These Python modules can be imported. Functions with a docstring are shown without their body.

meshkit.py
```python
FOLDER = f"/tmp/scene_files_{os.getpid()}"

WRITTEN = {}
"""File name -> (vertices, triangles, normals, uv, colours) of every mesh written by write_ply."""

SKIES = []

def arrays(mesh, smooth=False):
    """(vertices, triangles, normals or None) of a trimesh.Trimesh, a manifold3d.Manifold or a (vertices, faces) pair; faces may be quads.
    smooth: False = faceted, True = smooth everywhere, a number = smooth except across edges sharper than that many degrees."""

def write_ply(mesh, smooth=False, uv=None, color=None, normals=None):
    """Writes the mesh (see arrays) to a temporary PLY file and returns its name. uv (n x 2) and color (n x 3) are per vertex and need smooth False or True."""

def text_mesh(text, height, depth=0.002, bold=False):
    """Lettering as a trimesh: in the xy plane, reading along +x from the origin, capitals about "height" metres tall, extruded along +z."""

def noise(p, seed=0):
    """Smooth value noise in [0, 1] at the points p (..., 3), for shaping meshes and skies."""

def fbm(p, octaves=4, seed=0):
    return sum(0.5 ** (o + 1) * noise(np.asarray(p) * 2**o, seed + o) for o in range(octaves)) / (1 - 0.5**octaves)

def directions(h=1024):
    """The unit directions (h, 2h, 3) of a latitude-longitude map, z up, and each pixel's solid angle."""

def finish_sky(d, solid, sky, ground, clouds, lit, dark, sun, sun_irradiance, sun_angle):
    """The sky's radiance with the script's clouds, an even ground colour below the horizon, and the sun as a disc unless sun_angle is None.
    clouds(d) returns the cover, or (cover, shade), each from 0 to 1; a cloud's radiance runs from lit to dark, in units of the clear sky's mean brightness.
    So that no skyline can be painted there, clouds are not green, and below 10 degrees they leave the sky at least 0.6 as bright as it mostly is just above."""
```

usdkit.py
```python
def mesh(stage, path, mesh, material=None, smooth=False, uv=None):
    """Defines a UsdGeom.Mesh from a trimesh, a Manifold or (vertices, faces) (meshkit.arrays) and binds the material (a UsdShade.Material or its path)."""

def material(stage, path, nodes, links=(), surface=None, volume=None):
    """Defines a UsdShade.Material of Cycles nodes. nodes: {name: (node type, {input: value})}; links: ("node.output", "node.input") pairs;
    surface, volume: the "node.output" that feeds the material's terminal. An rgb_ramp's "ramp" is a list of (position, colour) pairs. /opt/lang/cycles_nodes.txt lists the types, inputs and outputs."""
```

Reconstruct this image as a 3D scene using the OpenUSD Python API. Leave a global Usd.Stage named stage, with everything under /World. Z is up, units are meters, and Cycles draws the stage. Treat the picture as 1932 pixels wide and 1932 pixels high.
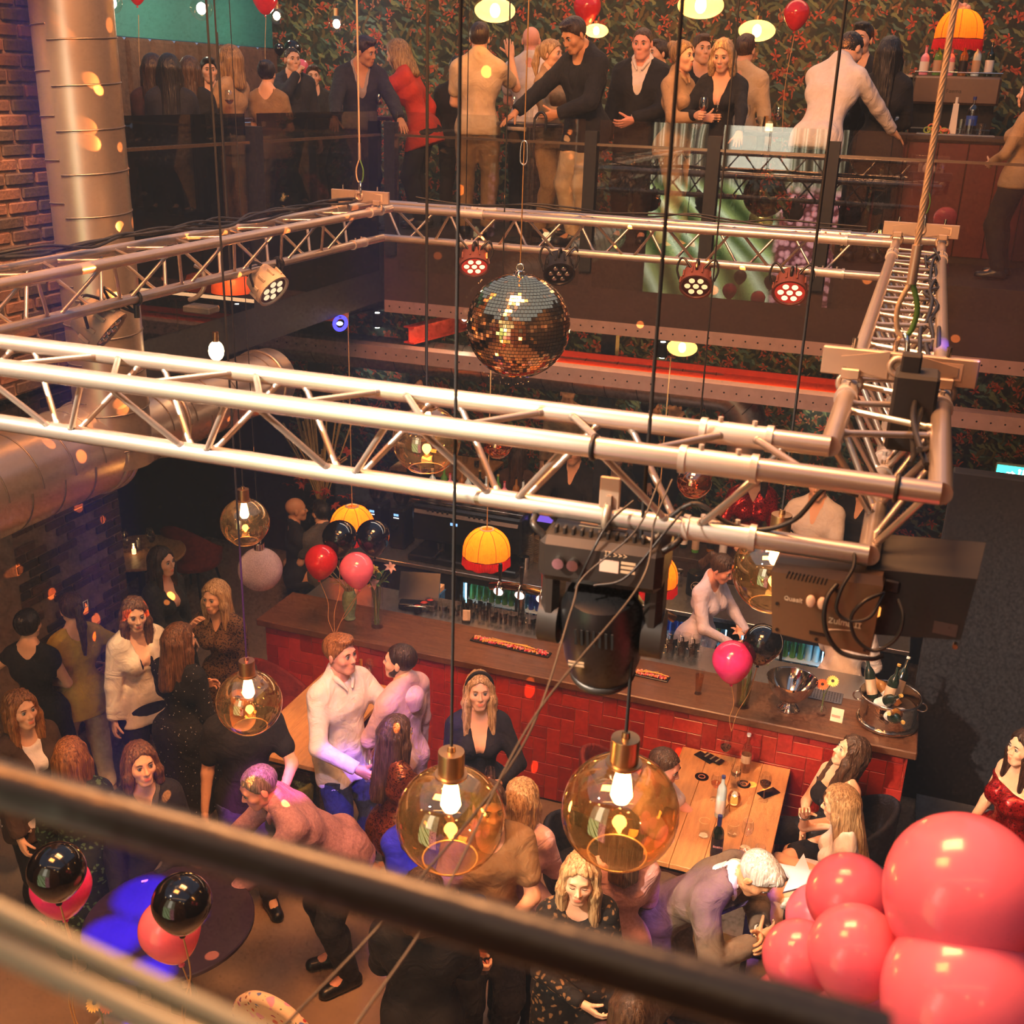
import math, random, numpy as np, usdkit, meshkit
from pxr import Usd, UsdGeom, UsdLux, UsdShade, Sdf, Gf, Vt
R = random.Random(7)
RN = np.random.default_rng(7)
stage = Usd.Stage.CreateInMemory()
UsdGeom.SetStageUpAxis(stage, 'Z'); UsdGeom.SetStageMetersPerUnit(stage, 1.0)
UsdGeom.Xform.Define(stage, '/World'); UsdGeom.Scope.Define(stage, '/World/Looks')

# ---------------------------------------------------------------- camera (eye 5.2 m over the dance floor, on the gallery)
EYE = np.array([0, 0, 5.2]); FPX = 2108.0
PITCH, ROLL, YAW = math.radians(20.814), math.radians(-1.846), math.radians(19.216)
_fw = np.array([-math.sin(YAW)*math.cos(PITCH), math.cos(YAW)*math.cos(PITCH), -math.sin(PITCH)])
_rt = np.array([math.cos(YAW), math.sin(YAW), 0.0]); _dn = np.cross(_fw, _rt)
RT = math.cos(ROLL)*_rt + math.sin(ROLL)*_dn; DN = -math.sin(ROLL)*_rt + math.cos(ROLL)*_dn; FW = _fw
cam = UsdGeom.Camera.Define(stage, '/World/camera')
cam.AddTransformOp().Set(Gf.Matrix4d(*RT, 0, *(-DN), 0, *(-FW), 0, *EYE, 1))
cam.CreateHorizontalApertureAttr(36.0); cam.CreateVerticalApertureAttr(36.0)
cam.CreateFocalLengthAttr(36.0*FPX/1932)
cam.CreateFStopAttr(5.6); cam.CreateFocusDistanceAttr(6.0)
cam.CreateClippingRangeAttr(Gf.Vec2f(0.02, 200))
cam.CreateExposureAttr(0.0)

def ray(px, py):
    v = FW + (px-966)/FPX*RT + (py-966)/FPX*DN
    return v/np.linalg.norm(v)
def at_z(px, py, z): r = ray(px, py); return EYE + r*(z-EYE[2])/r[2]
def at_y(px, py, y): r = ray(px, py); return EYE + r*y/r[1]
def at_x(px, py, x): r = ray(px, py); return EYE + r*x/r[0]
def at_d(px, py, d): return EYE + ray(px, py)*d

# ---------------------------------------------------------------- lights
dome = UsdLux.DomeLight.Define(stage, '/World/dim_room_glow'); dome.CreateIntensityAttr(DOME := 0.14); dome.CreateColorAttr(Gf.Vec3f(.55, .70, 1.0))
_ln = {}
def _lname(n):
    k = _ln.get(n, 0); _ln[n] = k+1
    return '/World/' + (n if k == 0 else f'{n}_{k:03d}')
def _aim(l, pos, to):
    pos, to = np.array(pos, float), np.array(to, float)
    z = pos-to; z /= np.linalg.norm(z)
    x = np.cross([0, 0, 1.0] if abs(z[2]) < .98 else [0, 1.0, 0], z); x /= np.linalg.norm(x); y = np.cross(z, x)
    l.AddTransformOp().Set(Gf.Matrix4d(*x, 0, *y, 0, *z, 0, *pos, 1))
def spot(n, pos, to, color, power, cone=20, soft=.3, r=.04):
    l = UsdLux.SphereLight.Define(stage, _lname(n)); l.CreateRadiusAttr(r); l.CreateNormalizeAttr(True)
    l.CreateColorAttr(Gf.Vec3f(*color)); l.CreateIntensityAttr(power)
    s = UsdLux.ShapingAPI.Apply(l.GetPrim()); s.CreateShapingConeAngleAttr(cone); s.CreateShapingConeSoftnessAttr(soft)
    _aim(l, pos, to); return l
def bulb_light(n, pos, color, power, r=.05):
    l = UsdLux.SphereLight.Define(stage, _lname(n)); l.CreateRadiusAttr(r); l.CreateNormalizeAttr(True)
    l.CreateColorAttr(Gf.Vec3f(*color)); l.CreateIntensityAttr(power); l.AddTranslateOp().Set(Gf.Vec3d(*map(float, pos))); return l
def area(n, pos, to, color, inten, w, h):
    l = UsdLux.RectLight.Define(stage, _lname(n)); l.CreateWidthAttr(w); l.CreateHeightAttr(h)
    l.CreateColorAttr(Gf.Vec3f(*color)); l.CreateIntensityAttr(inten); _aim(l, pos, to); return l
AMBER = (1, .43, .13); WARM = (1, .62, .30); ORANGE = (1, .28, .06); VIOLET = (.28, .10, 1.0); BLUE = (.10, .08, 1.0); MAGENTA = (1, .12, .55)
LV = 1.0
# ceiling floods over the dance floor, the gallery and the space below it
area('ceiling_flood', (-1.6, 3.4, 8.3), (-1.8, 4.6, 0), (1, .40, .13), 75*LV, 2.2, 1.6)
area('gallery_flood', (-2.2, 11.6, 7.4), (-2.2, 11.2, 3.9), (1, .50, .20), 4*LV, 5.0, 1.0)
area('under_gallery_light', (-2.4, 11.3, 3.3), (-2.4, 12.6, 1.4), (1, .52, .22), 9*LV, 7.0, .15)
area('bar_flood', (-2.0, 9.3, 3.2), (-2.0, 8.2, .5), (1, .52, .24), 9*LV, 4.5, .2)
spot('truss_spot', (-3.9, -.6, 7.2), (-1.7, 2.45, 4.4), (1, .80, .62), 2000*LV, 15, .9, .06)
# coloured stage lights
for _x, _y, _c in ((-3.42, 3.98, 1.5), (-3.38, 3.66, 1.5), (-3.05, 3.52, 1.1), (-3.12, 3.95, .8)): spot('blue_spot', (-2.6, 2.9, 7.0), (_x, _y, 1.05), (.02, .006, 1), 12000*LV, _c, .08)
spot('violet_spot', (-1.2, 2.6, 6.8), (-2.95, 5.55, .75), (.12, .05, 1), 1500*LV, 2.6, .3)
spot('violet_spot', (.6, 2.6, 6.8), (-.45, 5.7, .76), (.16, .07, 1.0), 1200*LV, 2.2, .2)
spot('violet_spot', (.8, 2.2, 6.6), (-.55, 4.7, 1.5), (.45, .20, 1.0), 900*LV, 2.0, .3)
spot('magenta_spot', (-1.2, 2.0, 6.6), (-3.1, 4.75, 1.45), (1, .08, .80), 1500*LV, 2.6, .3)
spot('blue_spot', (-1.0, 1.8, 6.6), (-2.2, 5.0, .6), (.06, .04, 1), 1500*LV, 3.0, .2)
spot('violet_spot', (-2.0, 1.8, 6.6), (-2.6, 6.2, .8), (.18, .06, 1), 400*LV, 2.4, .2)
area('floor_flood', (-2.6, 1.2, 7.6), (-2.4, 4.6, 0), (1, .30, .06), 60*LV, 1.6, 1.0)
# rays thrown by the mirror ball towards the walls, ducts, truss, gallery edge, bar front and crowd
_q = random.Random(21); _c = at_y(978, 615, 5.0)
for _n, _b in ((46, ((-4.6, -4.6), (4.2, 5.3), (3.6, 6.4))), (26, ((-4.1, -4.0), (4.9, 5.2), (3.5, 6.6))), (30, ((-4.3, -4.1), (2.4, 5.5), (3.2, 3.5))), (26, ((-6.0, -6.0), (6.0, 7.2), (.6, 2.8))), (40, ((-4.4, 1.0), (9.2, 9.2), (3.3, 5.6))), (30, ((-4.4, .4), (7.05, 7.05), (.1, 1.0))), (26, ((-4.5, 0), (3, 6.5), (0, 0))), (16, ((-3.4, -3.2), (2.6, 6.6), (4.4, 4.5)))):
    for _i in range(int(_n*.55)):
        _p = np.array([_q.uniform(*r_) for r_ in _b]); _d = _p-_c; _L = np.linalg.norm(_d); _d = _d/_L
        spot('mirror_ball_beam', _c+_d*.28, _p, (1, .25, .05), _q.uniform(230, 520)*_L*_L/4, _q.uniform(.45, .8)*4/max(_L, 2.5), .35, .003)
spot('front_spot', (-1.0, 1.4, 6.8), (-3.0, 6.1, 1.3), (.85, .72, 1), 260*LV, 9, .8)
spot('left_spot', (-4.0, 3.9, 6.9), (-5.1, 5.9, 1.3), (1, .58, .28), 420*LV, 15, .8)
area('shelf_light', (-2.1, 7.95, 3.3), (-2.1, 7.85, 1.0), (1, .88, .74), 16*LV, 4.4, .10)
area('viewer_wall_light', (-.5, -.5, 6.9), (-.2, -1.75, 4.0), (1, .50, .18), 6*LV, 5.0, .3)
# ---------------------------------------------------------------- mesh helpers: a mesh is (vertices, triangles); edges that should look sharp have split vertices
def tri(v, f):
    v = np.asarray(v, float).reshape(-1, 3); f = np.asarray(f, int)
    if f.shape[1] == 4: f = np.vstack([f[:, [0, 1, 2]], f[:, [0, 2, 3]]])
    return v, f
def merge(*ms):
    ms = ms[0] if len(ms) == 1 and isinstance(ms[0], list) else list(ms)
    V, F, n = [], [], 0
    for v, f in ms: V.append(v); F.append(f+n); n += len(v)
    return np.vstack(V), np.vstack(F)
def flat(m): v, f = m; return v[f].reshape(-1, 3), np.arange(len(f)*3).reshape(-1, 3)
def mv(m, t=(0, 0, 0), rz=0, s=1, Rm=None):
    v, f = m; v = v*np.asarray(s, float)
    if rz: c, q = math.cos(rz), math.sin(rz); v = v @ np.array([[c, q, 0], [-q, c, 0], [0, 0, 1]])
    if Rm is not None: v = v @ np.asarray(Rm).T
    return v+np.asarray(t, float), f
def rot(ax, deg):
    a = math.radians(deg); c, s = math.cos(a), math.sin(a)
    return np.array({'x': [[1, 0, 0], [0, c, -s], [0, s, c]], 'y': [[c, 0, s], [0, 1, 0], [-s, 0, c]], 'z': [[c, -s, 0], [s, c, 0], [0, 0, 1]]}[ax])
_BF = np.array([[0, 3, 2, 1], [4, 5, 6, 7], [0, 1, 5, 4], [1, 2, 6, 5], [2, 3, 7, 6], [3, 0, 4, 7]])
def hexa(p):
    """box from eight corner points (bottom ring, then top ring)"""
    p = np.asarray(p, float); v = p[_BF].reshape(-1, 3); q = np.arange(24).reshape(6, 4); return tri(v, q)
def box(sx, sy, sz, c=(0, 0, 0), b=0.0):
    """box centred at c; b = chamfer"""
    h = np.array([sx, sy, sz])/2; S = np.array([[-1, -1, -1], [1, -1, -1], [1, 1, -1], [-1, 1, -1], [-1, -1, 1], [1, -1, 1], [1, 1, 1], [-1, 1, 1]], float)
    if b <= 0: v, f = hexa(S*h); return v+np.asarray(c), f
    b = min(b, .45*min(sx, sy, sz)); V, Q = [], []
    P = {}
    for i, s in enumerate(S):
        for a in range(3):
            p = s*(h-b); p[a] = s[a]*h[a]; P[i, a] = p
    fax = [2, 2, 1, 0, 1, 0]
    def quad(pts, out):
        pts = np.array(pts); n = np.cross(pts[1]-pts[0], pts[2]-pts[0])
        if n @ out < 0: pts = pts[::-1]
        k = len(V); V.extend(pts); Q.append((k, k+1, k+2)); 
        if len(pts) == 4: Q.append((k, k+2, k+3))
    for face, a in zip(_BF, fax): quad([P[i, a] for i in face], sum(P[i, a] for i in face))
    E12 = [(0, 1), (1, 2), (2, 3), (3, 0), (4, 5), (5, 6), (6, 7), (7, 4), (0, 4), (1, 5), (2, 6), (3, 7)]
    for i, j in E12:
        ax = int(np.argmax(np.abs(S[i]-S[j]))); a, d = [k for k in range(3) if k != ax]
        pts = [P[i, a], P[j, a], P[j, d], P[i, d]]; quad(pts, sum(pts))
    for i in range(8): quad([P[i, 0], P[i, 1], P[i, 2]], S[i])
    return np.array(V)+np.asarray(c, float), np.array(Q)
def bx(x0, x1, y0, y1, z0, z1, b=0.0): return box(x1-x0, y1-y0, z1-z0, ((x0+x1)/2, (y0+y1)/2, (z0+z1)/2), b)
def frame_of(d):
    d = np.asarray(d, float)/np.linalg.norm(d); a = np.cross(d, [0, 0, 1.0] if abs(d[2]) < .9 else [1.0, 0, 0]); a /= np.linalg.norm(a); return a, np.cross(d, a), d
def cyl(p0, p1, r0, r1=None, n=12, caps=True):
    p0, p1 = np.asarray(p0, float), np.asarray(p1, float); r1 = r0 if r1 is None else r1
    a, b, d = frame_of(p1-p0); t = np.arange(n)*2*math.pi/n; ring = np.cos(t)[:, None]*a+np.sin(t)[:, None]*b
    v = [p0+ring*r0, p1+ring*r1]; i = np.arange(n); j = (i+1) % n
    f = [np.stack([i, j, n+j], 1), np.stack([i, n+j, n+i], 1)]
    if caps:
        v += [p0+ring*r0, p1+ring*r1]
        k = np.arange(1, n-1); f += [np.stack([np.full(n-2, 2*n), 2*n+k+1, 2*n+k], 1), np.stack([np.full(n-2, 3*n), 3*n+k, 3*n+k+1], 1)]
    return np.vstack(v), np.vstack(f)
def tube(pts, r, n=8, caps=True):
    p = np.asarray(pts, float); r = np.broadcast_to(r, (len(p),)); t = np.gradient(p, axis=0); t /= np.linalg.norm(t, axis=1, keepdims=True)+1e-12
    a = np.cross(t[0], [0, 0, 1.0] if abs(t[0][2]) < .9 else [1.0, 0, 0]); a /= np.linalg.norm(a); V = []
    ang = np.arange(n)*2*math.pi/n
    for k in range(len(p)):
        a = a-t[k]*(a @ t[k]); a /= np.linalg.norm(a)+1e-12; b = np.cross(t[k], a); V.append(p[k]+r[k]*(np.cos(ang)[:, None]*a+np.sin(ang)[:, None]*b))
    V = np.vstack(V); K, J = np.meshgrid(np.arange(len(p)-1), np.arange(n), indexing='ij'); J2 = (J+1) % n
    f = np.stack([K*n+J, K*n+J2, (K+1)*n+J2, (K+1)*n+J], -1).reshape(-1, 4); V, f = tri(V, f)
    if caps:
        m = len(V); k = np.arange(1, n-1); V = np.vstack([V, V[:n], V[-n:]])
        f = np.vstack([f, np.stack([np.full(n-2, m), m+k+1, m+k], 1), np.stack([np.full(n-2, m+n), m+n+k, m+n+k+1], 1)])
    return V, f
def spline(pts, n=24):
    p = np.asarray(pts, float); q = np.vstack([2*p[0]-p[1], p, 2*p[-1]-p[-2]]); out = []
    seg = len(p)-1
    for u in np.linspace(0, seg, n):
        i = min(int(u), seg-1); t = u-i; a, b, c, d = q[i:i+4]
        out.append(.5*(2*b+(c-a)*t+(2*a-5*b+4*c-d)*t*t+(3*b-a-3*c+d)*t**3))
    return np.array(out)
def lathe(prof, n=24, sharp=35, c=(0, 0, 0), ang=None):
    """prof: (r, z) pairs from bottom to top, outside on the right; rings split where the profile bends sharply"""
    p = [tuple(x) for x in prof]; segs, cur = [], [p[0]]
    for i in range(1, len(p)):
        cur.append(p[i])
        if i < len(p)-1:
            a = np.subtract(p[i], p[i-1]); b = np.subtract(p[i+1], p[i]); 
            co = a @ b/(np.linalg.norm(a)*np.linalg.norm(b)+1e-15)
            if co < math.cos(math.radians(sharp)): segs.append(cur); cur = [p[i]]
    segs.append(cur); ms = []; t = np.arange(n)*2*math.pi/n; cs = np.stack([np.cos(t), np.sin(t)], 1)
    for s in segs:
        V = np.vstack([np.hstack([cs*r, np.full((n, 1), z)]) for r, z in s]); K, J = np.meshgrid(np.arange(len(s)-1), np.arange(n), indexing='ij'); J2 = (J+1) % n
        q = np.stack([K*n+J, K*n+J2, (K+1)*n+J2, (K+1)*n+J], -1).reshape(-1, 4); V, f = tri(V, q)
        A = V[f]; ar = np.linalg.norm(np.cross(A[:, 1]-A[:, 0], A[:, 2]-A[:, 0]), axis=1); f = f[ar > 1e-12]
        ms.append((V, f))
    v, f = merge(ms); return v+np.asarray(c, float), f
def ball(r=1, c=(0, 0, 0), n=16, s=(1, 1, 1), z0=-1, z1=1):
    th = np.linspace(math.asin(max(-1, z0)), math.asin(min(1, z1)), n//2+1)
    v, f = lathe([(max(1e-6, r*math.cos(t)), r*math.sin(t)) for t in th], n, sharp=179); return v*np.asarray(s)+np.asarray(c, float), f
def torus(R0, r, c=(0, 0, 0), n=24, m=8, Rm=None):
    t = np.linspace(0, 2*math.pi, n, endpoint=False); u = np.linspace(0, 2*math.pi, m, endpoint=False)
    T, U = np.meshgrid(t, u, indexing='ij'); v = np.stack([(R0+r*np.cos(U))*np.cos(T), (R0+r*np.cos(U))*np.sin(T), r*np.sin(U)], -1).reshape(-1, 3)
    i, j = np.meshgrid(np.arange(n), np.arange(m), indexing='ij'); i2, j2 = (i+1) % n, (j+1) % m
    q = np.stack([i*m+j, i2*m+j, i2*m+j2, i*m+j2], -1).reshape(-1, 4); v, f = tri(v, q)
    if Rm is not None: v = v @ np.asarray(Rm).T
    return v+np.asarray(c, float), f
def prism(poly, z0, z1):
    """extrude a convex-ish 2D outline (counter-clockwise) along z (fan caps)"""
    p = np.asarray(poly, float); n = len(p); i = np.arange(n); j = (i+1) % n
    lo, hi = np.c_[p, np.full(n, z0)], np.c_[p, np.full(n, z1)]
    V = [np.stack([lo[i], lo[j], hi[j], hi[i]], 1).reshape(-1, 3)]; f = np.arange(4*n).reshape(n, 4); ms = [tri(V[0], f)]
    c = p.mean(0); k = np.arange(n)
    ms.append((np.vstack([hi, [[*c, z1]]]), np.stack([k, (k+1) % n, np.full(n, n)], 1)))
    ms.append((np.vstack([lo, [[*c, z0]]]), np.stack([(k+1) % n, k, np.full(n, n)], 1)))
    return merge(ms)
def disc_poly(rx, ry=None, n=32, a0=0, a1=2*math.pi): t = np.linspace(a0, a1, n, endpoint=abs(a1-a0) < 6.28); return np.c_[rx*np.cos(t), (ry or rx)*np.sin(t)]
def text(s, h, depth=.002, bold=False):
    m = meshkit.text_mesh(s, h, depth, bold); return flat((np.array(m.vertices), np.array(m.faces)))

# ---------------------------------------------------------------- scene helpers
_names = {}
def numbered(parent, n):
    k = _names.get((parent, n), 0); _names[parent, n] = k+1
    return f'{parent}/{n}' if k == 0 else f'{parent}/{n}_{k:03d}'
class Thing:
    def __init__(s, path, M): s.path, s.M, s.Mi = path, M, np.linalg.inv(M)
def tag(prim, label=None, cat=None, group=None, kind=None):
    for k, v in (('label', label), ('category', cat), ('group', group), ('kind', kind)):
        if v: prim.SetCustomDataByKey(k, v)
def thing(name, label, cat, loc=(0, 0, 0), rz=0.0, group=None, kind=None, Rm=None):
    """an Xform at the thing's base; its children are the parts. rz in radians; Rm = full rotation"""
    path = numbered('/World', name); x = UsdGeom.Xform.Define(stage, path); M = np.eye(4)
    M[:3, :3] = rot('z', math.degrees(rz)) if Rm is None else np.asarray(Rm); M[:3, 3] = loc
    x.AddTransformOp().Set(Gf.Matrix4d(*[float(q) for q in M.T.ravel()])); tag(x.GetPrim(), label, cat, group, kind); return Thing(path, M)
def _normals(v, f):
    n = np.zeros_like(v); c = np.cross(v[f[:, 1]]-v[f[:, 0]], v[f[:, 2]]-v[f[:, 0]])
    for k in range(3): np.add.at(n, f[:, k], c)
    L = np.linalg.norm(n, axis=1, keepdims=True); return np.where(L > 1e-20, n/np.maximum(L, 1e-20), [0, 0, 1.0])
TRIS = 0
def obj(name, mesh, mat, parent=None, world=False, label=None, cat=None, group=None, kind=None, tone=None):
    """ONE Mesh prim under parent (a Thing or a part's path) or under /World. world=True: the mesh is in world coordinates"""
    global TRIS
    v, f = mesh; TRIS += len(f)
    pth = parent.path if isinstance(parent, Thing) else (parent or '/World')
    if world and isinstance(parent, Thing): v = v @ parent.Mi[:3, :3].T + parent.Mi[:3, 3]
    path = numbered(pth, name); m = UsdGeom.Mesh.Define(stage, path)
    m.CreatePointsAttr(Vt.Vec3fArray.FromNumpy(np.ascontiguousarray(v, np.float32))); m.CreateFaceVertexCountsAttr(Vt.IntArray.FromNumpy(np.full(len(f), 3, np.int32)))
    m.CreateFaceVertexIndicesAttr(Vt.IntArray.FromNumpy(np.ascontiguousarray(f, np.int32).ravel())); m.CreateSubdivisionSchemeAttr('none')
    m.CreateNormalsAttr(Vt.Vec3fArray.FromNumpy(_normals(v, f).astype(np.float32))); m.SetNormalsInterpolation('vertex')
    if tone is not None:
        UsdGeom.PrimvarsAPI(m).CreatePrimvar('tone', Sdf.ValueTypeNames.Color3fArray, 'vertex').Set(Vt.Vec3fArray.FromNumpy(np.ascontiguousarray(tone, np.float32)))
    UsdShade.MaterialBindingAPI.Apply(m.GetPrim()).Bind(mat); tag(m.GetPrim(), label, cat, group, kind)
    return path
def struct(name, mesh, mat, label=None, parent=None):
    return obj(name, mesh, mat, parent, kind=None if parent else 'structure', label=label)
def copy(src, name, label, loc, rz=0.0, group=None, Rm=None, s=1.0):
    """a copy of a thing with its parts"""
    path = numbered('/World', name); x = UsdGeom.Xform.Define(stage, path); x.GetPrim().GetReferences().AddInternalReference(src.path)
    M = np.eye(4); M[:3, :3] = (rot('z', math.degrees(rz)) if Rm is None else np.asarray(Rm))*s; M[:3, 3] = loc
    x.GetPrim().GetAttribute('xformOp:transform').Set(Gf.Matrix4d(*[float(q) for q in M.T.ravel()]))
    tag(x.GetPrim(), label, None, group); x.GetPrim().SetInstanceable(True); return Thing(path, M)
class Many:
    """first place() builds the thing with its parts, later ones copy it"""
    def __init__(s, build): s.build, s.first = build, None
    def place(s, name, label, cat, loc, rz=0.0, group=None, Rm=None, sc=1.0):
        if s.first is None:
            s.first = thing(name, label, cat, loc, rz, group, Rm=Rm); s.build(s.first); return s.first
        return copy(s.first, name, label, loc, rz, group, Rm, sc)

# ---------------------------------------------------------------- materials
def hx(s):
    s = s.lstrip('#'); c = np.array([int(s[i:i+2], 16)/255 for i in (0, 2, 4)]); return tuple(np.where(c <= .04045, c/12.92, ((c+.055)/1.055)**2.4))
_mats = {}
def mat(name, color=(.5, .5, .5), rough=.5, metal=0.0, vary=0.0, vscale=6.0, bump=0.0, bscale=40.0, stretch=(1, 1, 1), **kw):
    """principled; vary: light/dark mottling of the thing's own colour; bump: fine relief"""
    if name in _mats: return _mats[name]
    if isinstance(color, str): color = hx(color)
    n = {'p': ('principled_bsdf', {'base_color': color, 'roughness': rough, 'metallic': metal, **kw})}; L = []
    if vary or bump:
        n['tc'] = ('texture_coordinate', {}); n['mp'] = ('mapping', {'scale': stretch}); L.append(('tc.object', 'mp.vector'))
    if vary:
        n['nz'] = ('noise_texture', {'scale': vscale, 'detail': 5.0, 'roughness': .6}); c = np.array(color)
        n['rp'] = ('rgb_ramp', {'ramp': [(.25, tuple(c*(1-vary))), (.75, tuple(np.minimum(c*(1+vary), 1)))]})
        L += [('mp.vector', 'nz.vector'), ('nz.fac', 'rp.fac'), ('rp.color', 'p.base_color')]
    if bump:
        n['nb'] = ('noise_texture', {'scale': bscale, 'detail': 4.0}); n['bp'] = ('bump', {'strength': bump, 'distance': .01})
        L += [('mp.vector', 'nb.vector'), ('nb.fac', 'bp.height'), ('bp.normal', 'p.normal')]
    _mats[name] = usdkit.material(stage, '/World/Looks/'+name, n, L, surface='p.BSDF'); return _mats[name]
def glow(name, color, strength):
    if name in _mats: return _mats[name]
    if isinstance(color, str): color = hx(color)
    _mats[name] = usdkit.material(stage, '/World/Looks/'+name, {'e': ('emission', {'color': color, 'strength': strength})}, surface='e.emission'); return _mats[name]
def clear(name, tint=(1, 1, 1), gloss=.0, grough=.02, gcol=(1, 1, 1), ior=1.5):
    """thin glass: tinted transparency with a fresnel reflection plus a constant share"""
    if name in _mats: return _mats[name]
    _mats[name] = usdkit.material(stage, '/World/Looks/'+name, {'t': ('transparent_bsdf', {'color': tint}), 'g': ('glossy_bsdf', {'color': gcol, 'roughness': grough}), 'fr': ('layer_weight', {'blend': .5}), 'pw': ('math', {'math_type': 'power', 'value2': 4.5}),
        'ad': ('math', {'math_type': 'multiply_add', 'value2': .75, 'value3': gloss+.03, 'use_clamp': True}), 'm': ('mix_closure', {})},
        [('fr.facing', 'pw.value1'), ('pw.value', 'ad.value1'), ('ad.value', 'm.fac'), ('t.BSDF', 'm.closure1'), ('g.BSDF', 'm.closure2')], surface='m.closure'); return _mats[name]
def cloth(name, c1, c2=None, kind='plain', rough=.85, **kw):
    """woven fabrics: plain, weave, leopard, floral, sequin, denim, knit"""
    if name in _mats: return _mats[name]
    c1 = hx(c1) if isinstance(c1, str) else c1; c2 = hx(c2) if isinstance(c2, str) else (c2 or tuple(np.array(c1)*.7))
    n = {'p': ('principled_bsdf', {'base_color': c1, 'roughness': rough, 'sheen_weight': .0, **kw}), 'tc': ('texture_coordinate', {})}; L = []
    n['wr'] = ('noise_texture', {'scale': 7.0, 'detail': 3.0, 'distortion': 1.2}); n['bp'] = ('bump', {'strength': .55, 'distance': .035}); L += [('tc.object', 'wr.vector'), ('wr.fac', 'bp.height'), ('bp.normal', 'p.normal')]
    if kind in ('plain', 'denim', 'knit'):
        sc = {'plain': 9.0, 'denim': 30.0, 'knit': 60.0}[kind]
        n['nz'] = ('noise_texture', {'scale': sc, 'detail': 6.0, 'roughness': .7}); n['rp'] = ('rgb_ramp', {'ramp': [(.3, c2), (.7, c1)]}); L += [('tc.object', 'nz.vector'), ('nz.fac', 'rp.fac'), ('rp.color', 'p.base_color')]
    if kind in ('leopard', 'floral', 'spots'):
        sc = {'leopard': 75.0, 'floral': 30.0, 'spots': 38.0}[kind]
        n['vo'] = ('voronoi_texture', {'scale': sc, 'randomness': 1.0}); n['rp'] = ('rgb_ramp', {'ramp': {'leopard': [(.0, c2), (.38, c2), (.45, c1)], 'floral': [(0, c2), (.25, c2), (.36, c1)], 'spots': [(0, c2), (.10, c2), (.14, c1)]}[kind]})
        n['dn'] = ('noise_texture', {'scale': 18.0, 'detail': 2.0}); n['mx'] = ('mix_vector', {'fac': .06})
        L += [('tc.object', 'mx.a'), ('dn.color', 'mx.b'), ('tc.object', 'dn.vector'), ('mx.result', 'vo.vector'), ('vo.distance', 'rp.fac'), ('rp.color', 'p.base_color')]
    if kind == 'sequin':
        n['vo'] = ('voronoi_texture', {'scale': 110.0}); n['rp'] = ('rgb_ramp', {'ramp': [(0, c2), (.5, c1)]}); n['sv'] = ('separate_color', {})
        n['b2'] = ('bump', {'strength': .9, 'distance': .02}); L = [x for x in L if x[1] != 'p.normal']
        L += [('tc.object', 'vo.vector'), ('vo.color', 'sv.color'), ('sv.r', 'rp.fac'), ('rp.color', 'p.base_color'), ('sv.g', 'b2.height'), ('bp.normal', 'b2.normal'), ('b2.normal', 'p.normal')]
        n['p'][1].update(roughness=.25, metallic=.6)
    _mats[name] = usdkit.material(stage, '/World/Looks/'+name, n, L, surface='p.BSDF'); return _mats[name]
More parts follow.
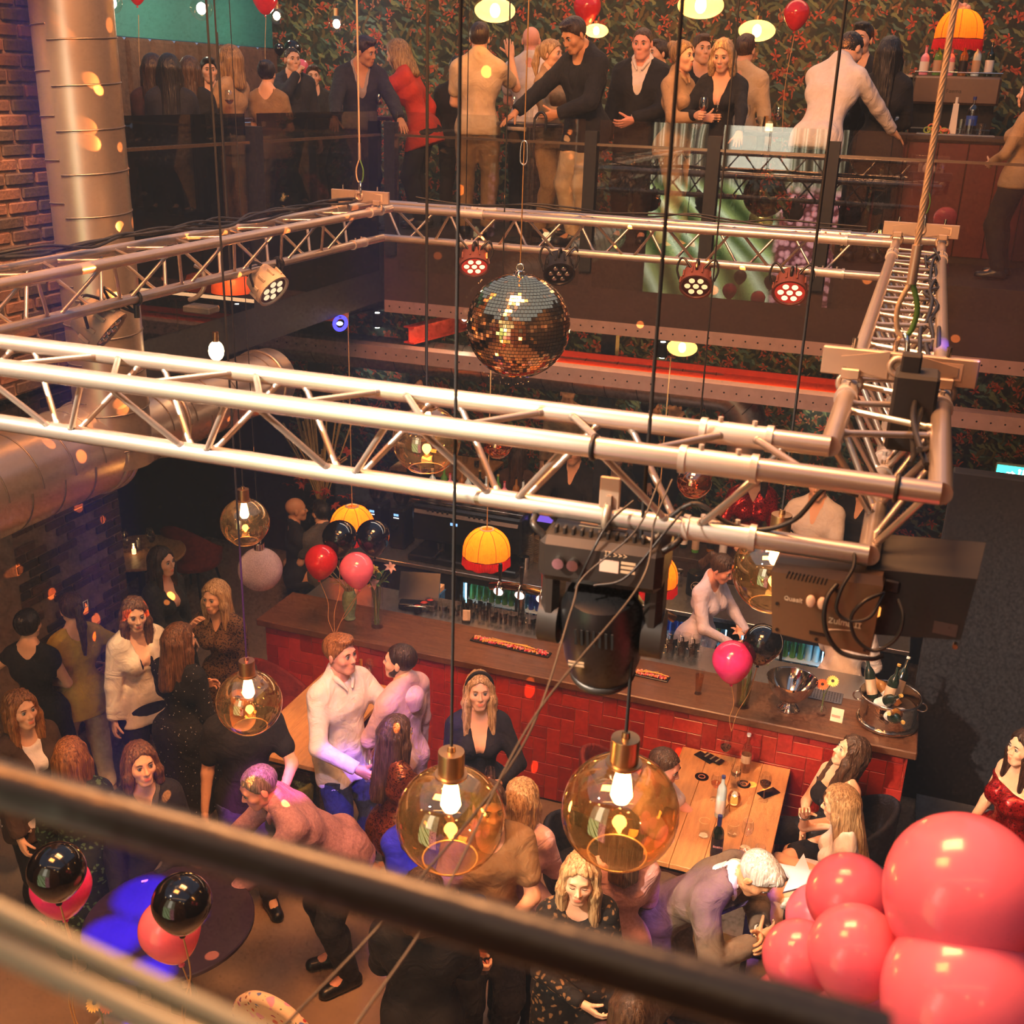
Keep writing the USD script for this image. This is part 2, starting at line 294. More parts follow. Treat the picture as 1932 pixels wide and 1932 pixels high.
# ---------------------------------------------------------------- smooth bodies: signed distance shapes on a grid, meshed by surface nets
class Cap:      # tapered capsule, optionally squashed by k along n
    def __init__(s, a, b, ra, rb=None, n=None, k=1.0): s.a, s.b, s.ra, s.rb, s.n, s.k = np.asarray(a, float), np.asarray(b, float), ra, (ra if rb is None else rb), n, k
    def bounds(s): r = max(s.ra, s.rb); return np.minimum(s.a, s.b)-r, np.maximum(s.a, s.b)+r
    def d(s, p, off=0.0):
        ba = s.b-s.a; L = ba @ ba; q = p-s.a
        t = np.clip((q @ ba)/L, 0, 1) if L > 1e-12 else np.zeros(p.shape[:-1])
        q = q-t[..., None]*ba
        if s.n is not None: q = q+(s.k-1)*(q @ s.n)[..., None]*s.n
        return np.sqrt((q*q).sum(-1))-(s.ra+(s.rb-s.ra)*t)-off
class Ell:
    def __init__(s, c, r, Rm=None): s.c, s.r, s.R = np.asarray(c, float), np.asarray(r, float), Rm
    def bounds(s): m = s.r.max() if s.R is not None else s.r; return s.c-m, s.c+m
    def d(s, p, off=0.0):
        q = p-s.c
        if s.R is not None: q = q @ s.R
        r = s.r+off; k0 = np.sqrt(((q/r)**2).sum(-1)); k1 = np.sqrt(((q/r**2)**2).sum(-1)); return k0*(k0-1)/np.maximum(k1, 1e-9)
def smin(a, b, k): h = np.clip(.5+.5*(b-a)/k, 0, 1); return b+(a-b)*h-k*h*(1-h)
def field(prims, h, off=0.0, pad=.05, cut=None, noise=None):
    """prims: (shape, blend). Evaluated only near each shape. cut(p) -> distance to what is taken away"""
    lo = np.min([q.bounds()[0] for q, _ in prims], 0)-off-pad; hi = np.max([q.bounds()[1] for q, _ in prims], 0)+off+pad
    N = np.maximum(np.ceil((hi-lo)/h).astype(int)+1, 4); F = np.full(N, 1.0)
    ax = [lo[i]+np.arange(N[i])*h for i in range(3)]
    for q, k in prims:
        b0, b1 = q.bounds(); m = off+max(k, .02)*1.2+2*h; i0 = np.clip(((b0-m-lo)/h).astype(int), 0, N-1); i1 = np.clip(((b1+m-lo)/h).astype(int)+2, 1, N)
        sl = tuple(slice(a, b) for a, b in zip(i0, i1)); P = np.stack(np.meshgrid(*[ax[i][sl[i]] for i in range(3)], indexing='ij'), -1)
        F[sl] = smin(F[sl], q.d(P, off), k)
    if noise or cut:
        m = np.abs(F) < (6*h if not cut else 1e9); m &= F < 6*h; I = np.argwhere(m); P = lo+I*h; v = F[m]
        if noise: v = v+noise(P)
        if cut: v = np.maximum(v, cut(P))
        F[m] = v
    return F, lo
_C = np.array([[i, j, k] for i in (0, 1) for j in (0, 1) for k in (0, 1)])
_Eg = [(a, b) for a in range(8) for b in range(a+1, 8) if np.abs(_C[a]-_C[b]).sum() == 1]
def nets(F, lo, h):
    S = F < 0; n = sum(S[c[0]:c[0]+F.shape[0]-1, c[1]:c[1]+F.shape[1]-1, c[2]:c[2]+F.shape[2]-1].astype(np.int8) for c in _C)
    act = (n > 0) & (n < 8); I = np.argwhere(act)
    if len(I) == 0: return np.zeros((0, 3)), np.zeros((0, 3), int)
    idx = np.full(act.shape, -1, int); idx[act] = np.arange(len(I)); vals = np.stack([F[I[:, 0]+c[0], I[:, 1]+c[1], I[:, 2]+c[2]] for c in _C], 1)
    acc, cnt = np.zeros((len(I), 3)), np.zeros(len(I))
    for a, b in _Eg:
        x = (vals[:, a] < 0) != (vals[:, b] < 0); t = np.where(x, vals[:, a]/np.where(x, vals[:, a]-vals[:, b], 1), 0)
        acc += np.where(x[:, None], _C[a]+t[:, None]*(_C[b]-_C[a]), 0); cnt += x
    V = lo+(I+acc/cnt[:, None])*h; Fs = []
    for ax in range(3):
        u, w = (ax+1) % 3, (ax+2) % 3; a = np.moveaxis(S, (ax, u, w), (0, 1, 2)); g = np.moveaxis(idx, (ax, u, w), (0, 1, 2))
        e = a[:-1, 1:-1, 1:-1] != a[1:, 1:-1, 1:-1]; i, j, k = np.nonzero(e); s = a[:-1, 1:-1, 1:-1][e]
        q = np.stack([g[i, j, k], g[i, j+1, k], g[i, j+1, k+1], g[i, j, k+1]], 1); q = np.where(s[:, None], q, q[:, ::-1]); Fs.append(q)
    q = np.vstack(Fs); q = q[(q >= 0).all(1)]; return tri(V, q)
def skin_mesh(prims, h, **kw): F, lo = field(prims, h, **kw); return nets(F, lo, h)
def smooth(m, it=1):
    v, f = m
    if not len(v): return m
    I = np.concatenate([f[:, [0, 1, 2]].ravel(), f[:, [1, 2, 0]].ravel()]); J = np.concatenate([f[:, [1, 2, 0]].ravel(), f[:, [0, 1, 2]].ravel()]); c = np.bincount(I, minlength=len(v))
    for _ in range(it):
        n = np.stack([np.bincount(I, v[J, k], minlength=len(v)) for k in range(3)], 1)
        v = .5*v+.5*n/np.maximum(c, 1)[:, None]
    return v, f

# heads: origin between the ears, face +y, chin -.115, crown +.118
def head_prims(sex):
    w = 1.0 if sex == 'm' else .94; j = 1.0 if sex == 'm' else .82
    return [(Ell((0, -.012, .03), (.077*w, .097, .088)), .02), (Ell((0, .028, -.03), (.061*w, .066, .082)), .03), (Cap((-.030*w, .012, -.070), (.030*w, .012, -.070), .027*j), .03), (Cap((-.012, .066, -.094), (.012, .066, -.094), .020*j+.002), .025),
        (Cap((-.030*w, .020, -.065), (-.012, .064, -.094), .022*j), .02), (Cap((.030*w, .020, -.065), (.012, .064, -.094), .022*j), .02),
        (Cap((-.034, .076, .027), (.034, .076, .027), .013 if sex == 'm' else .010), .018), (Ell((-.043*w, .058, -.022), (.024, .026, .024)), .02), (Ell((.043*w, .058, -.022), (.024, .026, .024)), .02),
        (Cap((0, .086, .014), (0, .107, -.024), .007, .0115), .010), (Ell((-.011, .095, -.031), (.0085, .011, .008)), .006), (Ell((.011, .095, -.031), (.0085, .011, .008)), .006), (Ell((0, .082, -.060), (.028, .018, .022)), .014),
        (Cap((-.017, .092, -.056), (.017, .092, -.056), .0058), .004), (Cap((-.013, .091, -.0665), (.013, .091, -.0665), .0070), .004), (Ell((-.079*w, -.008, -.006), (.009, .018, .031), rot('z', 18)), .008), (Ell((.079*w, -.008, -.006), (.009, .018, .031), rot('z', -18)), .008),
        (Cap((0, -.018, -.075), (0, -.034, -.185), .052 if sex == 'm' else .043, .056 if sex == 'm' else .046), .025)]
def _sockets(P):
    return .004-np.minimum(np.linalg.norm(P-[-.031, .104, .008], axis=-1)-.018, np.linalg.norm(P-[.031, .104, .008], axis=-1)-.018)
_heads = {}
def head_mesh(sex, h, smile=False):
    if (sex, h) in _heads: return _heads[sex, h]
    F, lo = field(head_prims(sex), h, pad=.02); P = lo+np.stack(np.meshgrid(*[np.arange(n)*h for n in F.shape], indexing='ij'), -1)
    s = -_sockets(P)*-1; k = .012; d = _sockets(P); F = -smin(-F, -d, k)
    v, f = nets(F, lo, h); t = np.ones((len(v), 3))
    lip = np.minimum(Cap((-.015, .099, -.057), (.015, .099, -.057), .0045).d(v), Cap((-.010, .099, -.066), (.010, .099, -.066), .0062).d(v)); m = np.clip(.8-lip/.003, 0, 1)[:, None]*(.8 if sex == 'f' else .45)
    t = t*(1-m)+m*np.array([1, .42, .40] if sex == 'f' else [.95, .62, .58])
    ck = np.exp(-((np.abs(v[:, 0])-.045)**2+(v[:, 1]-.07)**2+(v[:, 2]+.03)**2)/.02**2)[:, None]*.5; t = t*(1-ck)+ck*np.array([1, .78, .74])*t
    _heads[sex, h] = (v, f, t); return _heads[sex, h]
HAIR = {}
def hair_mesh(style, h, L=.30, seed=0):
    key = (style, h, L, seed)
    if key in HAIR: return HAIR[key]
    cap = Ell((0, -.016, .036), (.085, .107, .097)); ny, nz, c0 = -.787, .617, -.0145; pr = []; th = .0
    if style == 'cropped': cap = Ell((0, -.013, .031), (.081, .102, .093)); c0 = -.008
    if style in ('long', 'bob', 'wavy', 'pony', 'bun'): cap = Ell((0, -.016, .036), (.088, .108, .099))
    if style in ('long', 'wavy', 'bob'):
        for s in (-1, 1):
            pr += [(Cap((s*.068, .022, .045), (s*.082, .028, -.06), .020, .026), .03), (Cap((s*.082, .022, -.06), (s*.090, .035 if L > .2 else .02, -L), .033, .024 if L > .2 else .026), .03),
                   (Cap((s*.070, -.035, .0), (s*.088, -.03, -L*.95), .036, .026), .03)]
        pr += [(Cap((-.03, -.075, .0), (-.05, -.105, -L*1.05), .045, .03), .04), (Cap((.03, -.075, .0), (.05, -.105, -L*1.05), .045, .03), .04), (Cap((0, -.08, 0), (0, -.115, -L*1.1), .045, .034), .04)]
    if style == 'short': pr += [(Ell((0, .035, .104), (.060, .062, .030)), .02)]
    if style == 'pony': pr += [(Ell((0, -.118, .05), (.026, .03, .026)), .02), (Cap((0, -.14, .045), (0, -.165, -.08), .028, .034), .02), (Cap((0, -.165, -.08), (.005, -.15, -L), .034, .012), .02)]
    if style == 'bun': pr += [(Ell((0, -.105, .085), (.045, .045, .042)), .015)]
    if style == 'fringe': cap = Ell((0, -.014, .034), (.083, .104, .094)); c0 = -.02
    def cut(P):
        y, z, x = P[:, 1], P[:, 2], P[:, 0]; d = -(ny*y+nz*z-c0)
        if style in ('long', 'wavy', 'bob', 'pony', 'bun'):
            d = np.maximum(d, -(.9*(.074-y)+.35*(z-.06)) if style in ('pony', 'bun') else -99)     # keep the face free
        return d
    capF = [(cap, .0001)]
    def nz_(P):
        ph = np.arctan2(P[:, 0], -P[:, 1]); wv = (.9*np.sin(P[:, 2]*52+3*ph) if style == 'wavy' else 0)
        q = np.stack([ph*13+wv+seed*7.3, P[:, 2]*9, np.linalg.norm(P[:, :2], axis=1)*14], 1); a = (.010 if style != 'wavy' else .016) if style not in ('cropped', 'short') else .0065
        return -a*(meshkit.noise(q, seed)-.42) - (.5*a*(meshkit.noise(q*2.7, seed+1)-.5))
    F, lo = field(capF+pr, h, pad=.03); N = F.shape; P = (lo+np.stack(np.meshgrid(*[np.arange(n)*h for n in N], indexing='ij'), -1)).reshape(-1, 3)
    dc = cap.d(P); dc = np.maximum(dc, cut(P)); d = dc
    for q, k in pr: d = smin(d, q.d(P), k)
    near = np.abs(d) < 4*h; d[near] += nz_(P[near])
    if style in ('long', 'wavy', 'bob'):       # the face window
        fw = Ell((0, .092, -.020), (.058, .074, .106)).d(P); d = np.maximum(d, -fw)
    inner = Ell((0, -.012, .03), (.070, .090, .080)).d(P); d = np.maximum(d, -inner)
    m = nets(d.reshape(N), lo, h); HAIR[key] = m; return m

def finger_chain(base, d, lens, rad, curls, up):
    """points of a finger bending by curls about the axis across it; up = back of the hand"""
    p, out = np.array(base, float), []; d = np.array(d, float)/np.linalg.norm(d); up = np.array(up, float); ax = np.cross(d, up); ax /= np.linalg.norm(ax)
    for L, c in zip(lens, curls):
        a = math.radians(-c); d = d*math.cos(a)+np.cross(ax, d)*math.sin(a)+ax*(ax @ d)*(1-math.cos(a)); q = p+d*L; out.append((p.copy(), q.copy())); p = q
    return out
_hands = {}
def hand_mesh(pose, h):
    """right hand: wrist at the origin, fingers +y, back of the hand +z, thumb on -x"""
    if (pose, h) in _hands: return _hands[pose, h]
    C = {'relaxed': (18, 28, 20), 'grip': (48, 62, 42), 'flat': (4, 6, 5), 'fist': (75, 90, 60), 'pinch': (38, 50, 30)}[pose]; pr = []
    kn = [(-.030, .088, .004), (-.010, .093, .007), (.011, .090, .006), (.029, .080, .002)]
    pr.append((Cap((0, -.03, 0), (0, .015, 0), .026, .026, np.array([0, 0, 1.0]), 1.3), .015))
    for i, k in enumerate(kn):
        pr.append((Cap((k[0]*.55, .01, 0), (k[0], k[1]-.006, k[2]-.004), .017, .0125), .012))
    for i, (k, L, r) in enumerate(zip(kn, (.074, .082, .077, .060), (.0095, .0098, .0093, .0082))):
        sp = (i-1.5)*(.07 if pose in ('flat', 'relaxed') else .02); ch = finger_chain(k, (sp, 1, 0), (L*.46, L*.30, L*.26), r, [c*(1+.10*(i-1)) for c in C], (0, 0, 1))
        for j, (a, b) in enumerate(ch): pr.append((Cap(a, b, r*(1-.08*j), r*(.92-.08*j)), .0035))
    td = {'grip': (-.45, .75, -.75), 'fist': (-.3, .85, -.8), 'pinch': (-.45, .8, -.6)}.get(pose, (-.75, .72, -.25)); tc = {'grip': (0, -20, -30), 'fist': (0, -45, -30)}.get(pose, (0, 6, 10))
    pr.append((Cap((-.012, .012, -.004), (-.030, .036, -.010), .017, .014), .012)); ch = finger_chain((-.030, .036, -.010), td, (.022, .034, .027), .01, tc, (-.6, 0, .8))
    for j, (a, b) in enumerate(ch): pr.append((Cap(a, b, .0118-.0012*j, .0108-.0012*j), .004))
    _hands[pose, h] = skin_mesh(pr, h, pad=.012); return _hands[pose, h]
def ik(a, b, L1, L2, hint):
    v = b-a; D = np.linalg.norm(v); u = v/max(D, 1e-6); D = min(D, (L1+L2)*.999); b = a+u*D
    x = (L1*L1-L2*L2+D*D)/(2*D); y = math.sqrt(max(L1*L1-x*x, 0)); hn = np.asarray(hint, float)-u*(u @ np.asarray(hint, float)); hn /= np.linalg.norm(hn)+1e-9
    return a+u*x+hn*y, b

SKIN = {}
def skin(name, color):
    if name not in SKIN:
        c = hx(color); SKIN[name] = usdkit.material(stage, '/World/Looks/skin_'+name, {'p': ('principled_bsdf', {'roughness': .5, 'specular_ior_level': .35}), 'a': ('attribute', {'attribute': 'tone'}), 'm': ('mix_color', {'blend_type': 'multiply', 'fac': 1.0, 'b': c}), },
            [('a.color', 'm.a'), ('m.result', 'p.base_color')], surface='p.BSDF')
    return SKIN[name]
eye_mat = None
def hair_mat(name, c1, c2):
    n = 'hair_'+name
    if n in _mats: return _mats[n]
    _mats[n] = usdkit.material(stage, '/World/Looks/'+n, {'p': ('principled_bsdf', {'roughness': .38, 'specular_ior_level': .5}), 'tc': ('texture_coordinate', {}), 'mp': ('mapping', {'scale': (95, 95, 7)}), 'nz': ('noise_texture', {'scale': 1.0, 'detail': 4.0, 'distortion': .6}),
        'rp': ('rgb_ramp', {'ramp': [(.32, hx(c2)), (.68, hx(c1))]}), 'bp': ('bump', {'strength': .7, 'distance': .012})}, [('tc.object', 'mp.vector'), ('mp.vector', 'nz.vector'), ('nz.fac', 'rp.fac'), ('rp.color', 'p.base_color'), ('nz.fac', 'bp.height'), ('bp.normal', 'p.normal')], surface='p.BSDF')
    return _mats[n]
HC = {'black': ('#241f1d', '#0d0b0b'), 'dark': ('#3b271b', '#190f0a'), 'brown': ('#5a412c', '#2a1a10'), 'auburn': ('#80583a', '#3a2416'), 'blond': ('#b08c58', '#5e4226'), 'fair': ('#d0ae7c', '#7c5a34'), 'ginger': ('#a8703e', '#5c3418'), 'grey': ('#b9b4ac', '#77726c'), 'white': ('#e6e2da', '#a9a49c'), 'salt': ('#8d857c', '#4d4640')}

# arm presets: hand target (outward, forward, up) from the shoulder, elbow hint (outward, forward, up), hand pose, palm facing
ARMS = {'down': ((.09, .05, -.56), (.6, -1, -.2), 'relaxed', 'in'), 'hang': ((.05, .16, -.53), (.5, -1, -.1), 'relaxed', 'in'), 'glass': ((-.05, .34, -.24), (1.0, -.3, -1), 'grip', 'in'), 'glasslow': ((-.02, .33, -.36), (1, -.4, -.8), 'grip', 'in'), 'chest': ((-.15, .24, -.22), (1, -.1, -.8), 'relaxed', 'in'),
        'belly': ((-.17, .25, -.36), (1, -.2, -.6), 'relaxed', 'in'), 'rail': ((.12, .42, -.36), (.9, -.2, -.4), 'flat', 'down'), 'table': ((-.02, .43, -.38), (1, .0, -.4), 'relaxed', 'down'), 'raised': ((.08, .27, .12), (.5, .5, -1), 'relaxed', 'fwd'), 'mouth': ((-.15, .22, .11), (.8, .4, -1), 'fist', 'in'), 'reach': ((.10, .52, -.22), (.6, -.4, -.8), 'relaxed', 'down'),
        'phone': ((-.04, .38, -.22), (1, -.2, -1), 'pinch', 'up'), 'hip': ((.12, .10, -.36), (1, -.8, .2), 'relaxed', 'in'), 'back': ((.06, -.14, -.50), (.5, -1, 0), 'relaxed', 'in'), 'lap': ((-.08, .30, -.40), (.7, -.6, -.5), 'relaxed', 'down'), 'face': ((-.08, .26, .06), (.7, .3, -1), 'relaxed', 'in'), 'wide': ((.46, .12, -.14), (.2, -.4, -1), 'relaxed', 'down')}
PEOPLE = {}
def person(key, label, at, face, h=1.75, sex='m', lod=1, hair=('short', 'brown'), tone='fair', lean=0, side=0, twist=0, look=(0, 0), tilt=0, arms=('down', 'down'), sleeve='long', top=None, neck='v', jacket=None, hem=.0, bottom='trousers', bottom_mat=None, skirt=.50, shoes=None, sit=None, stance=.10, step=(0, 0),
           fat=1.0, eyes=True, hold=None, group=None, hairL=.30, hair_seed=0, lids=False, beard=None, bare=False):
    """at = (x, y, z of the floor or None). face = heading in degrees seen by the camera: 0 towards it, 90 to its right, 180 away"""
    s = h/1.75; fs = 1.0 if sex == 'm' else .90; heading = math.radians(face)
    fwd0 = np.array([-EYE[0]+0-at[0], 0-at[1]]); fwd0 = fwd0/np.linalg.norm(fwd0); c, q = math.cos(heading), math.sin(heading); fw2 = np.array([c*fwd0[0]-q*fwd0[1], q*fwd0[0]+c*fwd0[1]])
    rz = math.atan2(-fw2[0], fw2[1]); t = thing('person', label, 'person', at, rz, group); PEOPLE[key] = t
    hb, hh, hr, hf = {0: (.016, .0052, .0075, .0042), 1: (.018, .0065, .009, .0052), 2: (.021, .0085, .012, .007)}[lod]
    Y, X, Zv = np.array([0, 1.0, 0]), np.array([1.0, 0, 0]), np.array([0, 0, 1.0])
    hipz = (.92 if sit is None else sit)*1.0*(s if sit is None else 1); hip = np.array([0, 0, hipz]); HW = .088 if sex == 'm' else .092
    TR = rot('z', twist) @ rot('y', side) @ rot('x', -lean)
    def T(p): return hip+TR @ (np.array(p, float)*s)
    nF = TR @ Y; nU = TR @ Zv; nS = TR @ X
    sw = .180 if sex == 'm' else .158; k_ = fat
    tors = [(Cap(T((-.065, 0, .03)), T((.065, 0, .03)), .112*k_*s if sex == 'm' else .116*k_*s, None, nF, 1.15), .05), (Cap(T((0, .008, .06)), T((0, .004, .20)), (.135 if sex == 'm' else .112)*k_*s, (.135 if sex == 'm' else .105)*k_*s, nF, 1.28), .06),
            (Cap(T((-.075*fs, 0, .36)), T((.075*fs, 0, .36)), .118*fs*s*(.6+.4*k_), None, nF, 1.12), .06), (Cap(T((-sw+.03, -.01, .475)), T((sw-.03, -.01, .475)), .062*fs*s), .06),
            (Cap(T((0, -.018, .60)), T((-sw+.04, -.012, .50)), .046*fs*s, .045*fs*s), .05), (Cap(T((0, -.018, .60)), T((sw-.04, -.012, .50)), .046*fs*s, .045*fs*s), .05),
            (Ell(T((-.075, -.055, .0)), np.array([.095, .085, .10])*s*k_), .04), (Ell(T((.075, -.055, .0)), np.array([.095, .085, .10])*s*k_), .04)]
    if sex == 'f': tors += [(Ell(T((-.068, .088, .345)), np.full(3, .064*s)), .035), (Ell(T((.068, .088, .345)), np.full(3, .064*s)), .035)]
    if fat > 1.05: tors.append((Ell(T((0, .06, .13)), np.array([.14, .12, .15])*s*fat), .06))
    HR = TR @ rot('z', -look[0]) @ rot('y', tilt) @ rot('x', look[1]); nb = T((0, -.012, .545)); hc = nb+HR @ (np.array([0, .022, .165])*s*1.0)
    neckp = [(Cap(T((0, -.02, .50)), hc+HR @ np.array([0, -.025, -.09]), (.058 if sex == 'm' else .048)*s, (.054 if sex == 'm' else .044)*s), .03)]
    armp, hands, cuffs = {}, [], []
    for sd, preset in zip((-1, 1), arms):                   # left hand is on -x when facing +y
        tg, hint, pose, palm = ARMS[preset] if isinstance(preset, str) else preset; sh = T((sd*sw, -.008, .468)); base = (rot('z', twist) if preset not in ('down_b',) else TR)
        w = sh+base @ (np.array([tg[0]*sd, tg[1], tg[2]])*s); e, w = ik(sh, w, .295*s, .265*s, base @ np.array([hint[0]*sd, hint[1], hint[2]]))
        u = (w-e)/np.linalg.norm(w-e); armp[sd] = [(Cap(sh, e, .052*fs*s*(.7+.3*k_), .039*fs*s), .03), (Cap(e, w, .040*fs*s, .026*fs*s), .02)]
        pd = {'in': base @ np.array([-sd, 0, 0.]), 'down': -Zv, 'up': Zv, 'fwd': base @ Y, 'back': -(base @ Y)}[palm]; z = -(pd-u*(pd @ u)); z /= np.linalg.norm(z)+1e-9; x = np.cross(u, z); M = np.stack([x, u, z], 1)
        hm = hand_mesh(pose, hf); v, f = hm; v = v*np.array([1 if sd > 0 else -1, 1, 1])*s*(1.0 if sex == 'm' else .9)
        if sd < 0: f = f[:, ::-1]
        hands.append((w+v @ M.T, f)); cuffs.append((w, u, e, sh, M, pose))
    feet, legp, legs_j = [], [], []
    for i, sd in enumerate((-1, 1)):
        hj = hip+rot('z', twist*.3) @ (np.array([sd*HW, 0, -.01])*s)
        if sit is None:
            an = np.array([sd*stance, step[i], .085*s]); kn, an = ik(hj, an, .435*s, .42*s, (sd*.15, 1, 0))
        else: kn = np.array([sd*(.13+stance*.3), .43*s, min(sit+.06, .52)]); an = np.array([sd*(.10+stance*.3), .40*s+step[i], .085*s])
        legp += [(Cap(hj, kn, .092*s*k_ if sex == 'm' else .096*s*k_, .058*s), .035), (Cap(kn, an, .055*s, .040*s), .03), (Ell(kn*.68+an*.32+np.array([0, -.018, 0])*s, np.array([.052, .056, .11])*s), .03)]
        toe = an+np.array([sd*.03, .155*s, -.055*s]); heel = an+np.array([0, -.035*s, -.045*s]); feet.append((an, toe, heel)); legs_j.append((hj, kn, an))
    body = tors+neckp+armp[-1]+armp[1]+legp+[(Cap(a, b, .040*s, .030*s), .02) for a, b, _ in feet]
    bm = skin_mesh(body, hb); hv, hfc, ht = head_mesh(sex, hh); hm = (hc+(hv*s) @ HR.T, hfc)
    tn = np.vstack([np.ones((len(bm[0]), 3)), ht]+[np.ones((len(v), 3)) for v, _ in hands])
    bd = obj('body', merge([bm, hm]+hands), skin(tone, {'fair': '#e3b08c', 'pink': '#e0a08a', 'tan': '#c99166', 'brown': '#9a6a48'}[tone]), t, tone=tn)
    H = lambda p: hc+HR @ (np.asarray(p, float)*s)
    if hair and hair[0] != 'bald':
        v, f = hair_mesh(hair[0], hr, hairL, hair_seed); obj('hair', (hc+(v*s) @ HR.T, f), hair_mat(hair[1], *HC[hair[1]]), t)
    if beard:
        F_ = skin_mesh([(Cap((-.036, .03, -.072), (-.012, .072, -.094), .026, .022), .02), (Cap((.036, .03, -.072), (.012, .072, -.094), .026, .022), .02), (Cap((-.06, .0, -.03), (-.04, .028, -.07), .018, .024), .02), (Cap((.06, .0, -.03), (.04, .028, -.07), .018, .024), .02)], .008, pad=.02); obj('beard', (hc+(F_[0]*s) @ HR.T, F_[1]), hair_mat(beard, *HC[beard]), t)
    hcol = HC[hair[1]][1] if hair and hair[1] in HC else '#3a2a1c'
    if lod < 2 and eyes:
        for sd in (-1, 1):
            if not lids:
                v, f = ball(.0118*s, (0, 0, 0), 12); cy = v[:, 1]/np.linalg.norm(v, axis=1); tn = np.where((cy > .80)[:, None], [.03, .02, .015], [.5, .47, .43]); obj('eye', (v @ HR.T+H((sd*.031, .0805, .007)), f), eye_mat, bd, tone=tn)
            obj('eyebrow', tube([H(p) for p in ((sd*.016, .092, .026), (sd*.030, .0925, .032), (sd*.046, .083, .028))], np.array([.0022, .003, .0016])*s*(1.3 if sex == 'm' else 1.0), 5), mat('brow_'+(hair[1] if hair else 'x'), hcol, .8), bd)
            obj('eyelash', tube([H(p) for p in ((sd*.019, .0885, .0125-.006*lids), (sd*.031, .0935, .0175-.012*lids), (sd*.044, .086, .0125-.006*lids))], .0017*s, 5), mat('lash', (.01, .008, .006), .7), bd)
    wr = RN.integers(1000)
    def folds(a, sx=9.0, sz=6.0):
        return lambda P: a*(meshkit.noise(P*[sx, sx, sz]+[0, 0, wr], int(wr))-.5)+a*.6*(meshkit.noise(P @ rot('x', 40)*[sx*2, sx*2, sz*3], int(wr)+1)-.5)
    tz = lambda P: (P-hip) @ nU/s
    tl = lambda P: np.stack([(P-hip) @ nS, (P-hip) @ nF, (P-hip) @ nU], -1)/s
    def necked(kind, P):
        L = tl(P)
        if kind == 'v': return -np.minimum(Cap((0, .055, .56), (0, .145, .33), .062, .004).d(L), Cap((0, 0, .62), (0, 0, .56), .068).d(L))
        if kind == 'deep': return -np.minimum(np.minimum(Cap((0, .05, .56), (0, .15, .24), .078, .006).d(L), Cap((0, .12, .50), (0, .17, .24), .06, .006).d(L)), Cap((0, 0, .64), (0, 0, .55), .090).d(L))
        if kind == 'round': return -Cap((0, .02, .62), (0, .05, .545), .075).d(L)
        if kind == 'collar': return -np.minimum(Cap((0, .06, .64), (0, .12, .50), .044, .012).d(L), Cap((0, .01, .66), (0, .012, .58), .060).d(L))
        if kind == 'off': return -(.43-L[:, 2])*1.0
        if kind == 'back': return -np.minimum(Cap((0, 0, .64), (0, 0, .55), .085).d(L), Cap((0, -.14, .56), (0, -.16, .40), .10, .05).d(L))
        return np.full(len(P), -1.0)
    def torso_cloth(nm, m, off, neckk, sl, hemz, fold, openf=False, h_=hb*.88):
        pr = list(tors)+[(Cap(T((0, -.02, .50)), T((0, -.016, .585)), .060*s), .03)] if neckk in ('collar', 'high') else list(tors)
        for j, sd in enumerate((-1, 1)):
            w, u, e, sh = cuffs[j][:4]
            if sl == 'long': pr += [(Cap(sh, e, .056*fs*s*(.7+.3*k_), .045*fs*s), .03), (Cap(e, w-u*.01, .045*fs*s, .033*fs*s), .02)]
            elif sl == 'short': pr += [(Cap(sh, sh+(e-sh)*.62, .060*fs*s, .054*fs*s), .03)]
            elif sl == 'rolled': pr += [(Cap(sh, e, .056*fs*s, .047*fs*s), .03), (Cap(e, e+(w-e)*.25, .047*fs*s, .043*fs*s), .02)]
            elif sl == 'cap': pr += [(Cap(sh, sh+(e-sh)*.15, .058*fs*s, .05*fs*s), .03)]
        if hemz < -.02 and sit is None: pr += [(Cap(a, a+(b-a)*.45, (.090 if sex == "m" else .094)*s*k_, .084*s), .04) for a, b, _ in legs_j]+[(Cap(T((-.05, -.01, hemz)), T((.05, -.01, hemz)), (.115+(.03 if sex == 'f' else .0))*k_*s, None, nF, 1.1), .08)]
        def cut(P):
            z = tz(P); d = np.maximum(hemz-z if sit is None else np.full(len(z), -1.0), necked(neckk, P))
            if sit is not None: d = np.maximum(d, hemz*.0-.06-z)
            if openf:
                L = tl(P); d = np.maximum(d, -Cap((0, .12, .56), (0, .20, .14), .060, .030).d(L))
            if sl in ('long',):
                for j in (0, 1): w, u = cuffs[j][:2]; q = P-w; d = np.maximum(d, np.where(np.linalg.norm(q, axis=1) < .09*s, q @ u+.004, -1))
            return d
        obj(nm, smooth(skin_mesh(pr, h_, off=off*s, cut=cut, noise=folds(fold)), 2), m, t)
    if top is not None: torso_cloth({'dress': 'dress_top'}.get(bottom, 'shirt'), top, .011, neck, sleeve if jacket is None else ('cap' if sleeve != 'long' else 'long'), -.10-hem if bottom != 'dress' else -.05, .012)
    if jacket is not None: torso_cloth('jacket', jacket, .021, 'deep', 'long', -.16, .014, openf=True)
    if neck == 'collar' and top is not None:
        rg_ = [(-.020, .088, .500), (-.045, .062, .545), (-.066, .015, .580), (-.050, -.045, .595), (0, -.070, .598), (.050, -.045, .595), (.066, .015, .580), (.045, .062, .545), (.020, .088, .500)]
        obj('collar', tube([T(p_) for p_ in spline(rg_, 26)], np.r_[np.linspace(.008, .019, 6), np.full(14, .019), np.linspace(.019, .008, 6)]*s, 7), top, t)
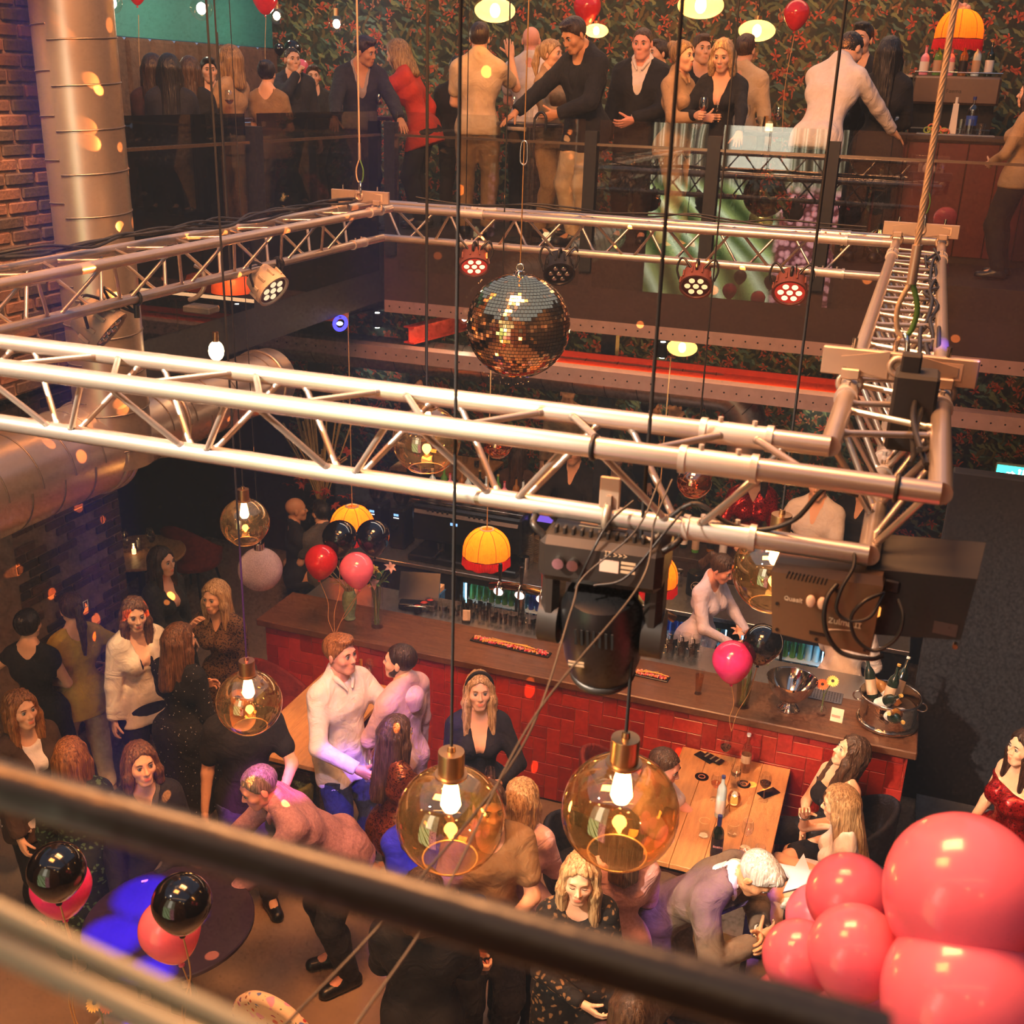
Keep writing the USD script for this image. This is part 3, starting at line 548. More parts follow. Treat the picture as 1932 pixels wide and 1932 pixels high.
    if bottom in ('trousers', 'leggings'):
        pr = [tors[0], tors[1]]+tors[6:8]+[(Cap(a, b, (.092 if sex == 'm' else .096)*s*k_+(.006 if bottom == 'trousers' else 0), .070*s), .035) for a, b, _ in legs_j]+[(Ell(b*.68+c2*.32+np.array([0, -.018, 0])*s, np.array([.056, .060, .115])*s), .03) for _, b, c2 in legs_j]+[(Cap(b, c2-np.array([0, 0, -.02]), .066*s, (.052 if bottom == 'trousers' else .042)*s), .03) for _, b, c2 in legs_j]
        def cutb(P):
            d = tz(P)-(-.03-hem) if sit is None else tz(P)-.0
            return np.maximum(d, .095*s-P[:, 2]-.02)
        obj('trousers', smooth(skin_mesh(pr, hb*.92, off=.012*s, cut=cutb, noise=folds(.013, 10, 9)), 1), bottom_mat, t)
    elif bottom in ('skirt', 'dress'):
        if sit is None:
            pr = [tors[0], tors[1]]+tors[6:8]+[(Cap(T((-.045, -.01, .02)), np.array([-.06, -.01, hipz-skirt*s]), .115*s*k_, .145*s), .05), (Cap(T((.045, -.01, .02)), np.array([.06, -.01, hipz-skirt*s]), .115*s*k_, .145*s), .05)]+[(Cap(a, b, .108*s*k_, .085*s), .09) for a, b, _ in legs_j]
            obj('skirt', skin_mesh(pr, hb*.92, off=.014*s, cut=lambda P: np.maximum(tz(P)-.12, (hipz-skirt*s)-P[:, 2]), noise=folds(.018, 14, 2.5)), bottom_mat, t)
        else:
            pr = [tors[0], tors[1]]+tors[6:8]+[(Cap(a, b, .1*s, .075*s), .05) for a, b, _ in legs_j]
            obj('skirt', skin_mesh(pr, hb*.92, off=.014*s, cut=lambda P: np.maximum(tz(P)-.12, P[:, 1]-.40*s), noise=folds(.012, 14, 5)), bottom_mat, t)
    if shoes is not None:
        for a, b, hl in feet:
            up = [(Cap(hl, b, .046*s, .038*s), .03), (Cap(a+np.array([0, .0, .01]), a+np.array([0, .03, -.02]), .044*s), .03)]
            obj('shoe', skin_mesh(up, hb*.7, off=.004, cut=lambda P: np.maximum(.012-P[:, 2], P[:, 2]-.105*s)), shoes, t)
    t.info = dict(H=H, HR=HR, s=s, cuffs=cuffs, T=T, TR=TR, hc=hc, tl=tl)
    t.W = lambda p: t.M[:3, :3] @ np.asarray(p, float)+t.M[:3, 3]
    return t
def hand_spot(t, which, along=.078, off=.035):
    """world point in the grip of a hand (which: 0 = -x hand, 1 = +x hand)"""
    w, u, e, sh, M, pose = t.info['cuffs'][which]; return t.W(w+u*along*t.info['s']-M[:, 2]*off*t.info['s'])
eye_mat = usdkit.material(stage, '/World/Looks/eye_gloss', {'p': ('principled_bsdf', {'roughness': .15}), 'a': ('attribute', {'attribute': 'tone'})}, [('a.color', 'p.base_color')], surface='p.BSDF')
# ---------------------------------------------------------------- the room
ZM = 3.89; YM = 9.2; YB = 12.6; XL = -7.6            # gallery floor, gallery edge, back wall, left wall
steel_black = mat('black_steel', '#191a1d', .45, 0.0); dark_paint = mat('dark_paint', '#1a1b1f', .6, bump=.1)
concrete = mat('polished_concrete', '#8a7460', .38, vary=.25, vscale=1.3, bump=.06, bscale=14)
plank_floor = mat('dark_plank', '#2a1d15', .5, vary=.3, vscale=3)
# jungle wallpaper: layers of leaf-shaped cells at several angles, then star-shaped flowers
def wallpaper():
    n = {'p': ('principled_bsdf', {'roughness': .75}), 'tc': ('texture_coordinate', {}), 'cx': ('separate_xyz', {}), 'cv': ('combine_xyz', {}), 'dn': ('noise_texture', {'scale': 6.5, 'detail': 3.5}), 'dm': ('vector_math', {'math_type': 'multiply_add', 'vector2': (.16, .16, 0), 'vector3': (0, 0, 0)})}
    L = [('tc.object', 'cx.vector'), ('cx.x', 'cv.x'), ('cx.z', 'cv.y'), ('cv.vector', 'dn.vector'), ('dn.color', 'dm.vector1'), ('cv.vector', 'dm.vector3')]
    n['bg'] = ('noise_texture', {'scale': 3.0, 'detail': 4.0}); n['bgr'] = ('rgb_ramp', {'ramp': [(.3, hx('#14180f')), (.55, hx('#2a2a1a')), (.8, hx('#3d3320'))]}); L += [('cv.vector', 'bg.vector'), ('bg.fac', 'bgr.fac')]
    prev = 'bgr.color'
    for i, (a, sc, cols) in enumerate([(25, 14, ('#1a2a20', '#3a4a34')), (110, 13, ('#20301c', '#565a34')), (70, 16, ('#243a34', '#5f7a68')), (155, 15, ('#42301a', '#655428')), (50, 19, ('#203428', '#787c4c'))]):
        k = f'l{i}'
        n[k+'m'] = ('mapping', {'mapping_type': 'texture', 'rotation': (0, 0, math.radians(a)), 'scale': (1.0, 4.6, 1.0), 'location': (i*3.1, i*1.7, 0)}); n[k+'v'] = ('voronoi_texture', {'dimensions': '2D', 'scale': float(sc), 'randomness': 1.0})
        n[k+'r'] = ('rgb_ramp', {'ramp': [(0, (1, 1, 1)), (.24, (1, 1, 1)), (.31, (0, 0, 0))]}); n[k+'s'] = ('separate_color', {}); n[k+'c'] = ('rgb_ramp', {'ramp': [(0, hx('#141a10')), (.25, hx(cols[0])), (1, hx(cols[1]))]}); n[k+'x'] = ('mix_color', {})
        L += [('dm.vector', k+'m.vector'), (k+'m.vector', k+'v.vector'), (k+'v.distance', k+'r.fac'), (k+'v.color', k+'s.color'), (k+'s.r', k+'c.fac'), (k+'r.color', k+'x.fac') if False else (k+'r.alpha', k+'x.fac'), (prev, k+'x.a'), (k+'c.color', k+'x.b')]
        n[k+'r'][1]['ramp'] = [(0, (1, 1, 1, 1)), (.24, (1, 1, 1, 1)), (.31, (0, 0, 0, 0))]
        prev = k+'x.result'
    for i, (sc, pet, cols, keep) in enumerate([(5.2, 5, ('#a83c1c', '#c8643a'), .42), (8.5, 3, ('#a85030', '#8a341c'), .5), (6.3, 4, ('#8a4a2a', '#b08a60'), .4)]):
        k = f'f{i}'
        n[k+'o'] = ('vector_math', {'math_type': 'multiply_add', 'vector2': (sc, sc, 0), 'vector3': (i*5.3, i*2.9, 0)}); n[k+'v'] = ('voronoi_texture', {'dimensions': '2D', 'scale': 1.0, 'randomness': .9})
        n[k+'d'] = ('vector_math', {'math_type': 'subtract'}); n[k+'q'] = ('separate_xyz', {}); n[k+'a'] = ('math', {'math_type': 'arctan2'}); n[k+'s'] = ('separate_color', {}); n[k+'sa'] = ('math', {'math_type': 'multiply_add', 'value2': 12.0})
        n[k+'b'] = ('math', {'math_type': 'multiply_add', 'value2': float(pet)}); n[k+'c'] = ('math', {'math_type': 'cosine'}); n[k+'e'] = ('math', {'math_type': 'multiply_add', 'value2': .13, 'value3': .16}); n[k+'l'] = ('math', {'math_type': 'less_than'})
        n[k+'g'] = ('math', {'math_type': 'less_than', 'value2': keep}); n[k+'h'] = ('math', {'math_type': 'multiply'}); n[k+'r'] = ('rgb_ramp', {'ramp': [(0, hx('#7a1d10')), (.10, hx(cols[0])), (.34, hx(cols[1]))]}); n[k+'x'] = ('mix_color', {})
        L += [('dm.vector', k+'o.vector1'), (k+'o.vector', k+'v.vector'), (k+'o.vector', k+'d.vector1'), (k+'v.position', k+'d.vector2'), (k+'d.vector', k+'q.vector'), (k+'q.y', k+'a.value1'), (k+'q.x', k+'a.value2'), (k+'v.color', k+'s.color'),
              (k+'s.g', k+'sa.value1'), (k+'a.value', k+'b.value1'), (k+'s.g', k+'sa.value3'), (k+'sa.value', k+'b.value3'), (k+'b.value', k+'c.value1'), (k+'c.value', k+'e.value1'), (k+'v.distance', k+'l.value1'), (k+'e.value', k+'l.value2'),
              (k+'s.r', k+'g.value1'), (k+'l.value', k+'h.value1'), (k+'g.value', k+'h.value2'), (k+'v.distance', k+'r.fac'), (k+'h.value', k+'x.fac'), (prev, k+'x.a'), (k+'r.color', k+'x.b')]
        prev = k+'x.result'
    L.append((prev, 'p.base_color'))
    return usdkit.material(stage, '/World/Looks/jungle_wallpaper', n, L, surface='p.BSDF')
wp = wallpaper()
struct('floor', bx(-9, 4, -2.2, 13, -.2, 0), concrete, 'polished concrete dance floor under the crowd')
struct('floor_raised', bx(XL, 2.6, 10.6, YB, 0, .40), plank_floor, 'raised plank floor along the back wall below the gallery')
struct('wall_back', bx(-7.8, 2.6, YB, YB+.2, 0, 7.2), wp, 'back wall papered with jungle leaves and orange flowers')
struct('wall_left_teal', bx(XL-.2, XL, 4.2, YB+.1, 5.55, 7.2), mat('teal_paint', '#2f7f7a', .7, bump=.05), 'teal painted upper left wall')
struct('wall_left', bx(XL-.2, XL, 2.0, YB+.1, 0, ZM), dark_paint, 'dark left wall below the gallery')
struct('wall_right', bx(2.6, 2.8, -2.2, YB+.2, 0, 7.2), dark_paint, 'dark right wall of the hall')
struct('wall_near_left', bx(-9, XL, -2.2, 4.1, 0, 7.2), dark_paint)
# upholstered wainscot on the left gallery wall, quilted in panels with buttons
tw = thing('wainscot', 'brown padded wall panelling with buttons under the teal wall', 'wall panelling', (XL, 4.2, ZM)); padm = cloth('brown_velvet', '#6a4a34', '#4e3424')
for i in range(21):
    y = 4.2+i*.4
    for j in range(2): obj('panel', bx(XL, XL+.07, y+.006, y+.394, ZM+.02+j*.82, ZM+.01+(j+1)*.82, .03), padm, tw, True)
for i in range(21):
    for j in range(3): obj('button', ball(.016, (XL+.072, 4.2+i*.4+.2, ZM+.30+j*.55), 8), padm, tw, True)
# gallery slabs
fas = mat('slab_brown', '#33211a', .55, vary=.2, vscale=4)
struct('floor_gallery', bx(-4.5, 2.6, YM, YB, 3.36, ZM), fas, 'back gallery floor slab with brown front edge')
struct('floor_gallery_left', bx(XL, -4.5, 5.55, YB, 3.36, ZM), dark_paint, 'left gallery floor slab')
# perforated steel angles along the slab edges
pink_steel = mat('galvanised_pink', '#a58a86', .42, .55, vary=.12, vscale=9)
hole = mat('hole_dark', '#0d0c0d', .9)
def perforated(name, label, x0, x1, y, z0, z1, dz=.0, n=40, ty='y'):
    t = thing(name, label, 'steel beam', (x0, y, z0)); web = bx(x0, x1, y-.012, y, z0, z1); obj('web', web, pink_steel, t, True); obj('flange', bx(x0, x1, y, y+.14, z1-.012, z1), pink_steel, t, True); obj('flange', bx(x0, x1, y, y+.14, z0, z0+.012), pink_steel, t, True)
    hs = [cyl((x0+(i+.5)*(x1-x0)/n, y-.0135, (z0+z1)/2+dz), (x0+(i+.5)*(x1-x0)/n, y-.011, (z0+z1)/2+dz), .0075, n=8) for i in range(n)]
    obj('bolt_hole', merge(hs), hole, t, True, kind='stuff'); return t
perforated('perforated_beam', 'upper pinkish perforated steel beam under the gallery edge', -4.5, 2.55, YM+.01, 3.25, 3.36, n=70)
perforated('perforated_beam', 'long lower perforated steel beam hung below the gallery, in front of the silver duct', -6.2, 2.55, YM-.01, 2.80, 2.93, n=84)
red = mat('red_steel', '#c03a1c', .5, vary=.15)
def ibeam(label, a, b, w, h, m):
    a, b = np.array(a, float), np.array(b, float); d = (b-a)/np.linalg.norm(b-a); s = np.array([d[1], -d[0], 0]); t = thing('steel_joist', label, 'steel beam', a)
    for nm, (ww, z0, z1) in (('flange', (w, h-.015, h)), ('web', (.012, 0, h)), ('flange', (w, 0, .015))):
        obj(nm, hexa([q+s*x+np.array([0, 0, z]) for z in (z0, z1) for q, x in ((a, -ww/2), (a, ww/2), (b, ww/2), (b, -ww/2))]), m, t, True)
ibeam('short red steel joist running back to the papered wall', (-4.35, YM+.2, 2.93), (-3.6, YB-.05, 2.93), .12, .16, red)
ibeam('brown steel joist above the red one, running to the back wall', (-5.3, YM+.2, 3.05), (-4.5, YB-.05, 3.05), .10, .12, fas)
ti = thing('heater_tray', 'long orange tray lying behind the lower perforated beam', 'tray', (-3.2, YM+.15, 2.93))
otr = mat('orange_tray', '#e0491c', .4)
obj('tray', bx(-3.6, -.35, YM+.14, YM+.62, 2.86, 2.88), otr, ti, True)
for y in (YM+.14, YM+.62): obj('rim', bx(-3.6, -.35, y-.01, y+.01, 2.88, 2.93), otr, ti, True)
# round spiral ducts
ductm = mat('galvanised_duct', '#a79a90', .33, .85, vary=.08, vscale=3); seam = mat('duct_seam', '#6b625c', .45, .8)
def duct(name, label, path, r, pitch=.3, n=40, collars=()):
    t = thing(name, label, 'ventilation duct', path[0]); P = np.asarray(path, float); obj('pipe', tube(P, r, n), ductm, t, True)
    L = np.r_[0, np.cumsum(np.linalg.norm(np.diff(P, axis=0), axis=1))]
    at = lambda s: np.array([np.interp(s, L, P[:, i]) for i in range(3)])
    def ring(nm, s, rr, tilt, m):
        c = at(s); d = at(min(s+.02, L[-1]))-at(max(s-.02, 0)); a, b, d = frame_of(d); u = np.linspace(0, 2*math.pi, 41); w = np.linspace(0, tilt, 41)-tilt/2
        pts = c+np.cos(u)[:, None]*a*(r+.001)+np.sin(u)[:, None]*b*(r+.001)+w[:, None]*d; obj(nm, tube(pts, rr, 6), m, t, True)
    for k in range(int(L[-1]/pitch)): ring('seam', (k+.5)*pitch, .0045, pitch*.35, seam)
    for s in collars: ring('collar', s, .016, 0, ductm)
    return t
duct('vertical_duct', 'tall silver spiral duct standing in front of the brick wall', [(-4.2, 5.05, z) for z in np.linspace(7.0, 3.1, 14)], .205, .215)
duct('horizontal_duct', 'fat horizontal silver duct with collars crossing the lower left', [(-4.3+.0*k, y, 3.22-.012*(y-3)) for k, y in enumerate(np.linspace(2.2, 5.05, 10))], .265, .24, collars=(2.75, 2.83))
duct('horizontal_duct', 'narrower dark continuation of the horizontal duct, running on behind the near truss', [(-4.3, y, 3.22-.012*(y-3)) for y in np.linspace(5.05, 6.9, 8)], .215, .24, collars=(.5, .56, 1.7))
duct('elbow_duct', 'silver duct behind the lower beam that turns down in an elbow', [(x, 9.75, 2.72) for x in np.linspace(-6.2, -1.5, 8)]+[(-1.5+.3*math.sin(a), 9.75, 2.42+.3*math.cos(a)) for a in np.linspace(.2, math.pi/2, 7)]+[(-1.2, 9.75, 2.2)], .165, .3, collars=(5.1,))
# old brick wall and pier, built brick by brick over mortar
bm = [mat(f'brick_{i}', c, .85, vary=.25, vscale=14, bump=.5, bscale=50) for i, c in enumerate(('#38211a', '#462a20', '#2e1c17', '#543428'))]; mortar = mat('old_mortar', '#6e5648', .95, vary=.35, vscale=9, bump=.6, bscale=22)
def brickwall(label, x, y0, y1, z0, z1, parent_name='wall_brick', axis='y', miss=.0, stop=None):
    core = bx(x-.42, x-.016, y0, y1, z0, z1) if axis == 'y' else bx(y0, y1, x+.016, x+.3, z0, z1)
    pth = struct(parent_name, core, mortar, label); k = 0; r = random.Random(int(z0*100)+3); row = 0; z = z0
    while z < z1-.03:
        y = y0-(.108 if row % 2 else 0)
        while y < y1-.02:
            a, b = max(y, y0)+.006, min(y+.215, y1)-.006; 
            if b-a > .03 and r.random() >= miss and k < 298:
                d = r.uniform(.0, .014); q = bx(x-.05, x-.004+d*.6, a, b, z+.006, min(z+.068, z1), .008) if axis == 'y' else bx(a, b, x+.004-d*.6, x+.05, z+.006, min(z+.068, z1), .008)
                obj('brick', q, bm[r.randrange(4)], pth); k += 1
            y += .222
        z += .0745; row += 1
    return pth
brickwall('dark old brick wall at the upper left behind the silver duct', -4.62, 4.35, 5.32, 3.50, 6.6)
struct('wall_brick_rear', bx(-5.4, -5.05, 4.6, 5.5, 3.6, 7.0), dark_paint)
brickwall('worn brick pier under the horizontal duct, smeared with pale mortar', -6.02, 6.02, 7.22, 0, 2.95, miss=.28)
# dark black partition at the right
blk = mat('matt_black', '#17181c', .75)
pr_ = at_y(1800, 890, 8.2)
struct('wall_black', bx(pr_[0], 2.6, 8.2, 8.34, 0, pr_[2], .01), blk, 'matt black partition right of the bar')
struct('trim_wood', bx(.05, .17, 11.3, 11.42, 0, 2.55), mat('rough_post', '#5a4030', .8, vary=.3), 'rough wooden post against the wallpaper')
struct('column', bx(-2.69, -2.55, 10.12, 10.26, 0, 3.36), steel_black, 'black steel post under the gallery')
struct('column', bx(-5.95, -5.75, 10.30, 10.46, 0, 3.36), steel_black, 'black steel post at the gallery corner')
# step edge / grey floor strip behind the bar end
struct('floor_step', bx(.62, 2.5, 6.4, 8.19, 0, .06), mat('grey_step', '#565a60', .6, vary=.25, vscale=5), 'grey step at the right end of the bar')
# glass balustrades with black posts
gl = clear('balustrade_glass', (.93, .95, .94), .05, .004)
gl_dark = clear('smoked_pane', (.34, .32, .31), .05, .004)
railm = mat('brushed_rail', '#8f7a66', .3, .9)
def balustrade(label, pts, gap=.02):
    for (a, b, lab) in pts:
        a, b = np.array(a, float), np.array(b, float); d = (b-a)/np.linalg.norm(b-a); s = np.array([-d[1], d[0], 0]); t = thing('glass_balustrade', lab, 'balustrade', a)
        def slab(u0, u1, w, z0, z1, off=0): return hexa([q+s*(x+off)+np.array([0, 0, z]) for z in (z0, z1) for q, x in ((a+d*u0, -w/2), (a+d*u1, -w/2), (a+d*u1, w/2), (a+d*u0, w/2))])
        L = np.linalg.norm(b-a)
        obj('pane', slab(.06, L-.06, .012, -.25, 1.085), gl_dark if abs(d[1]) > .5 else gl, t, True); obj('clamp_rail', slab(.05, L-.05, .022, .885, .905, -.02), railm, t, True)
        obj('post', slab(-.05, .05, .09, -.12, 1.0), steel_black, t, True)
    return t
z = ZM
Ls = 'glass balustrade panel of the back gallery, '
balustrade('', [((-4.42, YM, z), (-2.62, YM, z), Ls+'beside the leaning man in the dark suit'), ((-2.62, YM, z), (-1.62, YM, z), Ls+'before the tall man in a black blazer'), ((-1.62, YM, z), (-.72, YM, z), Ls+'with the bright mural reflected in it'), ((-.72, YM, z), (1.1, YM, z), Ls+'in front of the small bar on the right')])
balustrade('', [((-4.5, 7.15, z), (-4.5, YM-.05, z), 'glass balustrade panel of the left gallery, next to the corner'), ((-4.5, 5.62, z), (-4.5, 7.10, z), 'glass balustrade panel of the left gallery, next to the silver duct')])
td = thing('door_frame', 'black steel door frame at the right end of the gallery', 'door frame', (1.0, 10.6, ZM)); 
for x in (.95, 1.85): obj('post', bx(x, x+.12, 10.6, 10.72, ZM, 6.1, .005), steel_black, td, True)
obj('head', bx(.95, 1.97, 10.6, 10.72, 6.1, 6.22), steel_black, td, True); obj('leaf', bx(1.07, 1.85, 10.64, 10.68, ZM+.01, 6.1), mat('dark_leaf', '#22242a', .35), td, True)
# lit mural on the wall behind the viewer: long wavy hair, leaves and blossoms in flat colour
def mural_mat():
    n = {'e': ('emission', {'strength': MURAL}), 'tc': ('texture_coordinate', {}), 'sx': ('separate_xyz', {}), 'wv': ('wave_texture', {'scale': .9, 'distortion': 4.0, 'detail': 2.0, 'detail_scale': .5, 'bands_direction': 'x'}),
         'r1': ('rgb_ramp', {'ramp': [(0, hx('#3c3020')), (.25, hx('#7a6444')), (.45, hx('#d8c8a8')), (.6, hx('#5a5a30')), (.8, hx('#b8a888')), (1, hx('#4a3c28'))]}), 'vo': ('voronoi_texture', {'scale': 9.0}), 'r2': ('rgb_ramp', {'ramp': [(0, hx('#e8a8a0')), (.35, hx('#d88a8a')), (.6, hx('#5a2020')), (1, hx('#8a4a44'))]}),
         'w2': ('wave_texture', {'scale': .55, 'distortion': 7.0, 'bands_direction': 'diagonal', 'detail': 1.5, 'detail_scale': .5}), 'r3': ('rgb_ramp', {'ramp': [(0, hx('#3a4a1c')), (.4, hx('#a8b468')), (.7, hx('#e0e8b8')), (1, hx('#5a6a30'))]}),
         'x1': ('mix_color', {}), 'x2': ('mix_color', {}), 'x3': ('mix_color', {'b': hx('#f0e4c8')}), 'lo': ('map_range', {'from_min': 1.75, 'from_max': 1.55, 'clamp': True}), 'ri': ('map_range', {'from_min': .55, 'from_max': .65, 'clamp': True}), 'lr': ('math', {'math_type': 'multiply'}),
         'c1': ('map_range', {'from_min': -.35, 'from_max': -.28, 'clamp': True}), 'c2': ('map_range', {'from_min': .75, 'from_max': .68, 'clamp': True}), 'c3': ('map_range', {'from_min': 1.75, 'from_max': 1.85, 'clamp': True}), 'ca': ('math', {'math_type': 'multiply'}), 'cb': ('math', {'math_type': 'multiply'})}
    L = [('tc.object', 'sx.vector'), ('tc.object', 'wv.vector'), ('wv.fac', 'r1.fac'), ('tc.object', 'vo.vector'), ('vo.distance', 'r2.fac'), ('tc.object', 'w2.vector'), ('w2.fac', 'r3.fac'), ('sx.z', 'lo.value'), ('sx.x', 'ri.value'), ('ri.result', 'lr.value1'), ('lo.result', 'lr.value2'),
         ('sx.x', 'c1.value'), ('sx.x', 'c2.value'), ('sx.z', 'c3.value'), ('c1.result', 'ca.value1'), ('c2.result', 'ca.value2'), ('ca.value', 'cb.value1'), ('c3.result', 'cb.value2'), ('r1.color', 'x1.a'), ('r3.color', 'x1.b'), ('lo.result', 'x1.fac'), ('x1.result', 'x2.a'), ('r2.color', 'x2.b'), ('lr.value', 'x2.fac'), ('x2.result', 'x3.a'), ('cb.value', 'x3.fac'), ('x3.result', 'e.color')]
    return usdkit.material(stage, '/World/Looks/lit_mural', n, L, surface='e.emission')
MURAL = 5.0
mu = thing('mural', 'large backlit mural of flowing hair and blossoms on the wall behind the viewer', 'mural', (-2.95, -1.65, 2.1))
obj('lit_face', bx(-4.6, -1.35, -1.64, -1.60, .9, 6.2), mural_mat(), mu, True); obj('frame', bx(-4.66, -1.29, -1.70, -1.645, .84, 6.26), steel_black, mu, True)
struct('wall_front', bx(-9, 2.8, -2.2, -1.75, 0, 7.2), mat('warm_wall', '#7a5636', .6, vary=.2, vscale=1.5), 'warm brown wall behind the viewer')
# ---------------------------------------------------------------- square lighting truss hung over the hall: triangular aluminium sections, apex down
alu = mat('truss_aluminium', '#b9aea4', .30, .80, vary=.06, vscale=5); alu2 = mat('truss_weld', '#cfc6bd', .4, .75)
ZT = 4.45; ZA = 4.245; CR = .0245; BR = .0085
XO, XI, YO, YI, YKI, YKO, XLI, XLO = .115, -.125, 2.325, 2.565, 6.70, 6.94, -3.22, -3.46
def truss(label, A, B, C, seg, weld=True, conn=(), pa=.0, pb=.12, pc=.3):
    """A, B: top chords (start, end); C: bottom chord. Diagonals zigzag in the three faces"""
    t = thing('truss', label, 'lighting truss', A[0]); A, B, C = [np.array(x, float) for x in (A, B, C)]
    for nm, q in (('chord', A), ('chord', B), ('chord', C)): obj(nm, cyl(q[0], q[1], CR, n=24), alu, t, True)
    L = np.linalg.norm(A[1]-A[0]); m = max(2, round(L/seg))
    def face(P, Q, ph):
        d = (P[1]-P[0])/np.linalg.norm(P[1]-P[0])
        for k in range(-1, m):
            s0, s1 = (k+ph)*L/m, (k+1+ph)*L/m
            if s0 < -.02 or s1 > np.linalg.norm(P[1]-P[0])-.04: continue
            a = P[0]+d*(s0+.03); f = Q[0]+d*np.clip((s0+s1)/2-d @ (Q[0]-P[0]), .03, np.linalg.norm(Q[1]-Q[0])-.03)
            for (u, v_) in ((a, f-d*.028), (f+d*.028, P[0]+d*(s1-.03))):
                w = (v_-u)/np.linalg.norm(v_-u); ms = [cyl(u+w*.012, v_-w*.012, BR, n=10)]
                if weld: ms += [cyl(u+w*.016, u+w*.034, BR+.004, BR+.001, 10), cyl(v_-w*.034, v_-w*.016, BR+.001, BR+.004, 10)]
                obj('brace', merge(ms), alu, t, True)
    face(A, C, pa); face(B, C, pb); face(A, B, pc)
    for s, r in conn:
        for q in (A, B, C):
            d = (q[1]-q[0])/np.linalg.norm(q[1]-q[0]); c = q[0]+d*(s-d @ (q[0]-A[0]))
            obj('coupler', merge(cyl(c-d*.075, c+d*.075, CR+.003, n=20), cyl(c-d*.085, c-d*.070, CR+.007, n=20), cyl(c+d*.070, c+d*.085, CR+.007, n=20), cyl(c-d*.04+[0, 0, CR], c-d*.04+[0, 0, CR+.014], .006, n=8), cyl(c+d*.04+[0, 0, CR], c+d*.04+[0, 0, CR+.014], .006, n=8)), alu2, t, True)
    return t
tf = truss('bright near side of the square lighting truss, running across in front of the bar', ((XLO, YO, ZT), (XO, YO, ZT)), ((XLI, YI, ZT), (XI, YI, ZT)), ((-3.34, 2.445, ZA), (-.005, 2.445, ZA)), .445, conn=((3.12, 0),), pa=.29, pb=.79, pc=.5)
truss('left side of the square lighting truss with cables lying on it', ((XLI, YI, ZT), (XLI, YKI, ZT)), ((XLO, YO, ZT), (XLO, YKO, ZT)), ((-3.34, 2.445, ZA), (-3.34, 6.82, ZA)), .46, conn=((3.9, 0),))
truss('far side of the square lighting truss along the gallery, carrying the round spotlights', ((XLI, YKI, ZT), (XI, YKI, ZT)), ((XLO, YKO, ZT), (XO, YKO, ZT)), ((-3.34, 6.82, ZA), (-.005, 6.82, ZA)), .46, conn=((.55, 0), (2.75, 0)))
truss('right side of the square lighting truss running away under the two lifting plates', ((XI, YI, ZT), (XI, YKI, ZT)), ((XO, YO, ZT), (XO, YKO, ZT)), ((-.005, 2.445, ZA), (-.005, 6.82, ZA)), .30, conn=((.55, 0), (3.6, 0)))
# lifting plates with shackles and hoist ropes
platem = mat('plate_alu', '#b8a490', .42, .7, vary=.08); ropem = mat('wire_rope', '#b09a7c', .5, .25); chrome = mat('chrome', '#c8c4be', .12, 1.0)
def plate(label, p, rz, rope_r, rlabel, topz=7.1):
    t = thing('lifting_plate', label, 'lifting plate', p, rz)
    obj('bar', merge(box(.40, .022, .075, (0, 0, .06), .003)), platem, t)
    for s in (-1, 1):
        obj('rib', hexa([(s*.15, -.016, .05), (s*.15, -.011, .05), (s*.025, -.011, .025), (s*.025, -.016, .025), (s*.15, -.016, .075), (s*.15, -.011, .075), (s*.025, -.011, .10), (s*.025, -.016, .10)]), platem, t)
        obj('clamp', merge(torus(.03, .008, (s*.12, 0, 0), 20, 8, rot('x', 90)), box(.05, .05, .03, (s*.12, 0, .03), .004)), platem, t)
        obj('bolt', cyl((s*.12, 0, .095), (s*.12, 0, .125), .007, n=8), chrome, t)
    obj('eye_ring', torus(.022, .009, (0, -.014, .062), 24, 10, rot('x', 90)), platem, t)
    obj('sticker', box(.10, .002, .045, (.11, -.0122, .062)), mat('sticker_paper', '#b59c84', .7), t); 
    for k in range(3): obj('print_line', box(.05-.012*k, .001, .004, (.095, -.0136, .075-.012*k)), mat('print_ink', '#4a3c30', .8), t)
    sh = spline([(-.018, 0, .055), (-.026, 0, .10), (-.018, 0, .135), (0, 0, .148), (.018, 0, .135), (.026, 0, .10), (.018, 0, .055)], 26)
    obj('shackle', tube(sh @ np.array([[.6, .8, 0], [-.8, .6, 0], [0, 0, 1]]).T, .0075, 8), chrome, t)
    # twisted rope: six strands
    r = thing('hoist_rope', rlabel, 'rope', (p[0], p[1], p[2]+.14)); Hh = topz-p[2]-.14; zz = np.linspace(.14, Hh, 260)
    for k in range(6):
        a = zz*2*math.pi/(rope_r*14)+k*math.pi/3
        obj('strand', tube(np.stack([np.cos(a)*rope_r*.62, np.sin(a)*rope_r*.62, zz], 1), rope_r*.40, 6), ropem, r)
    obj('loop', tube(spline([(0, 0, .15), (-.024, 0, .08), (-.018, 0, .02), (0, 0, 0)], 20), rope_r*.8, 8), ropem, r); obj('sleeve', tube(spline([(0, 0, 0), (.018, 0, .02), (.024, 0, .08), (0, 0, .15)], 20), rope_r*.85, 8), mat('green_sleeve', '#3f6a26', .6), r)
    obj('ferrule', cyl((0, 0, .14), (0, 0, .24), rope_r*1.5, n=12), platem, r)
    return t
plate('nearer lifting plate across the right truss, with a printed sticker', (-.005, 3.13, ZT+.02), 0, .0085, 'thick twisted hoist rope rising from the nearer lifting plate')
plate('farther lifting plate at the back right corner of the truss', (-.005, 6.72, ZT+.02), 0, .004, 'thin hoist wire at the back right corner of the truss')
plate('lifting plate at the back left corner of the truss', (-3.34, 6.50, ZT+.02), 0, .006, 'pale hoist rope at the back left corner of the truss')
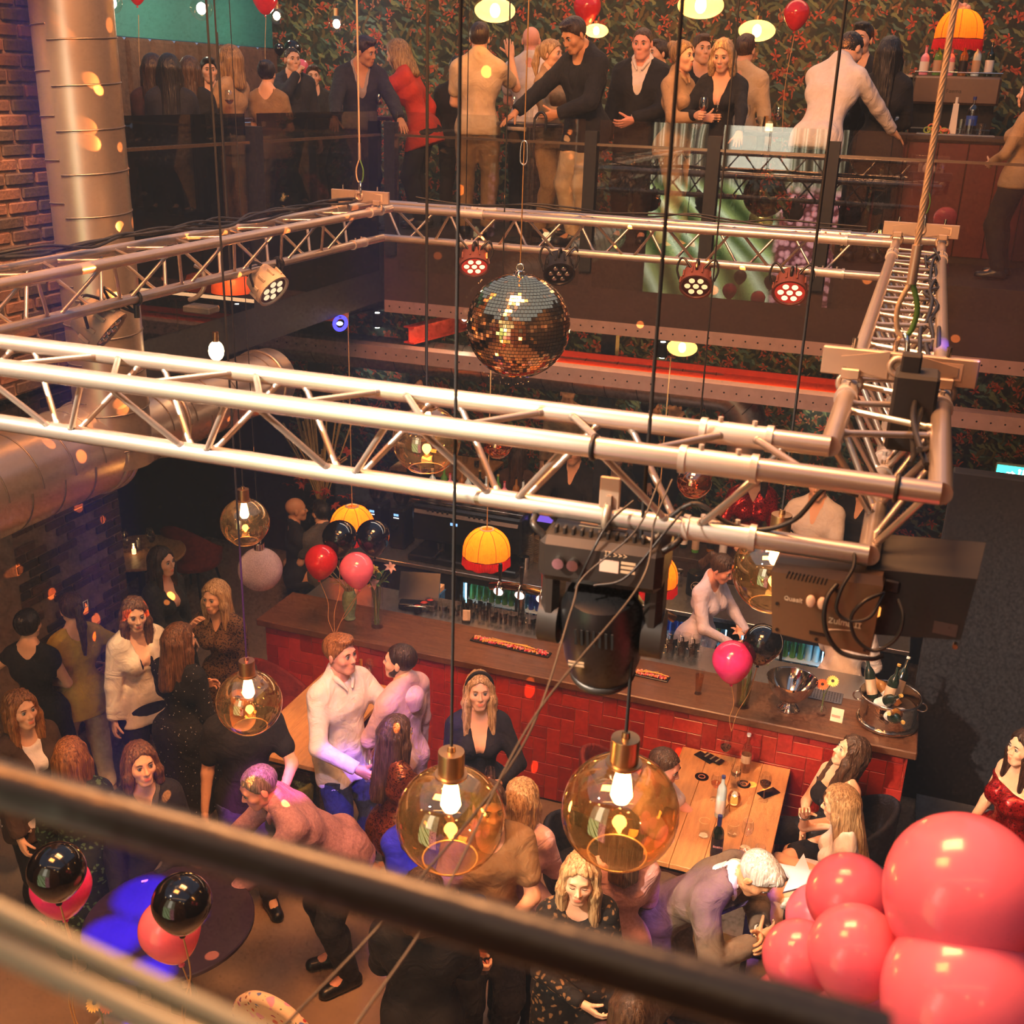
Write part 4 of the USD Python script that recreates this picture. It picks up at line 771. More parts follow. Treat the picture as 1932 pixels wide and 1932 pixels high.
# cables lying along the trusses
cablem = mat('rubber_cable', '#121214', .5)
for k in range(4):
    pts = [(-3.38+R.uniform(-.05, .05), y, ZT+CR+.012+R.uniform(0, .05)) for y in np.linspace(2.7, 6.6, 16)]; obj('power_cable', tube(spline(pts, 70), .007, 6), cablem, label=['first', 'second', 'third', 'lowest'][k]+' slack black cable lying along the left truss', cat='cable', group='cables along the left truss')
for k in range(2):
    pts = [(x, 6.86+R.uniform(-.05, .05), ZT+CR+.01+R.uniform(0, .035)) for x in np.linspace(-3.1, -.3, 12)]; obj('power_cable', tube(spline(pts, 60), .006, 6), cablem, label=('front' if k else 'rear')+' black cable lying along the far truss', cat='cable', group='cables along the far truss')
for k in range(4):
    pts = [(.07+R.uniform(-.035, .035), y, ZT+R.uniform(-.05, .05)) for y in np.linspace(2.5, 6.2, 14)]; obj('power_cable', tube(spline(pts, 60), .007, 6), cablem, label=['upper', 'lower', 'inner', 'outer'][k]+' black cable strapped to the right truss', cat='cable', group='cables along the right truss')
pts = [at_y(x, y, 2.44) for x, y in ((1245, 990), (1310, 950), (1370, 985), (1430, 1000), (1500, 980), (1560, 920), (1620, 935))]; obj('power_cable', tube(spline(pts, 40), .006, 8), cablem, label='loose black cable sagging inside the near truss at its right end', cat='cable')
for x, lab in ((-.62, 'black strap round the near truss beside the coupler'), (.03, 'black strap round the right end of the near truss')):
    tq = torus(CR+.002, .006, (x, YO, ZT), 24, 6, rot('y', 90)); obj('strap', tq, cablem, label=lab, cat='strap')
bx_ = thing('junction_box', 'black control box fixed inside the right truss below the lifting plate', 'control box', (.045, 3.0, ZT)); obj('case', box(.11, .12, .20, (0, 0, 0), .008), blk, bx_); obj('plug', box(.05, .05, .05, (-.02, 0, .12), .005), blk, bx_)
# slim cords and wires
def cord(name, label, px, py, y, z1=7.1, r=.004, m=None, cat='cord'):
    p = at_y(px, py, y); return obj(name, cyl(p, (p[0], p[1], z1), r, n=8), m or cablem, label=label, cat=cat)
cord('ceiling_cord', 'bare black cord left of the mirror ball, over the far truss', 803, 700, 5.6, r=.004)
cord('ceiling_cord', 'thick black cord hanging to the right over the back gallery glass', 1500, 780, 5.2, r=.005)
# round multi-LED spotlights on the far truss
par_body = mat('par_body', '#6a3a30', .5); par_dark = mat('par_dark', '#1a1a1c', .4)
def par(label, px, py, y, r, on, aim, bodym=par_dark, top=None):
    p = at_y(px, py, y); aim = np.array(aim, float); d = aim-p; d /= np.linalg.norm(d); a, b, _ = frame_of(d); M = np.stack([a, b, d], 1)
    t = thing('spotlight', label, 'stage light', p, Rm=M)
    obj('housing', lathe([(r*.35, -r*1.5), (r*.8, -r*1.25), (r*.95, -r*.5), (r, 0), (r*1.02, r*.1), (r*.9, r*.1), (r*.86, 0)], 28), bodym, t)
    fc_ = obj('face', cyl((0, 0, -.02), (0, 0, .0), r*.87, n=28), glow('par_face_red', (1, .06, .03), .55) if on == 'red' else mat('par_face_'+('warm' if on else 'off'), '#4a160c' if on else '#141416', .35), t)
    for k in range(7):
        q = (0, 0) if k == 0 else (r*.52*math.cos(k*math.pi/3), r*.52*math.sin(k*math.pi/3)); obj('lens', ball(r*.19, (q[0], q[1], .002), 12, (1, 1, .5)), glow('par_lens_'+on, {'red': (1, .55, .28), 'warm': (1, .58, .26), 'white': (1, .7, .4)}[on], {'red': 2.6, 'warm': 1.5, 'white': 1.2}[on]) if on else chrome, fc_)
    for k in range(10): obj('fin', box(r*.10, r*.16, r*.5, (r*1.0*math.cos(k*.628), r*1.0*math.sin(k*.628), -r*.45), .002), bodym, t)
    w = p-d*r*.5; top = np.array(top if top is not None else (p[0], y, ZA)); s = np.cross(d, [0, 0, 1.0]); s /= np.linalg.norm(s)
    for sg in (-1, 1): obj('yoke', tube(spline([w+s*sg*r*1.05, w+s*sg*r*1.25+[0, 0, r*.7], (w+s*sg*r*.9+[0, 0, r*1.3]), (top[0], top[1], top[2]-.07)], 16), .007, 6), par_dark, t, True)
    obj('clamp', merge(torus(CR+.006, .008, top, 18, 8, rot('y', 90) if abs(top[1]-6.82) < .2 else rot('x', 90)), cyl(top-[0, 0, .03], top-[0, 0, .09], .014, n=8)), par_dark, t, True)
    if on == 'red': obj('lamp_cable', tube(spline([w+[0, 0, .02], w+[.05, .02, .10], top+[.03, 0, -.02], top+[.02, 0, .05]], 16), .004, 6), cablem, t, True)
    return p, d
par('red lit round LED spotlight left of the mirror ball', 895, 503, 6.72, .095, 'red', (-1.2, 3.5, 1.0), par_body)
par('unlit round LED spotlight above the mirror ball on its right', 1055, 516, 6.72, .098, '', (-.5, 3.0, 1.0), par_dark)
par('warm lit round LED spotlight right of the mirror ball', 1313, 540, 6.72, .098, 'warm', (-.6, 2.5, 1.0), par_body)
par('brightest red round LED spotlight near the right end of the far truss', 1490, 552, 6.72, .10, 'red', (-.2, 2.5, 1.0), par_body)
par('cream bodied LED spotlight under the left truss tilted sideways', 515, 548, 5.3, .10, 'white', (0.5, 4.6, 1.5), mat('par_cream', '#b7a58e', .5), top=(-3.34, 5.5, ZA))
par('large black framed spotlight under the left truss in front of the silver duct', 205, 625, 4.1, .11, '', (1.0, 5.4, .4), mat('par_grey', '#8a7a6a', .5), top=(-3.34, 4.25, ZA))
tb = at_y(372, 560, 4.9); tk = thing('truss_hook', 'aluminium half coupler hook and flat box on the left truss', 'hook', tb); obj('hook', tube(spline([(0, 0, .16), (.04, 0, .14), (.05, 0, .06), (.0, 0, .0), (-.05, 0, -.02)], 16), .012, 8), alu, tk); obj('box', box(.16, .10, .035, (.02, 0, -.06), .006), mat('grey_box', '#55524e', .5), tk)
# mirror ball
mb = at_y(978, 615, 5.0); mt = thing('mirror_ball', 'large golden mirror ball hanging in the middle of the truss', 'mirror ball', mb); MR = .247
V, F = [], []; rows = 44
for i in range(rows):
    t0, t1 = (-.5+(i+.08)/rows)*math.pi, (-.5+(i+.92)/rows)*math.pi; tm = (t0+t1)/2; nn = max(6, int(2*math.pi*math.cos(tm)/(math.pi/rows)))
    for k in range(nn):
        a0, a1 = (k+.05)*2*math.pi/nn, (k+.95)*2*math.pi/nn; q = np.array([[math.cos(t)*math.cos(a), math.cos(t)*math.sin(a), math.sin(t)] for t, a in ((t0, a0), (t0, a1), (t1, a1), (t1, a0))])*MR
        c = q.mean(0); u = c/np.linalg.norm(c); j = RN.normal(0, .03, 3); q = q+np.outer((q-c) @ j, u); V.extend(q); m = len(V)-4; F += [(m, m+1, m+2), (m, m+2, m+3)]
obj('core', ball(MR*.988, (0, 0, 0), 40), mat('ball_core', '#1d1510', .6), mt)
obj('mirror_tile', (np.array(V), np.array(F)), mat('mirror_glass', '#f4cf9c', .07, 1.0), mt, kind='stuff')
obj('cap', lathe([(.028, MR-.002), (.026, MR+.012), (.008, MR+.016), (.001, MR+.016)], 16), chrome, mt); obj('ring', torus(.017, .004, (0, 0, MR+.028), 20, 8, rot('x', 90)), chrome, mt)
cc = thing('hanging_wire', 'thin wire with a karabiner holding the mirror ball', 'wire', mb+[0, 0, MR+.03]); obj('wire', cyl((0, 0, .02), (0, 0, 2.6), .0032, n=6), mat('wire_gold', '#b08a5a', .35, .8), cc)
zk = at_y(986, 290, 5.0)[2]-(mb[2]+MR+.03); obj('karabiner', tube(spline([(0, 0, zk-.05), (-.016, 0, zk-.03), (-.014, 0, zk+.04), (0, 0, zk+.055), (.014, 0, zk+.04), (.016, 0, zk-.03), (0, 0, zk-.05)], 24), .004, 6), chrome, cc)
# moving-head lamp under the near truss
mhx = at_y(1145, 1040, 2.45); mh = thing('moving_head', 'black moving-head lamp hanging under the near truss', 'stage light', mhx, math.radians(4)); mblk = mat('lamp_black', '#201b18', .42, vary=.15, vscale=12); mdark = mat('lamp_black_dark', '#0f0f11', .35)
obj('base', box(.30, .20, .115, (0, 0, .0), .018), mblk, mh)
for k in range(12): obj('cooling_fin', box(.008, .022, .020, (-.115+.021*k, -.055, .064), .002), mblk, mh)
obj('label_plate', box(.055, .045, .001, (-.045, .02, .0585)), mat('label_cream', '#b49a7c', .6), mh); obj('label_plate', box(.05, .04, .001, (.02, .015, .0585)), mat('label_tan', '#8a6a4a', .6), mh)
obj('fuse_label', box(.045, .001, .03, (.025, -.1005, .005)), mat('label_pink', '#c8a898', .6), mh)
for k in range(3): obj('text_plate', box(.034, .001, .007, (.07, -.1005, .018-.011*k)), mat('label_cream', '#b49a7c', .6), mh)
sym = text('II >>>', .013, .001); obj('lettering', mv(sym, (.012, -.1005, .030), Rm=rot('x', 90)), mat('label_cream', '#b49a7c', .6), mh)
for x in (-.095, -.06): obj('socket', cyl((x, -.10, .0), (x, -.118, .0), .014, n=14), chrome, mh)
for s in (-1, 1):
    obj('handle', tube(spline([(s*.145, -.06, .045), (s*.175, -.05, .07), (s*.178, .05, .07), (s*.145, .06, .045)], 16), .009, 8), mblk, mh)
    obj('arm', merge(box(.045, .10, .22, (s*.128, 0, -.12), .015), cyl((s*.105, 0, -.20), (s*.155, 0, -.20), .062, n=24)), mblk, mh)
hd = lathe([(.001, -.20), (.055, -.205), (.082, -.19), (.098, -.12), (.105, 0), (.100, .09), (.085, .13), (.04, .145), (.001, .147)], 32); HRm = rot('x', 18)
hdp = obj('head', mv(hd, (0, 0, -.20), s=(1.0, .92, .82), Rm=HRm), mdark, mh); obj('lens_ring', mv(torus(.074, .012, (0, 0, -.160), 32, 8), (0, 0, -.20), Rm=HRm), mblk, hdp)
for k in range(7): obj('vent_slot', mv(box(.006, .004, .05, (-.045+.015*k, -.094, .04)), (0, 0, -.20), Rm=HRm), mat('vent_black', '#050506', .9), hdp)
for k in range(2): obj('lettering', mv(box(.040, .002, .006, (-.045, -.0975, -.045-.011*k)), (0, 0, -.20), Rm=HRm), mat('label_cream', '#b49a7c', .6), hdp)
obj('bracket', merge(box(.050, .008, .13, (0, -.01, .13), .003), box(.012, .012, .05, (0, -.018, .125))), platem, mh); ck = torus(CR+.006, .010, (0, 0, 0), 24, 8, rot('y', 90)); obj('clamp', mv(ck, (mhx[0], 2.445, ZA)), platem, mh, True)
obj('cable', tube(spline([(.06, .02, .06), (.10, .0, .085), (.125, -.02, .075), (.115, -.05, .066), (.09, -.04, .066)], 24), .005, 6), mat('grey_wire', '#8a7a66', .5), mh)
# flat effect projector and the large black lamp body beside it, right end of the near truss
pp = at_y(1566, 1140, 2.45); sc_ = 2.45/2.6
pj = thing('effect_projector', 'bronze grey flat effect light with lettering, hanging under the right end of the near truss', 'stage light', pp, math.radians(-3)); brz = mat('bronze_case', '#6e5138', .45, .35, vary=.06, vscale=8)
pjc = obj('case', hexa([(-.115, -.05, -.075), (.105, -.05, -.085), (.105, .10, -.085), (-.115, .10, -.075), (-.135, -.05, .075), (.110, -.05, .088), (.110, .10, .10), (-.135, .10, .09)]), brz, pj)
obj('top_bevel', hexa([(-.135, -.05, .075), (.110, -.05, .088), (.110, .02, .088), (-.135, .02, .075), (-.128, -.035, .092), (.105, -.035, .106), (.105, .02, .106), (-.128, .02, .092)]), mat('bronze_dark', '#3d2c20', .4, .4), pj)
for k in range(11): obj('vent_slot', hexa([(-.10+.0085*k, -.0512, .066), (-.097+.0085*k, -.0512, .066), (-.097+.0085*k, -.046, .066), (-.10+.0085*k, -.046, .066), (-.096+.0085*k, -.0512, .083), (-.093+.0085*k, -.0512, .083), (-.093+.0085*k, -.044, .083), (-.096+.0085*k, -.044, .083)]), mat('vent_black', '#050506', .9), pjc)
cr = mat('lettering_cream', '#cdb596', .5)
obj('lettering', mv(text('Quasit', .010, .001, True), (-.098, -.0515, .013), Rm=rot('x', 90)), cr, pjc); obj('lettering', mv(text('Zulma II', .013, .001, True), (.005, -.0515, -.022), Rm=rot('x', 90) ), cr, pjc)
obj('swoosh', tube(spline([(.0, -.0515, -.044), (.02, -.0515, -.037), (.06, -.0515, -.031)], 12), np.linspace(.0032, .0005, 12), 5), cr, pj)
for x, z_ in ((-.112, -.0), (-.105, -.065), (-.015, -.07), (.093, -.072), (.015, .058), (.085, .055)): obj('screw', cyl((x, -.0505, z_), (x, -.0535, z_), .004, n=8), mat('screw_black', '#151311', .4), pjc)
bkt = mat('bracket_brown', '#1e1410', .4)
obj('bracket', prism([(-.032, -.055), (.004, -.055), (.012, -.03), (.018, .17), (-.012, .17), (-.040, .0)], -.058, -.052), bkt, pj)
v, f = prism([(-.036, -.050), (-.012, -.060), (.004, -.045), (.006, .02), (.016, .17), (-.012, .17), (-.036, .02)], -.062, -.056); 
for x in (-.037, -.012): obj('wing_knob', ball(.014, (x, -.066, .028), 12, (.75, .5, 1.1)), mat('knob_cream', '#d9b79a', .4), pj)
lb = thing('lamp_body', 'big black lamp body with a lit orange switch, right of the bronze effect light', 'stage light', at_y(1735, 1135, 2.48), math.radians(-6))
obj('case', hexa([(-.105, -.05, -.085), (.10, -.05, -.05), (.10, .16, -.05), (-.105, .16, -.085), (-.12, -.05, .075), (.11, -.05, .10), (.11, .16, .11), (-.12, .16, .085)]), blk, lb)
obj('rocker_switch', box(.020, .012, .026, (-.085, -.053, -.022), .004), glow('switch_orange', (1, .30, .05), 2.5), lb); obj('label_plate', box(.05, .002, .03, (.065, -.051, -.03)), mat('plate_dull', '#3c3434', .6), lb)
obj('power_inlet', box(.035, .008, .03, (-.06, -.052, .045), .004), mat('lamp_black_dark'), lb); obj('bolt', cyl((.092, -.05, -.062), (.092, -.065, -.062), .006, n=8), chrome, lb)
gp = at_y(1700, 1065, 2.7); gt = thing('gobo_plate', 'tan sheet metal bracket with a cut-out behind the black lamp body', 'bracket', gp); tan = mat('tan_sheet', '#8f6f50', .5, .3)
obj('left_leaf', merge(prism([(-.10, -.05), (-.055, -.05), (-.055, .055), (-.075, .055)], -.004, .0), prism([(-.01, -.05), (.03, -.05), (.012, .055), (-.01, .055)], -.004, 0), prism([(-.055, -.05), (-.01, -.05), (-.01, -.02), (-.055, -.02)], -.004, 0), prism([(-.055, .03), (-.01, .03), (-.01, .055), (-.055, .055)], -.004, 0))and mv(merge(prism([(-.10, -.05), (-.055, -.05), (-.055, .055), (-.075, .055)], -.004, .0), prism([(-.01, -.05), (.03, -.05), (.012, .055), (-.01, .055)], -.004, 0), prism([(-.055, -.05), (-.01, -.05), (-.01, -.02), (-.055, -.02)], -.004, 0), prism([(-.055, .03), (-.01, .03), (-.01, .055), (-.055, .055)], -.004, 0)), Rm=rot('x', 70)), tan, gt)
obj('right_leaf', mv(prism([(.015, -.05), (.13, -.05), (.085, .055), (.02, .06)], -.004, 0), Rm=rot('x', 60)), tan, gt)
def pxcable(label, pts, r, m=cablem, n=60): obj('power_cable', tube(spline([at_y(x, y, d) for x, y, d in pts], n), r, 8), m, label=label, cat='cable')
pxcable('black cable looping down from the near truss over the bronze effect light', [(1612, 1030, 2.44), (1610, 1070, 2.40), (1588, 1110, 2.37), (1578, 1150, 2.36), (1600, 1170, 2.36), (1640, 1165, 2.36), (1668, 1120, 2.40)], .0042)
pxcable('round coil of black cable in front of the two lamps at the right', [(1668, 1118, 2.40), (1630, 1135, 2.36), (1606, 1165, 2.36), (1615, 1205, 2.36), (1650, 1228, 2.36), (1690, 1205, 2.36), (1704, 1165, 2.36), (1695, 1130, 2.38)], .0042)
pxcable('outer loop of black cable hanging lowest below the two lamps', [(1590, 1090, 2.42), (1560, 1130, 2.37), (1557, 1185, 2.36), (1585, 1230, 2.36), (1640, 1243, 2.36), (1665, 1238, 2.38)], .0055)
# the two long cables that run from the moving head down to the viewer's rail, and their bundle to the truss
lc = mat('grey_cable', '#3c3a36', .4)
for lab, P in (('left of two long thin cables running from the moving head towards the viewer', [(1245, 905, 2.42), (1200, 1000, 2.30), (1100, 1090, 2.22), (1078, 1150, 2.1), (990, 1400, 1.7), (765, 1690, 1.25), (540, 1932, 1.0), (420, 2060, .9)]),
               ('right of two long thin cables running from the moving head towards the viewer', [(1268, 905, 2.42), (1235, 985, 2.30), (1205, 1105, 2.15), (1010, 1350, 1.7), (835, 1690, 1.25), (672, 1932, 1.0), (590, 2060, .9)])):
    obj('long_cable', tube(spline([at_y(x, y, d) for x, y, d in P], 90), .0024, 8), lc, label=lab, cat='cable')
pxcable('black cable from the near truss to the moving head sockets, left strand', [(1195, 945, 2.44), (1150, 985, 2.38), (1118, 1040, 2.34), (1085, 1110, 2.34)], .003)
pxcable('black cable from the near truss to the moving head sockets, right strand', [(1290, 962, 2.44), (1250, 1010, 2.38), (1180, 1090, 2.34), (1120, 1105, 2.33)], .003)
# ---------------------------------------------------------------- the bar: tiled front, wooden counter, glass shelf, back counter with coolers
oak = mat('counter_wood', '#5d3b24', .35, vary=.35, vscale=5, stretch=(1, 7, 1), bump=.1, bscale=30); table_wood = mat('table_oak', '#c08a50', .42, vary=.22, vscale=4, stretch=(8, 1, 1), bump=.12, bscale=30)
steel = mat('stainless', '#a8a8a6', .32, .9, vary=.05); dark_wood = mat('dark_wood', '#2b1a12', .5, vary=.3, vscale=6)
bar = thing('bar_counter', 'long bar with a red tiled front and dark wooden counter top', 'bar', (-4.57, 7.06, 0))
obj('carcass', bx(-4.55, .43, 7.075, 7.58, 0, 1.035), dark_wood, bar, True); obj('counter_top', bx(-4.62, .49, 7.02, 7.60, 1.04, 1.10, .008), oak, bar, True)
tm = [mat(f'red_tile_{i}', c, .22, vary=.16, vscale=7, bump=.08, bscale=18) for i, c in enumerate(('#9a2a1c', '#a83222', '#8a2318', '#a02c22'))]; rt = random.Random(4); nt = 0; tw_ = .212; th_ = .106; g = .0022
grout = mat('grout', '#b0563a', .9); obj('grout_bed', bx(-4.56, .44, 7.068, 7.076, .02, 1.035), grout, bar, True)
for y in range(-1, 11):           # straight herringbone: lying and standing tiles by the cell's diagonal
    for x in range(-2, 50):
        d = (x-y) % 4
        if d in (1, 3): continue
        X0, Z0 = -4.56+x*th_, .02+y*th_; q = (X0, X0+tw_, Z0, Z0+th_) if d == 0 else (X0, X0+th_, Z0-th_, Z0+th_)
        a, b, c, e = max(q[0]+g, -4.56), min(q[1]-g, .44), max(q[2]+g, .02), min(q[3]-g, 1.035)
        if b-a > .015 and e-c > .015 and nt < 299: obj('tile', bx(a, b, 7.060-rt.uniform(0, .0015), 7.070, c, e, .0025), tm[rt.randrange(4)], bar, True); nt += 1
shelf = thing('bar_shelf', 'stainless drip shelf running behind the wooden counter', 'shelf', (-4.2, 7.62, .9)); obj('plate', bx(-4.5, .43, 7.61, 8.02, 1.055, 1.085, .004), steel, shelf, True); obj('front', bx(-4.5, .43, 7.99, 8.02, .15, 1.055), dark_wood, shelf, True); obj('leg_panel', bx(-4.5, -4.46, 7.61, 8.02, 0, 1.055), dark_wood, shelf, True)
back = thing('back_counter', 'long back counter with a stainless top behind the bar', 'counter', (-5.0, 8.88, 0)); dk = mat('cabinet_dark', '#1c1d22', .4)
obj('worktop', bx(-5.0, .42, 8.86, 9.62, .91, .95, .004), steel, back, True); obj('plinth', bx(-5.0, .42, 8.95, 9.6, 0, .08), dk, back, True); obj('rear_panel', bx(-5.0, .42, 9.52, 9.6, .08, .91), dk, back, True)
for k, (a, b) in enumerate(((-5.0, -4.35), (-4.35, -3.62), (-2.42, -1.75), (-.18, .42))): obj('cupboard_door', bx(a+.006, b-.006, 8.88, 9.5, .09, .90, .004), dk, back, True)
ledge = thing('back_ledge', 'dark raised ledge along the rear of the back counter', 'shelf', (-5, 9.62, .95)); obj('board', bx(-5.0, .42, 9.62, 10.05, 1.10, 1.14, .004), dark_wood, ledge, True); obj('riser', bx(-5.0, .42, 9.63, 9.66, 0, 1.10), dark_wood, ledge, True)
_o1 = 'first second third fourth fifth sixth seventh eighth ninth tenth eleventh twelfth thirteenth fourteenth fifteenth sixteenth seventeenth eighteenth nineteenth'.split()
def nth(k): return _o1[k] if k < 19 else 'twentieth' if k == 19 else 'twenty-'+_o1[k-20]
# lit coolers
cy = glow('cooler_light', (.30, .72, 1.0), 7.0); cyd = mat('cooler_inside', '#c8e4f0', .5); bcol = {k: clear('bottle_'+k, v, .05, .03) if 0 else mat('bottle_'+k, v, .12, coat_weight=.5) for k, v in dict(green='#4f8a3c', blue='#1b2f8a', clear='#b8d8e0', amber='#8a5a20', dark='#16241a', pink='#d88aa0', teal='#2a6a7a').items()}
def bottle_prof(r, h, neck=.011, body=.58): return [(.001, 0), (r*.92, .001), (r, .006), (r, h*body), (r*.8, h*(body+.08)), (neck*1.1, h*(body+.17)), (neck, h*.97), (neck*1.2, h*.975), (neck*1.2, h), (.001, h)]
def bottle_maker(col, h=.22, r=.03, cap=None, label=None, body=.58):
    def build(t):
        obj('glass', lathe(bottle_prof(r, h, body=body), 16), bcol[col], t)
        if label: obj('label', lathe([(r+.0006, h*.12), (r+.0006, h*.46)], 16), mat('label_'+label, {'cream': '#cdb68a', 'white': '#d8d4cc', 'red': '#a8322a', 'black': '#15151a', 'blue': '#2a4aa0'}[label], .6), t)
        if cap: obj('cap', lathe([(.0125, h*.955), (.0135, h*.957), (.0135, h*1.01), (.001, h*1.012)], 12), mat('cap_'+cap, {'gold': '#b8934a', 'blue': '#27367a', 'white': '#d8d8d8', 'red': '#a8322a', 'black': '#141416'}[cap], .35), t)
    return Many(build)
cool_b = {k: bottle_maker(k, .21, .027, 'white' if k in ('clear', 'blue') else 'gold') for k in ('green', 'blue', 'clear', 'amber', 'teal')}
def cooler(label, x0, x1, rows, place):
    t = thing('bottle_cooler', label, 'cooler', (x0, 8.87, .09)); z0, z1 = .09, .90
    obj('back', bx(x0, x1, 9.36, 9.42, z0, z1), cyd, t, True)
    for nm, q in (('side', bx(x0, x0+.03, 8.87, 9.42, z0, z1)), ('side', bx(x1-.03, x1, 8.87, 9.42, z0, z1)), ('top', bx(x0, x1, 8.87, 9.42, z1-.05, z1)), ('bottom', bx(x0, x1, 8.87, 9.42, z0, z0+.04))): obj(nm, q, dk, t, True)
    for x in (x0+.035, x1-.045): obj('light_strip', bx(x, x+.010, 8.90, 8.92, z0+.05, z1-.06), cy, t, True)
    obj('light_strip', bx(x0+.04, x1-.04, 9.0, 9.02, z1-.065, z1-.055), cy, t, True); mid = (x0+x1)/2
    for s in range(2): obj('shelf', bx(x0+.03, x1-.03, 8.93, 9.36, .36+.27*s, .368+.27*s), mat('wire_shelf', '#cfe6f0', .4), t, True)
    obj('door_bar', bx(mid-.012, mid+.012, 8.862, 8.88, z0+.03, z1-.03), dk, t, True)
    obj('door_glass', bx(x0+.03, x1-.03, 8.866, 8.870, z0+.04, z1-.05), clear('cooler_glass', (.95, .98, 1), .0), t, True)
    for zi, col in enumerate(rows):
        zz = (.13, .368, .638)[zi]; n = int((x1-x0-.1)/.066)
        for k in range(n):
            c = col[k*len(col)//n]
            for dy in (0, .09)[:1 if zi == 0 else 2]: cool_b[c].place('cooler_bottle', f'{nth(k)} bottle from the left, {c}, in the {"rear" if dy else "front"} row of the {("bottom", "middle", "top")[zi]} shelf, {place}', 'bottle', (x0+.07+k*.066, 9.0+dy, zz), group='bottles in the '+place)
cooler('left lit cooler under the back counter, full of green and blue bottles', -3.58, -2.46, (['clear', 'teal'], ['teal', 'amber', 'clear', 'blue', 'blue', 'teal', 'clear'], ['green', 'green', 'green', 'teal', 'blue', 'clear', 'clear']), 'left cooler')
cooler('middle lit cooler behind the woman in the pale blouse', -1.72, -1.05, (['clear'], ['amber', 'blue', 'clear'], ['blue', 'clear', 'amber']), 'middle cooler')
cooler('right lit cooler behind the silver bowl', -.98, -.22, (['clear'], ['green', 'clear', 'teal'], ['blue', 'teal', 'green', 'clear']), 'right cooler')
# glassware
gclear = clear('drinking_glass', (.97, .98, .98), .045, .01); wine_red = mat('red_wine', '#2a0408', .1); wine_white = clear('white_wine', (.95, .85, .55), .05); beer = clear('beer', (.95, .62, .15), .05); rose = clear('rose_wine', (.95, .62, .52), .05)
def tumbler(r=.036, h=.10, fill=None):
    def b(t):
        obj('glass', lathe([(.001, .008), (r*.80, .008), (r*.97, h), (r, h), (r*.86, .001), (.001, 0)][::-1] if 0 else [(.001, 0), (r*.84, .001), (r, h), (r*.95, h), (r*.80, .010), (.001, .010)], 20), gclear, t)
        if fill: obj('drink', lathe([(.001, .011), (r*.79, .011), (r*.87, h*.6), (.001, h*.6)], 18), fill, t)
    return Many(b)
def stem(r=.038, h=.20, fill=None, fl=.35):
    def b(t):
        z0 = h*.45
        obj('foot', lathe([(.001, 0), (r*.85, .0005), (r*.85, .002), (.006, .006), (.0042, .012), (.004, z0-.004), (.001, z0)], 20), gclear, t)
        obj('bowl', lathe([(.001, z0), (r*.45, z0+.006), (r*.9, z0+h*.15), (r, z0+h*.27), (r*.92, z0+h*.42), (r*.74, h), (r*.71, h), (r*.88, z0+h*.42), (r*.96, z0+h*.27), (r*.86, z0+h*.155), (.001, z0+.004)], 20), gclear, t)
        if fill: obj('drink', lathe([(.001, z0+.005), (r*.42, z0+.008), (r*.86, z0+h*.15), (r*.94, z0+h*.15+h*.12*fl), (.001, z0+h*.15+h*.12*fl)], 18), fill, t)
    return Many(b)
shelf_glass = tumbler(.038, .105); n = 0; rg = random.Random(11)
for i in range(23):
    for j in range(4):
        x = -3.42+i*.083; y = 7.68+j*.085
        if x > -1.62 or (i < 3 and j > 1) or (-2.85 < x < -2.15 and j > 2): continue
        shelf_glass.place('tumbler', f'{nth(i)} tumbler from the left in the {nth(j)} row behind the counter', 'glass', (x+rg.uniform(-.008, .008), y+rg.uniform(-.008, .008), 1.086), group='clean tumblers on the bar shelf')
mug = Many(lambda t: (obj('glass', lathe([(.001, 0), (.036, .001), (.040, .008), (.037, .03), (.041, .145), (.038, .145), (.033, .02), (.001, .018)], 16), gclear, t), obj('handle', tube(spline([(.038, 0, .12), (.066, 0, .11), (.066, 0, .05), (.038, 0, .035)], 12), .006, 6), gclear, t)))
for i in range(6):
    for j in range(3): mug.place('beer_mug', f'{nth(i)} beer mug from the left in the {nth(j)} row of mugs behind the counter', 'glass', (-1.62+i*.088, 7.70+j*.095, 1.086), group='clean beer mugs on the bar shelf')
# beer taps
def tap_tower(label, x0, x1, n, y=7.86, handles=('black',), lit='white'):
    t = thing('beer_tap', label, 'beer tap', ((x0+x1)/2, y, 1.086)); xm = (x0+x1)/2
    obj('column', lathe([(.06, 0), (.06, .012), (.030, .03), (.028, .30), (.001, .30)], 24, c=(xm, y, 1.086)), chrome, t, True)
    a = np.linspace(-1, 1, 24); arc = np.stack([xm+a*(x1-x0)/2, np.full(24, y)-.02*(1-a*a), 1.086+.27+.05*(1-a*a)], 1); obj('bridge', tube(arc, .032, 14), mat('tap_bridge', '#6a4a2c', .15, .95), t, True)
    for k in range(n):
        u = (k+.5)/n; x = x0+(x1-x0)*u; zz = 1.086+.31
        obj('badge', merge(cyl((x, y-.05, zz-.04), (x, y-.066, zz-.045), .047, n=24)), chrome, t, True); obj('badge_face', cyl((x, y-.0662, zz-.0452), (x, y-.0685, zz-.0460), .040, n=24), glow('badge_lit', (1, .95, .9), 2.2), t, True)
        obj('spout', tube(spline([(x, y-.01, zz+.02), (x, y-.06, zz+.04), (x, y-.09, zz+.0), (x, y-.092, zz-.06)], 12), .010, 8), chrome, t, True)
        c = handles[k % len(handles)]; obj('handle', lathe([(.010, zz+.03), (.012, zz+.06), (.017, zz+.16), (.015, zz+.19), (.001, zz+.20)], 14, c=(x, y-.03, 0)), mat('tap_'+c, {'black': '#141416', 'red': '#b02a20'}[c], .3), t, True); obj('collar', lathe([(.014, zz), (.018, zz+.01), (.014, zz+.03)], 14, c=(x, y-.03, 0)), chrome, t, True)
    return t
